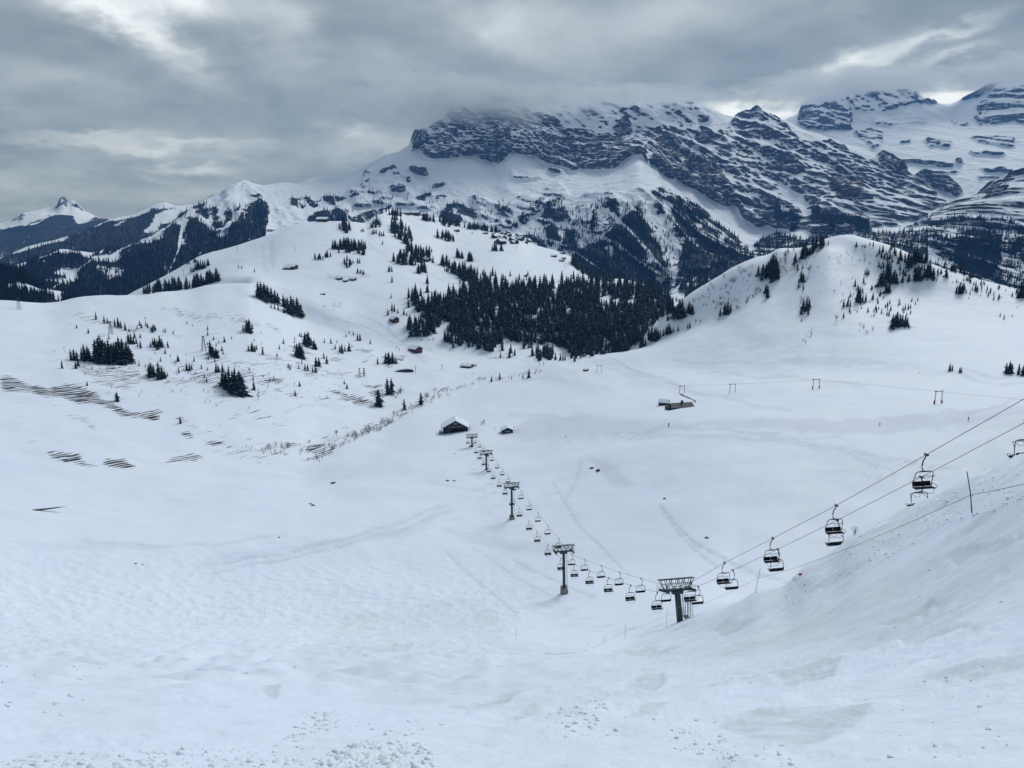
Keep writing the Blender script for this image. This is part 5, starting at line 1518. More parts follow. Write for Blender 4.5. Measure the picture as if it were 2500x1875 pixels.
def make_chair(side, bh=0.66):
    o = empty('lift_chair', (0, 0, 0))
    g_grip.build('grip', M_STEEL, o)
    s = side
    MB().tube([(0, 0, -0.05), (0.10 * s, 0, -0.30), (0.30 * s, 0, -0.62), (0.36 * s, 0, -1.05), (0.33 * s, 0, -1.40), (0.18 * s, 0, -1.60), (0, 0, -1.66)], 0.062, 6).build('hanger', M_STEEL, o, True)
    f = MB().beam((-0.55, 0, -1.68), (0.55, 0, -1.68), 0.12, 0.10)
    for q in (-1, 1):
        f.tube([(0.0, 0, -1.72), (q * 0.80, 0, -1.72), (q * 0.94, 0, -1.82), (q * 1.02, -0.10, -2.5), (q * 1.06, -0.22, -3.0), (q * 1.03, -0.10, -3.34), (q * 0.98, 0.42, -3.38)], 0.042, 6)
        f.tube([(q * 1.05, -0.2, -2.98), (q * 1.20, 0.30, -3.02), (q * 1.20, 0.46, -3.10), (q * 1.02, 0.40, -3.36)], 0.03, 5)
    f.beam((-1.0, -0.02, -3.38), (1.0, -0.02, -3.38), 0.06, 0.06)
    f.build('frame', M_STEEL, o)
    for q in (-1, 1):
        a, b = (0.03, 0.98) if q > 0 else (-0.98, -0.03)
        MB().add([(a, -0.16, SEAT_Z + 0.02), (b, -0.16, SEAT_Z + 0.02), (b, 0.48, SEAT_Z + 0.07), (a, 0.48, SEAT_Z + 0.07), (a, -0.16, SEAT_Z - 0.06), (b, -0.16, SEAT_Z - 0.06), (b, 0.44, SEAT_Z - 0.03), (a, 0.44, SEAT_Z - 0.03)],
                 [(0, 1, 2, 3), (7, 6, 5, 4), (0, 4, 5, 1), (1, 5, 6, 2), (2, 6, 7, 3), (3, 7, 4, 0)]).build('seat', M_SEAT, o)
        MB().add([(a, -0.14, SEAT_Z + 0.06), (b, -0.14, SEAT_Z + 0.06), (b, -0.32, SEAT_Z + bh), (a, -0.32, SEAT_Z + bh), (a, -0.22, SEAT_Z + 0.03), (b, -0.22, SEAT_Z + 0.03), (b, -0.39, SEAT_Z + bh - 0.02), (a, -0.39, SEAT_Z + bh - 0.02)],
                 [(3, 2, 1, 0), (4, 5, 6, 7), (0, 1, 5, 4), (1, 2, 6, 5), (2, 3, 7, 6), (3, 0, 4, 7)]).build('backrest', M_SEAT, o)
    MB().tube([(-1.0, -0.05, -2.35), (-0.72, 0.55, -1.98), (0.72, 0.55, -1.98), (1.0, -0.05, -2.35)], 0.026, 5).tube([(-0.45, 0.50, -1.99), (-0.28, 0.24, -2.30), (0.28, 0.24, -2.30), (0.45, 0.50, -1.99)], 0.022, 5).build('safety_bar', M_STEEL, o)
    MB().tube([(-0.82, 0.44, -3.36), (-0.78, 0.58, -3.74), (0.78, 0.58, -3.74), (0.82, 0.44, -3.36)], 0.024, 5).build('footrest', M_STEEL, o)
    return o


protoL, protoR = make_chair(1, 0.52), make_chair(1, 0.52)
ROPE = {}
for name, G, off, proto, rz in (('left', LEFT_G, -HALF, protoL, RZ + math.pi), ('right', RIGHT_G, HALF, protoR, RZ)):
    pts = []
    for (u, v) in G:
        p, t = on_line(u, v, off)
        pts.append((t, p, u))
    pts.sort(key=lambda q: q[0])
    ROPE[name] = pts
    nearest_up = [q for q in pts if q[0] < -1]
    down = [q for q in pts if q[0] >= -1]
    first = True
    for lst, word in ((nearest_up[::-1], 'uphill of'), (down, 'downhill past')):
        for k, (t, p, u) in enumerate(lst):
            if t > 372 or (name == 'left' and u > 2400):
                continue
            lab = f'empty dark chair on the {name} rope, {ORD[min(k, 24)]} {word} the big near pylon'
            if first:
                o = proto
                o.location = p
                o.rotation_euler = (0, 0, rz)
                tag(o, lab, 'lift chair', 'chairs hanging along the chairlift')
                first = False
            else:
                tag(dup(proto, p, rz, 1.0, lab, 'chairs hanging along the chairlift'), lab, 'lift chair')

for name, pts in ROPE.items():
    P_ = [q[1] for q in pts]
    up = P_[0] + (P_[0] - P_[1]) * 3.2
    poly = [up] + P_
    ctrl = [Vector(q) for q in poly]
    path = []
    for i in range(len(ctrl) - 1):
        a, b = ctrl[i], ctrl[i + 1]
        for k in range(4):
            path.append(a.lerp(b, k / 4))
    path.append(ctrl[-1])
    sm = [path[0]] + [(path[i - 1] + path[i] * 2 + path[i + 1]) / 4 for i in range(1, len(path) - 1)] + [path[-1]]
    c = MB().tube(sm, 0.030, 5)
    tag(c.build('haul_rope', M_CABLE), f'dark steel haul rope carrying the {name} line of chairs over the pylons', 'cable', 'ropes of the chairlift')


def make_pylon(top, base, lean_deg, big, label, arm_tilt=0.0):
    """top: centre of the cross arm, base: point where the column meets the snow"""
    o = empty('lift_pylon', base, RZ, label, 'pylon', 'pylons of the chairlift')
    Mi = Matrix.Rotation(-RZ, 4, 'Z')
    H = Mi @ (Vector(top) - Vector(base))
    hgt = H.length
    ax = H.normalized()
    side = Vector((1, 0, 0))
    fwd = ax.cross(side).normalized() * -1
    if fwd.y < 0:
        fwd = -fwd

    def L(x_, y_, z_):
        return H + side * x_ + fwd * y_ + ax * z_
    r0, r1 = (0.62, 0.55) if big else (0.50, 0.40)
    MB().tube([-ax * 1.5, H * 0.5, L(0, 0, -0.35)], r0, 14, r1).build('column', M_TEAL, o, True)
    MB().beam(L(-1.1, 0, -0.55), L(1.1, 0, -0.55), 0.75, 0.55).beam(L(-HALF - 0.35, 0, -0.12), L(HALF + 0.35, 0, -0.12), 0.5, 0.42).build('cross_arm', M_TEAL, o)
    ln = 2.7 if big else 2.1
    for q, nm in ((-1, 0), (1, 1)):
        m = MB().beam(L(q * HALF, -ln, -0.30), L(q * HALF, ln, -0.30), 0.16, 0.24)
        m.beam(L(q * (HALF + 0.34), -ln, -0.22), L(q * (HALF + 0.34), ln, -0.22), 0.28, 0.06)
        n = 8 if big else 6
        for i in range(n):
            y_ = -ln + 2 * ln * (i + .5) / n
            m.tube([L(q * HALF - 0.07, y_, -0.12), L(q * HALF + 0.07, y_, -0.12)], 0.22, 10)
        for i in range(4):
            y_ = -ln + 2 * ln * (i + .5) / 4
            m.beam(L(q * (HALF + 0.2), y_, -0.22), L(q * (HALF - 0.02), y_, -0.25), 0.06, 0.05)
        tr = m.build('sheave_train', M_STEEL, o)
        g = MB()
        for i in range(6):
            y_ = -ln + 2 * ln * i / 5
            g.beam(L(q * (HALF + 0.48), y_, -0.22), L(q * (HALF + 0.48), y_, 0.65), 0.04, 0.04)
        g.beam(L(q * (HALF + 0.48), -ln, 0.65), L(q * (HALF + 0.48), ln, 0.65), 0.04, 0.04)
        g.build('guard_rail', M_STEEL, tr)
    t = 1.9 if big else 1.7
    w = HALF + 0.95
    rail = MB()
    for y_ in (-0.55, 0.55):
        rail.beam(L(-w, y_, t), L(w, y_, t), 0.16, 0.14)
    rail.beam(L(-w * .62, -0.55, t + .07), L(w * .62, -0.55, t + .07), 0.22, 0.12)
    rail.build('lifting_frame', M_STEEL, o)
    st = MB()
    for y_ in (-0.55, 0.55):
        st.beam(L(-HALF, y_ * .4, 0), L(-w + .2, y_, t), 0.10, 0.10).beam(L(HALF, y_ * .4, 0), L(w - .2, y_, t), 0.10, 0.10)
        for i in range(4):
            x0 = -1.9 + i * 1.27
            st.beam(L(x0, y_ * .5, 0), L(x0 - 0.62 if i % 2 else x0 - 0.3, y_, t), 0.08, 0.08)
            st.beam(L(x0 + 0.1, y_ * .5, 0), L(x0 + 0.9, y_, t), 0.08, 0.08)
        st.beam(L(-w + 0.5, y_, t * .55), L(w - 0.5, y_, t * .55), 0.05, 0.05)
    st.build('brace', M_STEEL, o)
    ld = MB()
    for q in (-0.22, 0.22):
        ld.beam(ax * 0.8 + side * (0.95 + q * 0.0) + fwd * q + side * 0.0, L(0.95, q, -0.2), 0.05, 0.05)
    for i in range(int(hgt / 0.35)):
        b_ = ax * (0.8 + i * 0.35)
        if b_.length < hgt - 0.3:
            ld.beam(b_ + side * 0.95 - fwd * 0.22, b_ + side * 0.95 + fwd * 0.22, 0.035, 0.035)
    ld.build('ladder', M_STEEL, o)
    return o


def line_pt(u, v, D):
    p = unproject(np.array(u, float), np.array(v, float), np.array(D, float))
    return Vector(p)


tops = [((1653, 1438), 'tall near pylon with a wide steel lifting frame, at the foot of the steep slope', True),
        ((1376, 1345), 'second nearest pylon, standing in a tan concrete box on the snow flat', False),
        ((1249, 1189), 'third pylon, on a snow mound with a slanting concrete foot', False),
        ((1187, 1108), 'fourth pylon, short, rising from a rounded heap of snow', False),
        ((1152, 1067), 'farthest slim pylon just before the dark lift station', False)]
bases = [(1663, 1522), (1378, 1436), (1254, 1276), (1189, 1149), (1154, 1101)]
for i, (((u, v), lab, big), (ub, vb)) in enumerate(zip(tops, bases)):
    top, t = on_line(u, v, 0.0)
    foot = None
    dist = math.hypot(top.x, top.y)
    fp = line_pt(ub, vb, dist)
    lean = [0.30, 0.12, 0.06, 0.06, 0.06][i]
    hh = top.z - fp.z
    fp = Vector((top.x - LD_.x * hh * lean, top.y - LD_.y * hh * lean, 0))
    gz = S.z_at(fp.x, fp.y)
    fp.z = min(gz, top.z - 3) - 0.3
    py = make_pylon(top, fp, 0, big, lab)
    Mi = Matrix.Rotation(-RZ, 4, 'Z')
    if i == 0:
        w_ = MB()
        H = Mi @ (top - fp)
        pl = MB().box((1.2, -1.0, H.z - 5.4), (2.1, 1.6, H.z - 5.2))
        pl.build('platform', M_STEEL, py)
        cg = MB()
        for x_ in (1.2, 1.65, 2.1):
            for y_ in (-1.0, 0.3, 1.6):
                cg.beam((x_, y_, H.z - 5.2), (x_, y_ + 0.5, H.z - 1.2), 0.05, 0.05)
        for k in range(5):
            cg.beam((2.1, -1.0 + .1 * k, H.z - 5.0 + k * .8), (2.1, 1.6 + .1 * k, H.z - 5.0 + k * .8), 0.04, 0.04)
        cg.build('ladder_cage', M_STEEL, py)
        MB().box((-0.95, -0.95, H.z - 3.6), (-0.35, -0.55, H.z - 2.2)).build('control_box', M_STEEL, py)
    elif i in (1, 2):
        hB = 2.6 if i == 1 else 1.9
        MB().add([(-1.0, -1.1, -1.2), (1.0, -1.1, -1.2), (1.0, 1.2, -1.2), (-1.0, 1.2, -1.2), (-1.0, -0.9, hB - .7), (1.0, -0.9, hB - .7), (0.95, 1.1, hB), (-0.95, 1.1, hB)],
                 [(0, 3, 2, 1), (4, 5, 6, 7), (0, 1, 5, 4), (1, 2, 6, 5), (2, 3, 7, 6), (3, 0, 4, 7)]).build('concrete_foot', M_CONC, py)
    else:
        MB().box((-0.8, -0.8, -1.0), (0.8, 0.8, 0.7)).build('concrete_foot', M_CONC, py)


# ------------------------------------------------------------------ snow heaps, poles, rope line along the slope
def ground(u, v):
    p = S.at(u, v)
    return Vector(p)


POLES = [(2377, 1250, 85), (1843, 1449, 60), (1627, 1530, 42), (1526, 1560, 34), (1476, 1572, 22), (1436, 1577, 8),
         (481, 1524, 21), (646, 1503, 17), (826, 1452, 19), (906, 1411, 14), (984, 1356, 12), (1260, 1560, 26), (1213, 1512, 18), (1182, 1470, 13), (1174, 1428, 11), (1167, 1398, 10), (1036, 1296, 9)]
PLAB = ['tall slanting snow pole on the near slope under the right-hand chairs', 'leaning snow pole on the crest below the middle chairs', 'snow pole just left of the tall near pylon', 'thin snow pole left of the near pylon, second along the rope',
        'short leaning snow pole where the safety rope ends', 'tiny stub of a snow pole at the rope end', 'thin marker pole on the bumpy left slope, leftmost of its row', 'thin marker pole on the bumpy slope, second from the left',
        'thin marker pole midway on the bumpy slope', 'small marker pole higher on the bumpy slope', 'small marker pole near the piste fork', 'slim marker pole in the lower row below the second pylon', 'slim marker pole, second from the bottom of its row',
        'slim marker pole, third from the bottom of its row', 'tiny marker pole, fourth from the bottom of its row', 'tiny marker pole at the top of the centre row', 'tiny marker pole on the flat left of the third pylon']
pole_tops = []
for (u, v, h), lab in zip(POLES, PLAB):
    p = ground(u, v)
    d = p.length
    H = h * d / F_PX * 1.03
    tilt = {0: -0.27, 1: 0.14, 4: -0.12}.get(len(pole_tops), 0.0)
    m = MB().tube([(0, 0, -0.4), (tilt * H * .5, 0, H * .5), (tilt * H, 0, H)], 0.026, 6, 0.02)
    o = m.build('snow_pole', M_POLE)
    o.location = p
    tag(o, lab, 'snow pole', 'snow poles beside the piste')
    pole_tops.append((p, H, tilt))

knots = [(ground(1330, 1600), 0.05)]
order = [(4, 0.35), (3, 0.5), (2, 0.62), (1, 0.60), (0, 0.42)]
pts = [knots[0][0] + Vector((0, 0, 0.1))]
for k, f in order:
    p, H, tl = pole_tops[k]
    pts.append(p + Vector((tl * H * f, 0, H * f)))
e1 = pts[-1] + (pts[-1] - pts[-2]) * 0.35
e1.z = S.z_at(e1.x, e1.y) + 0.9
pts.append(e1)
path = []
for i in range(len(pts) - 1):
    L_ = (pts[i + 1] - pts[i]).length
    for k in range(10):
        t = k / 10
        q = pts[i].lerp(pts[i + 1], t)
        q.z -= 4 * t * (1 - t) * 0.008 * L_
        path.append(q)
path.append(pts[-1])
tag(MB().tube(path, 0.012, 5).build('safety_rope', M_POLE), 'thin grey safety rope strung between the leaning snow poles on the slope', 'rope')

# lumps of thrown snow at our feet and along the cut bank
def icoball(seed, n=0):
    r = np.random.default_rng(seed)
    t = (1 + 5 ** .5) / 2
    V = np.array([(-1, t, 0), (1, t, 0), (-1, -t, 0), (1, -t, 0), (0, -1, t), (0, 1, t), (0, -1, -t), (0, 1, -t), (t, 0, -1), (t, 0, 1), (-t, 0, -1), (-t, 0, 1)], float)
    T = [(0, 11, 5), (0, 5, 1), (0, 1, 7), (0, 7, 10), (0, 10, 11), (1, 5, 9), (5, 11, 4), (11, 10, 2), (10, 7, 6), (7, 1, 8), (3, 9, 4), (3, 4, 2), (3, 2, 6), (3, 6, 8), (3, 8, 9), (4, 9, 5), (2, 4, 11), (6, 2, 10), (8, 6, 7), (9, 8, 1)]
    V /= np.linalg.norm(V[0])
    out, mid = [], {}
    V = list(map(tuple, V))

    def m(a, b):
        k = (min(a, b), max(a, b))
        if k not in mid:
            q = np.array(V[a]) + np.array(V[b])
            V.append(tuple(q / np.linalg.norm(q)))
            mid[k] = len(V) - 1
        return mid[k]
    for a, b, c in T:
        x_, y_, z_ = m(a, b), m(b, c), m(c, a)
        out += [(a, x_, z_), (b, y_, x_), (c, z_, y_), (x_, y_, z_)]
    V = np.array(V) * (1 + 0.27 * r.standard_normal((len(V), 1)))
    V *= r.uniform(0.7, 1.25, 3)
    return V, np.array(out)


balls = [icoball(k) for k in range(8)]


def lumps(name, regions, label, seed):
    r = np.random.default_rng(seed)
    Vs, Ts, off = [], [], 0
    for (poly, n, lo, hi) in regions:
        P = np.array(poly, float)
        cnt = 0
        for _ in range(n * 6):
            u, v = r.uniform(P.min(0), P.max(0))
            if not in_poly(np.array([u]), np.array([v]), poly)[0]:
                continue
            p = S.at(u, v)
            if p is None:
                continue
            s_ = lo * (hi / lo) ** (r.uniform(0, 1) ** 2.4)
            V, T = balls[r.integers(8)]
            a = r.uniform(0, 6.28)
            c, s2 = math.cos(a), math.sin(a)
            Vs.append(np.stack([(V[:, 0] * c - V[:, 1] * s2) * s_ + p[0], (V[:, 0] * s2 + V[:, 1] * c) * s_ + p[1], V[:, 2] * s_ * 0.66 + p[2] - s_ * 0.06], 1))
            Ts.append(T + off)
            off += len(V)
            cnt += 1
            if cnt >= n:
                break
    o = soup_object(name, np.concatenate(Vs), np.concatenate(Ts), M_LUMP)
    return tag(o, label, 'snow', kind='stuff')


M_LUMP = plain('lump_snow', (0.745, 0.815, 0.885), 0.65, 0.0, 0.04, 6.0, 0.5)
lumps('snow_lumps', [
    ([(780, 1862), (830, 1825), (900, 1810), (1000, 1812), (1060, 1832), (1070, 1860), (1040, 1890), (780, 1890)], 300, 0.015, 0.062),
    ([(0, 1850), (200, 1835), (450, 1830), (700, 1820), (800, 1830), (800, 1890), (0, 1890)], 330, 0.010, 0.045),
    ([(690, 1800), (770, 1740), (820, 1735), (840, 1770), (760, 1800), (720, 1815)], 90, 0.012, 0.045),
    ([(800, 1740), (1100, 1770), (1080, 1800), (850, 1790)], 40, 0.01, 0.035),
    ([(1330, 1740), (1440, 1690), (1560, 1690), (1520, 1790), (1450, 1830), (1340, 1800)], 60, 0.010, 0.034), ([(1360, 1730), (1480, 1700), (1480, 1770), (1380, 1780)], 60, 0.010, 0.036),
    ([(1590, 1750), (1780, 1760), (1800, 1860), (1640, 1830)], 50, 0.01, 0.028), ([(1700, 1810), (1950, 1820), (1950, 1875), (1720, 1875)], 30, 0.01, 0.028),
    ([(2000, 1640), (2480, 1600), (2480, 1860), (2000, 1860)], 26, 0.010, 0.034), ([(1700, 1450), (2400, 1300), (2490, 1500), (1800, 1700)], 30, 0.02, 0.07),
    ([(1880, 1440), (1990, 1370), (2060, 1340), (2110, 1300), (2180, 1262), (2300, 1205), (2500, 1140), (2500, 1230), (2300, 1290), (2100, 1400), (1950, 1480)], 260, 0.03, 0.10),
    ([(1080, 1460), (1240, 1470), (1240, 1560), (900, 1600)], 30, 0.04, 0.10), ([(0, 1450), (700, 1440), (1000, 1560), (300, 1750), (0, 1750)], 60, 0.03, 0.08),
], 'crumbled lumps of thrown snow lying on the slope in front', 5)

# ------------------------------------------------------------------ buildings
def make_house(name, loc, rz, W_, D_, eave, ridge, wall_mat, label, group=None, over=0.6, snow=0.45, windows=0, door=True, cat='hut', base=1.0):
    """gabled house, gable end towards -y"""
    o = empty(name, loc, rz, label, cat, group)
    w2, d2 = W_ / 2, D_ / 2
    MB().add([(-w2, -d2, -base), (w2, -d2, -base), (w2, -d2, eave), (0, -d2, ridge), (-w2, -d2, eave), (-w2, d2, -base), (w2, d2, -base), (w2, d2, eave), (0, d2, ridge), (-w2, d2, eave)],
             [(0, 1, 2, 3, 4), (9, 8, 7, 6, 5), (1, 6, 7, 2), (5, 0, 4, 9), (0, 5, 6, 1)]).build('wall', wall_mat, o)
    k = (ridge - eave) / w2
    ov = over
    t = 0.16
    rf, sn = MB(), MB()
    for m, z0, th, o2 in ((rf, 0.02, t, ov), (sn, 0.02 + t, snow, ov * 0.92)):
        xe = w2 + o2
        ze = eave - k * o2
        y0, y1 = -d2 - o2, d2 + o2
        ys = (y0, y1)
        vs = []
        for y_ in ys:
            vs += [(-xe, y_, ze + z0), (0, y_, ridge + z0), (xe, y_, ze + z0), (xe, y_, ze + z0 + th), (0, y_, ridge + z0 + th * 1.05), (-xe, y_, ze + z0 + th)]
        m.add(vs, [(0, 1, 4, 5), (1, 2, 3, 4), (11, 10, 7, 6), (10, 9, 8, 7), (0, 6, 7, 1), (1, 7, 8, 2), (5, 4, 10, 11), (4, 3, 9, 10), (2, 8, 9, 3), (0, 5, 11, 6)])
    r_ = rf.build('roof', M_WOOD, o)
    if snow > 0:
        sn.build('snow_cover', M_ROOFSNOW, r_)
    for q in range(windows):
        x_ = (q - (windows - 1) / 2) * W_ / (windows + 1) * 0.9
        wn = MB().box((x_ - .55, -d2 - 0.10, eave * .42), (x_ + .55, -d2 - 0.01, eave * .42 + 1.0)).build('window', M_WOOD2, o)
        MB().box((x_ - .42, -d2 - 0.13, eave * .42 + .12), (x_ + .42, -d2 - 0.105, eave * .42 + .88)).build('pane', M_PANE, wn)
    if door:
        MB().box((w2 * .45, -d2 - 0.08, -0.2), (w2 * .45 + 1.0, -d2 - 0.01, 1.9)).build('door', M_WOOD2, o)
    return o


def place_on(u, v):
    for k in range(12):
        p = S.at(u, v + k)
        if p is not None and math.hypot(p[0], p[1]) < 1950:
            return Vector(p)
    return Vector(p)


# valley station of the chairlift
p = place_on(1112, 1053)
face = math.atan2(-p.x, -p.y)
st = make_house('lift_station', (p.x, p.y, p.z), RZ - 0.10, 16.2, 12.0, 3.9, 8.4, M_WOOD, 'large dark boarded lift station with a wide snowy gable roof in the valley', None, 1.1, 0.6, 0, False, 'lift station', 2.5)
for x_ in (-0.55, 0.55):
    wn = MB().box((x_ - .48, -6.12, 6.0), (x_ + .48, -6.01, 6.9)).build('window', M_WOOD2, st)
    MB().box((x_ - .40, -6.16, 6.1), (x_ + .40, -6.125, 6.8)).build('pane', M_PALE, wn)
sg = MB().box((-4.6, -6.10, 3.9), (4.8, -6.01, 5.1)).build('sign_board', M_SLATE, st)
mk = MB()
rr = random.Random(4)
x_ = -4.2
while x_ < 4.4:
    wd = rr.uniform(0.25, 0.6)
    if rr.random() < 0.62:
        mk.box((x_, -6.14, 4.2 + rr.uniform(0, .3)), (x_ + wd, -6.105, 4.45 + rr.uniform(0, .35)))
    x_ += wd + rr.uniform(0.15, 0.6)
mk.build('faded_marks', M_PALE, sg)
MB().box((-5.6, -6.10, 0.6), (-4.0, -6.01, 2.2)).build('door', M_WOOD2, st)
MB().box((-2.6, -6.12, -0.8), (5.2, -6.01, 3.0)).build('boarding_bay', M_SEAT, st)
fm = MB()
for k in range(7):
    fm.box((-10.6 + k * .33, -6.1, -2.0), (-10.42 + k * .33, -6.4, 2.8 - 0.1 * k))
fm.box((-10.7, -6.05, 1.0), (-8.2, -6.4, 1.25)).box((-10.7, -6.05, 2.0), (-8.2, -6.4, 2.25)).build('side_fence', M_WOOD, st)
for (x0, zt) in ((-9.4, 6.2), (8.9, 6.6)):
    MB().tube([(x0, -6.3, -1), (x0 + 0.3, -6.3, zt)], 0.10, 6).build('corner_pole', M_WOOD, st)

p = place_on(1238, 1055)
hut = make_house('wooden_hut', p, 0.12, 6.6, 6.0, 1.9, 3.4, M_WOOD, 'small dark hut with two pale windows and a snow-covered roof right of the station', None, 0.7, 0.5, 0, False, 'hut')
for x_ in (-0.75, 0.75):
    wn = MB().box((x_ - .62, -3.12, 0.75), (x_ + .62, -3.01, 1.75)).build('window', M_WOOD2, hut)
    MB().box((x_ - .52, -3.16, 0.85), (x_ + .52, -3.125, 1.65)).build('pane', M_PALE, wn)
for k, (u, v, h, lab) in enumerate([(1246, 1058, 6, 'first'), (1252, 1058, 6, 'second'), (1258, 1056, 7, 'third'), (1265, 1054, 7, 'fourth'), (1253, 1048, 6, 'fifth'), (1208, 1050, 8, 'sixth')]):
    p = place_on(u, v)
    o = MB().tube([(0, 0, -0.3), (0, 0, h * p.length / F_PX)], 0.11, 6, 0.09).build('fence_post', M_WOOD)
    o.location = p
    tag(o, f'short dark post beside the small hut, {lab} of six, counted from the front row', 'post', 'posts round the small hut')
p = place_on(1181, 1036)
o = empty('timber_gantry', p, 0.3, 'dark timber gantry with a slanting arm behind the lift station', 'gantry')
MB().beam((0.3, 0, -0.5), (0.3, 0, 3.4), 0.35, 0.35).build('post', M_WOOD, o)
MB().beam((0.3, 0, 2.6), (-2.0, 0, 1.2), 0.25, 0.3).build('arm', M_WOOD, o)
MB().beam((-1.7, 0, -0.4), (-1.7, 0, 1.4), 0.22, 0.22).beam((-0.9, 0, -0.4), (-0.9, 0, 1.8), 0.2, 0.2).build('prop', M_WOOD, o)

HUTS = [  # u, v of the foot, width m, gable height factor, turn, wall, label
    (1621, 988, 7.5, 0.5, 1.2, M_WOOD, 'snow-roofed dark hut left of the long bare-roofed barn on the flat'),
    (1430, 905, 5.0, 0.4, 0.9, M_WOOD2, 'half-buried brown hut near the leftmost drag-lift frame'),
    (962, 785, 12.0, 0.6, 0.7, M_REDWOOD, 'red chalet alone on the slope left of the valley forest'),
    (1014, 858, 15.0, 0.5, 0.8, M_REDWOOD, 'low reddish restaurant on the valley piste below the forest'),
    (1140, 897, 13.0, 0.35, 1.2, M_WOOD2, 'drag-lift base building with flat snowy roofs at the forest foot'),
    (1156, 894, 6.0, 0.35, 1.2, M_WOOD, 'small dark shed attached beside the drag-lift base building'),
    (712, 656, 17.0, 0.4, 1.3, M_REDWOOD, 'red-brown inn with terraces on the smooth left knoll'),
    (703, 657, 13.0, 0.3, 1.4, M_WOOD, 'low dark wing beside the inn on the left knoll'),
    (828, 682, 9.0, 0.4, 1.2, M_WOOD, 'dark hut on the ledge, leftmost of three below the inn'), (843, 687, 7.0, 0.35, 1.2, M_WOOD, 'dark hut on the ledge, middle of three below the inn'),
    (861, 684, 10.0, 0.4, 1.2, M_SLATE, 'grey-roofed hut on the ledge, right of three below the inn'),
    (788, 719, 6.0, 0.3, 1.0, M_WOOD, 'lone low hut on the smooth slope below the ledge huts'),
    (1038, 637, 15.0, 0.4, 1.3, M_WOOD2, 'snow-roofed chalet tucked in the upper woods'),
    (992, 524, 20.0, 0.4, 1.4, M_WOOD2, 'mountain restaurant on the top ridge, left wing'), (1012, 525, 26.0, 0.4, 1.4, M_WOOD, 'long mountain restaurant with white roofs on the top ridge'),
    (1034, 526, 16.0, 0.35, 1.5, M_WOOD2, 'mountain restaurant on the top ridge, right wing'), (788, 540, 22.0, 0.35, 1.5, M_WOOD, 'long low lift building on the crest of the left knoll'),
    (1575, 698, 9.0, 0.4, 1.2, M_WOOD2, 'tiny snowy barn at the brink above the forest'), (1283, 675, 7.0, 0.5, 0.4, M_WOOD, 'lone dark barn on the white meadow above the forest'),
    (1373, 620, 12.0, 0.45, 0.3, M_WOOD2, 'white-roofed chalet at the brink of the village meadow'), (1352, 627, 12.0, 0.4, 1.0, M_WOOD, 'dark barn left of the brink chalet on the village meadow'),
    (1376, 632, 9.0, 0.4, 1.0, M_WOOD, 'dark barn below the brink chalet, upper of two'), (1371, 638, 11.0, 0.4, 1.0, M_WOOD, 'dark barn below the brink chalet, lower of two'),
    (1115, 565, 12.0, 0.45, 0.8, M_WOOD, 'chalet beside a single tree on the upper meadow'), (1185, 571, 11.0, 0.4, 0.9, M_WOOD, 'outlying chalet at the upper left edge of the village')]
VILLAGE = [(1205, 573, 7), (1207, 581, 12), (1219, 567, 9), (1224, 571, 7), (1222, 580, 8), (1219, 588, 12), (1229, 585, 13), (1224, 595, 16), (1233, 573, 8), (1244, 577, 9), (1250, 588, 12), (1251, 595, 9), (1259, 594, 11), (1256, 582, 8),
           (1266, 578, 11), (1271, 587, 13), (1262, 572, 8), (1285, 595, 9), (1290, 589, 11), (1212, 593, 9), (1238, 566, 8), (1243, 570, 7)]
cols = {'left': 0, 'right': 0}
VL = ['westernmost', 'lower-left', 'upper-left', 'small upper', 'inner left', 'front-left', 'dark broad', 'long front-left', 'small back', 'middle', 'central front', 'squat front', 'long front-right', 'inner right', 'upper right', 'broad right', 'small back-right',
      'outer right front', 'outer right', 'detached front-left', 'topmost left', 'topmost right']
for (u, v, wd, hf, rz, mat, lab) in HUTS:
    p = place_on(u, v)
    wd *= 0.82
    make_house('chalet' if mat is not M_SLATE else 'barn', p, rz, wd * 0.8, wd, wd * hf * 0.55, wd * hf, mat, lab, 'scattered chalets and barns' if False else None, wd * 0.06, max(0.45, wd * 0.05) if mat is not M_SLATE else 0.25, 2 if wd > 8 else 0, wd > 8, 'chalet')
for (u, v, wd), w_ in zip(VILLAGE, VL):
    p = place_on(u, v)
    make_house('village_house', p, random.uniform(-0.9, 0.9), wd * 0.8, wd, wd * 0.34, wd * 0.66, random.choice([M_WOOD, M_WOOD2, M_WOOD]), f'{w_} dark timber house of the ridge village with a snowy roof', 'houses of the ridge village', wd * 0.07, 0.6, 2 if wd > 9 else 0, False, 'house')

# long barn with a bare roof, half drifted in
p = place_on(1658, 996)
o = empty('barn', p, 0.16, 'long half-buried barn with a bare grey roof on the snow flat', 'barn')
MB().add([(-8, -3.4, -1), (8, -3.4, -1), (8, 3.4, -1), (-8, 3.4, -1), (-8, -3.4, 0.9), (8, -3.4, 1.2), (8, 3.4, 1.2), (-8, 3.4, 0.9)], [(0, 1, 5, 4), (1, 2, 6, 5), (2, 3, 7, 6), (3, 0, 4, 7), (4, 5, 6, 7)]).build('wall', M_WOOD, o)
r_ = MB().add([(-6.6, -4.0, 0.75), (8.5, -4.0, 1.05), (8.3, 0.2, 3.3), (-5.6, 0.2, 3.0), (-6.6, -4.0, 0.95), (8.5, -4.0, 1.25), (8.3, 0.2, 3.5), (-5.6, 0.2, 3.2), (8.4, 4.0, 1.0), (-6.4, 4.0, 0.8), (8.4, 4.0, 1.2), (-6.4, 4.0, 1.0)],
              [(3, 2, 1, 0), (4, 5, 6, 7), (0, 1, 5, 4), (7, 6, 10, 11), (9, 8, 2, 3), (8, 9, 11, 10), (1, 2, 6, 5), (0, 4, 7, 3), (2, 8, 10, 6), (3, 7, 11, 9)]).build('roof', M_SLATE, o)
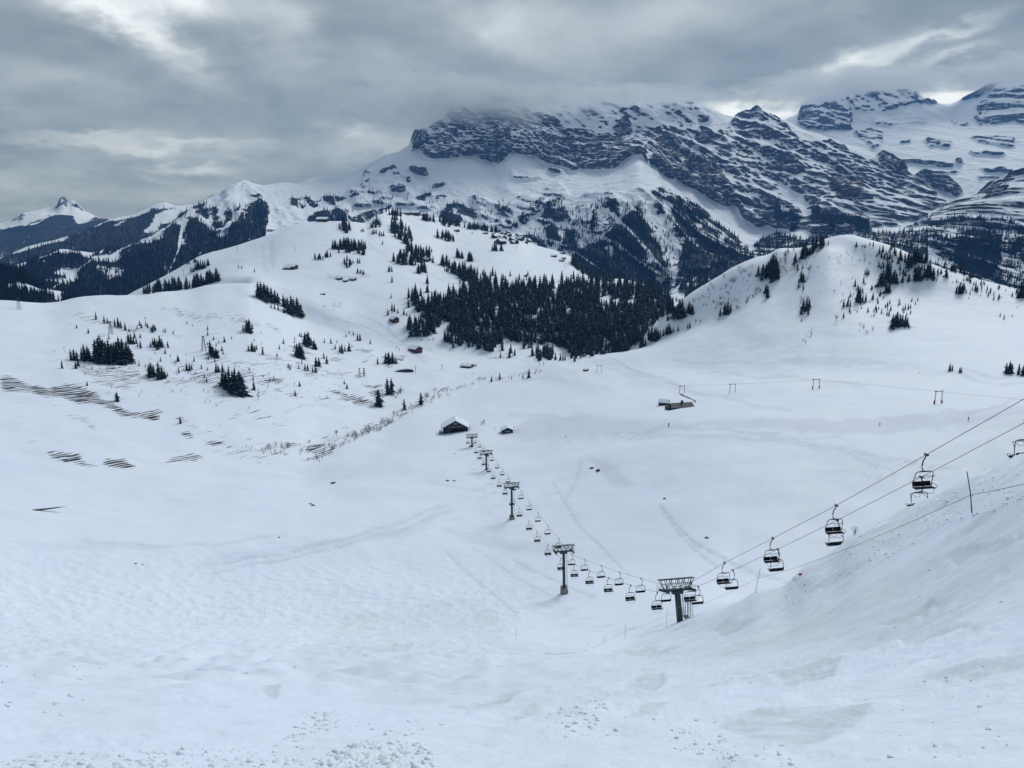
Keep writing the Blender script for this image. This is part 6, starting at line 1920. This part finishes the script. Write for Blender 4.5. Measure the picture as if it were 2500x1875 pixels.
MB().add([(-8.6, -4.3, 0.2), (8.6, -4.3, 0.4), (8.6, -3.7, 0.75), (-8.6, -3.7, 0.55), (-8.6, -4.3, -0.1), (8.6, -4.3, 0.1), (8.6, -3.7, 0.3), (-8.6, -3.7, 0.1)], [(0, 1, 2, 3), (0, 4, 5, 1), (7, 6, 5, 4), (3, 2, 6, 7), (1, 5, 6, 2), (0, 3, 7, 4)]).build('eaves_board', M_SEAT, o)
MB().box((1.2, -0.5, 3.0), (2.4, 0.8, 4.6)).build('chimney', M_WOOD, r_)
# drift fence above it
a, b = place_on(1661, 964), place_on(1698, 982)
o = empty('drift_fence', a, 0, 'dark low drift fence running down the flat behind the long barn', 'fence')
d = b - a
for k in range(3):
    MB().beam(Vector((0, 0, 0.15 + .4 * k)), d + Vector((0, 0, 0.15 + .4 * k)), 0.10, 0.26).build('rail', M_WOOD, o)
for k in range(9):
    q = d * (k / 8)
    MB().box((q.x - .1, q.y - .1, q.z - .5), (q.x + .1, q.y + .1, q.z + 1.3)).build('post', M_WOOD, o)
# sunken shelter of the valley lift
p = place_on(988, 907)
o = empty('lift_shelter', p, 0.16, 'sunken lift shelter with a rounded snowy roof and a dark open front', 'shelter')
MB().add([(-9, -2, -1), (9, -2, -1), (8, -2, 1.8), (2, -2, 2.6), (-5, -2, 1.8), (-9, -2, 0.6), (-9, 3, -1), (9, 3, -1), (8, 3, 1.8), (2, 3, 2.6), (-5, 3, 1.8), (-9, 3, 0.6)], [(0, 1, 2, 3, 4, 5), (11, 10, 9, 8, 7, 6), (1, 7, 8, 2), (6, 0, 5, 11)]).build('wall', M_SLATE, o)
MB().add([(-9.3, -2.4, 0.7), (-5, -2.4, 1.95), (2, -2.4, 2.8), (8.4, -2.4, 1.95), (-9.3, 3.4, 0.7), (-5, 3.4, 1.95), (2, 3.4, 2.8), (8.4, 3.4, 1.95), (-9.3, -2.4, 1.0), (-5, -2.4, 2.4), (2, -2.4, 3.3), (8.4, -2.4, 2.4), (-9.3, 3.4, 1.0), (-5, 3.4, 2.4), (2, 3.4, 3.3), (8.4, 3.4, 2.4)],
         [(8, 9, 13, 12), (9, 10, 14, 13), (10, 11, 15, 14), (0, 1, 9, 8), (1, 2, 10, 9), (2, 3, 11, 10), (3, 7, 15, 11), (4, 0, 8, 12)]).build('snow_cover', M_ROOFSNOW, o)
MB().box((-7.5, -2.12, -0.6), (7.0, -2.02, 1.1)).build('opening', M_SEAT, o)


# ------------------------------------------------------------------ drag-lift frames, lattice pylons, small lift masts
def frame_at(u, v, h, wpx, red, label, rz=0.0):
    p = place_on(u, v)
    k = p.length / F_PX
    H, Wd = h * k, wpx * k
    o = empty('drag_lift_tower', p, rz, label, 'lift tower', 'frames of the drag lift')
    for q, z0 in ((-1, 0.0), (1, 0.25)):
        MB().tube([(q * Wd / 2 * 1.05, 0, -1.0), (q * Wd / 2 * 0.9, 0, H + z0 * .2)], 0.20, 7, 0.15).build('leg', M_POLE, o)
        if red:
            MB().tube([(q * Wd / 2 * 1.05, 0, -0.2), (q * Wd / 2 * 1.02, 0, 1.5)], 0.42, 8).build('padding', M_REDPAD, o)
    MB().beam((-Wd * .5 - .3, 0, H), (Wd * .5 + .3, 0, H + 0.25), 0.22, 0.26).build('cross_beam', M_POLE, o)
    for q in (-1, 1):
        MB().beam((q * Wd * .5 - 1.0, -.5, H + .32), (q * Wd * .5 + 1.0, .5, H + .30), 0.22, 0.18).build('sheave_train', M_STEEL, o)
    return o


FR = [(1463, 910, 17, 12, 0, 'leftmost drag-lift frame by the half-buried hut'), (1665, 960, 17, 12, 0, 'drag-lift frame above the drift fence'), (1788, 959, 20, 13, 0, 'third drag-lift frame on the flat, clear of the huts'),
      (1992, 949, 21, 15, 1, 'drag-lift frame with small red-padded feet at the hill foot'), (2290, 985, 26, 16, 1, 'nearest drag-lift frame with bright red-padded legs')]
dpts = []
for f in FR:
    o = frame_at(*f, rz=0.1)
    dpts.append(o.location + Vector((0, 0, f[2] * o.location.length / F_PX)))
c = MB().tube(dpts + [dpts[-1] + (dpts[-1] - dpts[-2]) * 0.5], 0.035, 4)
tag(c.build('drag_lift_rope', M_CABLE), 'faint drag-lift rope running over the row of frames', 'cable')


def lattice(u, v, h, label, twin=False, arm=7, wfac=1.0):
    p = place_on(u, v)
    k = p.length / F_PX
    H = h * k
    o = empty('lattice_pylon', p, random.uniform(-.3, .3), label, 'pylon', 'lattice pylons of the old lift')
    b = H * 0.14 * wfac
    for x_ in (-1, 1):
        for y_ in (-1, 1):
            MB().beam((x_ * b, y_ * b, -0.8), (x_ * b * .25, y_ * b * .25, H), 0.22, 0.22).build('leg', M_POLE, o)
    m = MB()
    for i in range(5):
        z0, z1 = H * i / 5, H * (i + 1) / 5
        c0, c1 = b * (1 - .75 * i / 5), b * (1 - .75 * (i + 1) / 5)
        for s_ in (-1, 1):
            m.beam((-c0, s_ * c0, z0), (c1, s_ * c1, z1), 0.10, 0.10).beam((s_ * c0, -c0, z0), (s_ * c1, c1, z1), 0.10, 0.10).beam((-c1, s_ * c1, z1), (c1, s_ * c1, z1), 0.10, 0.10)
    m.build('lattice', M_POLE, o)
    MB().beam((-arm * k / 2, 0, H), (arm * k / 2, 0, H), 0.3, 0.3).build('cross_arm', M_POLE, o)
    return o


lt = [lattice(47, 755, 23, 'lattice pylon alone at the far left on the skyline ridge'), lattice(271, 816, 28, 'lattice pylon among spruces, second from the left edge'), lattice(498, 857, 34, 'lattice pylon beside a tall spruce pair, third from the left'),
      lattice(642, 866, 17, 'small lattice pylon, fourth along the old lift', wfac=.7), lattice(737, 889, 16, 'small lattice pylon above the dark bank, fifth along the old lift', wfac=.7), lattice(878, 919, 20, 'left one of the twin lattice pylons by the valley shelter', wfac=.8),
      lattice(889, 919, 20, 'right one of the twin lattice pylons by the valley shelter', wfac=.8)]


def mast(u, v, h, label, arm=6):
    p = place_on(u, v)
    k = p.length / F_PX
    H = h * k
    o = empty('lift_mast', p, random.uniform(-.3, .3), label, 'lift support', 'single masts of the distant lifts')
    MB().tube([(0, 0, -0.8), (0, 0, H)], 0.26, 6, 0.2).build('column', M_POLE, o)
    MB().beam((-arm * k / 2, 0, H), (arm * k / 2, 0, H), 0.3, 0.3).build('cross_arm', M_POLE, o)


mast(1015, 911, 17, 'single lift mast beside the sunken valley shelter')
mast(1079, 903, 11, 'single lift mast between shelter and drag-lift base')
mast(580, 617, 13, 'small mast on the upper left flank of the knoll')
mast(449, 676, 14, 'small mast on the low left flank by the wood strip')
mast(1261, 613, 11, 'small mast on the village meadow below the houses')
mast(1379, 654, 10, 'small mast at the right brink of the village meadow')
mast(1115, 573, 10, 'small mast just below the chalet on the upper meadow')
mast(1317, 893, 12, 'thin mast at the forest foot left of the hut', 3)
mast(1327, 891, 8, 'thinnest mast at the forest foot', 2)
mast(721, 613, 9, 'tiny mast on the smooth face of the knoll', 2)
mast(1019, 525, 12, 'mast with paired arms at the ridge restaurant', 7)

# ------------------------------------------------------------------ bare bushes, rocks, skiers
def bush_mesh(seed, n, spread, fine=3):
    r = random.Random(seed)
    m = MB()
    for i in range(n):
        a = r.uniform(0, 6.28)
        q = Vector((math.cos(a) * r.uniform(0.05, spread), math.sin(a) * r.uniform(0.05, spread), r.uniform(0.55, 1.0)))
        mid = q * 0.5 + Vector((r.uniform(-.08, .08), r.uniform(-.08, .08), 0.08))
        m.tube([(0, 0, -0.05), mid, q], 0.014, 3, 0.006)
        for _ in range(fine):
            t = r.uniform(0.35, 0.95)
            b0 = mid.lerp(q, t)
            e_ = b0 + Vector((r.uniform(-.22, .22), r.uniform(-.22, .22), r.uniform(0.05, 0.25)))
            m.tube([b0, e_], 0.008, 3, 0.004)
    return m


bt = []
for k in range(3):
    r = random.Random(k + 50)
    stem = MB().tube([(0, 0, -0.05), (0.01, 0, 0.3), (0, 0.02, 0.62)], 0.028, 5, 0.012)
    br = MB()
    for i in range(22):
        a = r.uniform(0, 6.28)
        b0 = Vector((0, 0.01, r.uniform(0.25, 0.6)))
        e_ = Vector((math.cos(a) * r.uniform(.12, .36), math.sin(a) * r.uniform(.12, .36), b0.z + r.uniform(.12, .40)))
        br.tube([b0, b0.lerp(e_, .5) + Vector((0, 0, .05)), e_], 0.010, 3, 0.005)
        for _ in range(4):
            s_ = b0.lerp(e_, r.uniform(.4, 1))
            br.tube([s_, s_ + Vector((r.uniform(-.12, .12), r.uniform(-.12, .12), r.uniform(.02, .14)))], 0.006, 3, 0.003)
    bt.append((stem.mesh('trunk', M_TWIG), br.mesh('twigs', M_TWIG)))
BT = [(901, 1058, 25, 'leafless round tree over the bend of the stream gully'), (821, 1065, 17, 'leafless thin tree left of the gully bend'), (1041, 978, 24, 'pale leafless tree right of the lone gully spruce'), (971, 968, 14, 'low leafless tree by the pair of gully spruces'),
      (631, 976, 16, 'pale leafless tree on the striped slope'), (960, 950, 16, 'leafless tree leaning against the two dark gully spruces'), (2042, 785, 17, 'bare larch low on the face of the right hill'), (1940, 660, 24, 'bare larch on the rib of the right hill, left one'),
      (1975, 668, 22, 'bare larch on the rib of the right hill, right one'), (1698, 790, 12, 'small bare tree on the fold of the right hill, left one'), (1709, 789, 11, 'small bare tree on the fold of the right hill, right one'), (1892, 640, 20, 'bare larch high on the rib among the spruces')]
for k, (u, v, h, lab) in enumerate(BT):
    p = place_on(u, v)
    H = h * p.length / F_PX
    o = empty('bare_tree', p, k * 1.3, lab, 'bare tree', 'leafless trees')
    o.scale = (H * 1.05, H * 1.05, H)
    link('trunk', bt[k % 3][0], o)
    link('twigs', bt[k % 3][1], o)

bm_arr = []
for k in range(4):
    m = bush_mesh(k + 9, 9, 0.55, 2)
    me = m.mesh('t', M_TWIG)
    me.calc_loop_triangles()
    V = np.array([v.co[:] for v in me.vertices])
    T = np.array([t.vertices[:] for t in me.loop_triangles])
    bm_arr.append((V, T))
    bpy.data.meshes.remove(me)
BUSH = []


def bushes(poly, n, lo, hi):
    P = np.array(poly, float)
    c = 0
    for _ in range(n * 20):
        u, v = rng.uniform(P.min(0), P.max(0))
        if not in_poly(np.array([u]), np.array([v]), poly)[0]:
            continue
        p = S.at(u, v)
        if p is None:
            continue
        h = rng.uniform(lo, hi) * math.hypot(p[0], p[1]) / F_PX
        BUSH.append((p[0], p[1], p[2], h, 1.1))
        c += 1
        if c >= n:
            break


for (cu, cv, n, hh) in [(700, 1092, 16, 10), (742, 1104, 10, 8), (770, 1122, 12, 9), (800, 1108, 9, 8), (818, 1092, 14, 11), (846, 1080, 8, 9), (868, 1066, 16, 12), (888, 1056, 12, 14), (915, 1050, 10, 12), (938, 1036, 14, 12), (952, 1028, 8, 9),
                         (975, 1012, 12, 10), (1000, 1004, 6, 8), (1020, 990, 10, 10), (1048, 976, 8, 9), (1066, 970, 6, 8), (1085, 962, 6, 7), (640, 1100, 10, 8), (660, 1090, 8, 9), (600, 1098, 8, 7)]:
    bushes([(cu - 20, cv), (cu - 4, cv - 9), (cu + 20, cv - 4), (cu + 8, cv + 8), (cu - 12, cv + 7)], n, hh * .5, hh * 1.25)
bushes([(120, 850), (420, 860), (700, 900), (880, 950), (840, 1010), (560, 1000), (240, 960)], 150, 2.5, 8)
bushes([(420, 900), (600, 920), (600, 960), (440, 930)], 40, 3, 8)
bushes([(1045, 965), (1120, 945), (1200, 925), (1290, 910), (1290, 916), (1180, 934), (1100, 958)], 34, 3, 8)
bushes([(1720, 690), (1790, 650), (1850, 640), (1850, 700), (1800, 740), (1740, 740), (1700, 720)], 46, 5, 12)
bushes([(1700, 720), (1780, 745), (1760, 760), (1690, 740)], 16, 5, 10)
bushes([(1745, 775), (1800, 745), (1850, 705), (1860, 712), (1810, 755), (1750, 785)], 30, 5, 12)
bushes([(1880, 620), (2000, 600), (1990, 640), (1900, 700)], 30, 5, 14)
bushes([(1950, 690), (1975, 680), (1975, 800), (1955, 800)], 26, 4, 11)
bushes([(1990, 610), (2130, 620), (2100, 740), (2000, 740)], 34, 3, 8)
bushes([(2095, 790), (2145, 800), (2140, 815), (2100, 820)], 14, 4, 9)
bushes([(2165, 790), (2240, 795), (2230, 806), (2170, 810)], 24, 4, 9)
bushes([(1955, 815), (1990, 800), (1985, 830), (1960, 845)], 14, 3, 8)
bushes([(1240, 915), (1320, 905), (1320, 912), (1250, 922)], 12, 4, 9)
bushes([(940, 945), (990, 950), (985, 975), (960, 972)], 20, 5, 12)
bushes([(640, 1100), (760, 1075), (800, 1085), (760, 1110), (680, 1115)], 30, 4, 9)
bushes([(180, 880), (320, 880), (330, 900), (200, 905)], 30, 3, 8)
tag(merged('bushes', BUSH, bm_arr, M_TWIG), 'bare twiggy bushes along the gully and on the hill flank', 'bushes', kind='stuff')

tuft = bush_mesh(77, 16, 0.5, 2).build('dry_tuft', M_TWIG)
p = place_on(2086, 1304)
tuft.location = p
tuft.scale = (0.8, 0.8, 0.7)
tag(tuft, 'dry twiggy tuft poking from the crest of the near slope', 'tuft')


def rock(u, v, wpx, label, mat=M_ROCKS, flat=0.5, k=0):
    p = place_on(u, v)
    s_ = wpx * p.length / F_PX / 2
    V, T = balls[k % 8]
    o = soup_object('rock', V * np.array([s_, s_ * 0.8, s_ * flat]), T, mat)
    o.location = p
    tag(o, label, 'rock', 'rocks showing through the snow')


RK = [(1446, 1143, 12, 'dark rock on the right flat, left of a pair'), (1460, 1149, 13, 'dark rock on the right flat, right of a pair'), (762, 1234, 9, 'small rock beside a snow hummock on the left flat'), (756, 1230, 6, 'smallest rock on the left flat hummock'),
      (814, 1180, 14, 'rock with a snow cap left of the line'), (1622, 1218, 8, 'lone rock in the middle of the right snowfield'), (1725, 1313, 9, 'small dark hollow rock above the near pylon'), (331, 1376, 5, 'tiny rock low on the left flat, left of a pair'),
      (347, 1379, 5, 'tiny rock low on the left flat, right of a pair'), (681, 1312, 5, 'tiny single rock in the middle of the left flat'), (1092, 1174, 8, 'rock by a hollow left of the fourth pylon'), (1108, 1174, 6, 'small rock right of the hollow by the line'),
      (1110, 1108, 5, 'tiny rock left of the farthest pylon'), (2076, 1354, 6, 'small rock on the crest of the near slope')]
for k, a in enumerate(RK):
    rock(a[0], a[1], a[2], a[3], k=k)
rock(1956, 1402, 9, 'reddish stone at the broken edge of the near slope', M_REDPAD, 0.5, 3)
p = place_on(90, 1246)
V, T = balls[2]
o = soup_object('turf_ledge', V * np.array([5.5, 1.0, 0.22]), T, M_ROCKS)
o.location = p
o.rotation_euler = (0, 0, 0.45)
tag(o, 'long dark ledge of bare ground on the lower left flat', 'ledge')


def skier_mesh():
    """one continuous body: legs, hips, trunk, arms and head"""
    m = bpy.data.meshes.new('body')
    v = [(0, 0, .92), (0, .02, 1.18), (0, .05, 1.42), (0, .07, 1.52), (0, .08, 1.68), (.10, .02, .88), (.13, .10, .50), (.13, -.02, .08), (.13, .12, .05), (-.10, .02, .88), (-.13, .10, .50), (-.13, -.02, .08), (-.13, .12, .05),
         (.20, .04, 1.38), (.30, .12, 1.12), (.26, .32, 1.02), (-.20, .04, 1.38), (-.30, .12, 1.12), (-.26, .32, 1.02)]
    e = [(0, 1), (1, 2), (2, 3), (3, 4), (0, 5), (5, 6), (6, 7), (7, 8), (0, 9), (9, 10), (10, 11), (11, 12), (2, 13), (13, 14), (14, 15), (2, 16), (16, 17), (17, 18)]
    rad = [.16, .17, .16, .07, .12, .11, .085, .075, .06, .11, .085, .075, .06, .08, .06, .05, .08, .06, .05]
    m.from_pydata(v, e, [])
    o = bpy.data.objects.new('person', m)
    COL.objects.link(o)
    sk_ = o.modifiers.new('skin', 'SKIN')
    for i, r_ in enumerate(rad):
        m.skin_vertices[0].data[i].radius = (r_, r_)
    m.skin_vertices[0].data[0].use_root = True
    o.modifiers.new('sub', 'SUBSURF').levels = 1
    dg = bpy.context.evaluated_depsgraph_get()
    me = bpy.data.meshes.new_from_object(o.evaluated_get(dg))
    bpy.data.objects.remove(o)
    return me


body = skier_mesh()
skm = MB()
JK = [(0.02, 0.025, 0.05), (0.03, 0.03, 0.035), (0.10, 0.02, 0.02), (0.02, 0.05, 0.06), (0.05, 0.05, 0.06)]
PP = [(1633, 1042, 0.4, 'skier in dark clothes stopped alone in the middle of the wide piste', 1.3), (2148, 1039, 1.4, 'skier in dark clothes riding down the right part of the wide piste', 1.0), (2364, 1027, -0.6, 'skier in dark clothes standing at the right end of the wide piste', 1.0),
      (1381, 1069, 0.3, 'tiny skier low on the piste right of the small hut', 0.8), (853, 780, 0.8, 'tiny skier on the groomed run below the left knoll', 0.9), (1068, 843, 0.2, 'tiny skier beside the forest foot above the valley lift', 0.9), (1153, 914, 0.9, 'tiny skier near the drag-lift base building', 0.9)]
for k, (u, v, rz, lab, sc_) in enumerate(PP):
    p = place_on(u, v)
    o = empty('person', p, rz, lab, 'person', 'skiers on the pistes')
    o.scale = (sc_,) * 3
    mt = plain('ski_clothes_%d' % k, JK[k % 5], 0.8, 0, 0.2, 4.0)
    me = body.copy()
    me.materials.clear()
    me.materials.append(mt)
    link('body', me, o)
    for q in (-1, 1):
        MB().beam((q * .13, -.75, 0.0), (q * .13, .85, 0.02), 0.09, 0.03).build('ski', M_SEAT, o)

# ------------------------------------------------------------------ clouds on the summits, and the hazy air
def cloud_mat(name, dens):
    m = bpy.data.materials.new(name)
    m.use_nodes = True
    t = NT(m.node_tree)
    t.n.clear()
    pv = t.new('ShaderNodeVolumePrincipled')
    pv.inputs['Color'].default_value = (0.93, 0.96, 1.0, 1)
    pv.inputs['Density'].default_value = dens
    pv.inputs['Anisotropy'].default_value = 0.0
    out = t.new('ShaderNodeOutputMaterial')
    t.l.new(pv.outputs[0], out.inputs['Volume'])
    return m


def cloud(u, v, D, rx, ry, rz_, dens, label, seed):
    c = unproject(np.array(float(u)), np.array(float(v)), np.array(float(D)))
    n1_, n2_ = 72, 40
    th = np.linspace(0, 2 * np.pi, n1_, endpoint=False)
    ph_ = np.linspace(-np.pi / 2, np.pi / 2, n2_)
    TH, PH = np.meshgrid(th, ph_)
    x_, y_, z_ = np.cos(PH) * np.cos(TH), np.cos(PH) * np.sin(TH), np.sin(PH)
    k = 1 + 0.75 * fbm(x_ * 2.4 + seed + z_ * 1.7, y_ * 2.4 + z_ * 2.1, 5, seed)
    V = np.stack([x_ * rx * k, y_ * ry * k, z_ * rz_ * k], -1).reshape(-1, 3)
    T = []
    for i in range(n2_ - 1):
        for j in range(n1_):
            a, b = i * n1_ + j, i * n1_ + (j + 1) % n1_
            T += [(a, b, b + n1_), (a, b + n1_, a + n1_)]
    o = soup_object('cloud', V, T, cloud_mat('cloud_vapour_%d' % seed, dens))
    o.location = tuple(c)
    tag(o, label, 'cloud', kind='stuff')


cloud(1190, 262, 5150, 640, 420, 150, 0.0021, 'grey cloud wrapped round the left summit cliffs', 1)
cloud(1085, 250, 5200, 520, 400, 190, 0.0021, 'dark cloud cap on the leftmost cliff tower', 2)
cloud(1430, 246, 5250, 640, 420, 92, 0.0021, 'flat cloud lying along the middle of the summit ridge', 3)
cloud(1590, 240, 5300, 420, 350, 62, 0.0021, 'thin cloud shred on the ridge left of the bright gap', 4)
cloud(2110, 205, 8100, 820, 500, 120, 0.0034, 'pale cloud bank hiding the glacier summit', 5)
cloud(2480, 180, 8400, 480, 500, 130, 0.0034, 'cloud bank over the far right summit', 6)

m = bpy.data.materials.new('air')
m.use_nodes = True
t = NT(m.node_tree)
t.n.clear()
pv = t.new('ShaderNodeVolumePrincipled')
pv.inputs['Color'].default_value = (0.15, 0.43, 1.0, 1)
pv.inputs['Absorption Color'].default_value = (1, 1, 1, 1)
pv.inputs['Density'].default_value = HAZE
pv.inputs['Anisotropy'].default_value = 0.2
out = t.new('ShaderNodeOutputMaterial')
t.l.new(pv.outputs[0], out.inputs['Volume'])
zs = [o_.matrix_world @ Vector(c_) for o_ in COL.objects if o_.type == 'MESH' and o_.get('kind') == 'structure' for c_ in o_.bound_box]
lo = Vector((min(q.x for q in zs) - 300, min(min(q.y for q in zs), -60) - 200, min(q.z for q in zs) - 1))
hi = Vector((max(q.x for q in zs) + 300, max(q.y for q in zs) + 300, max(q.z for q in zs) + 320))
o = MB().box(lo, hi).build('haze', m)
o['kind'] = 'stuff'
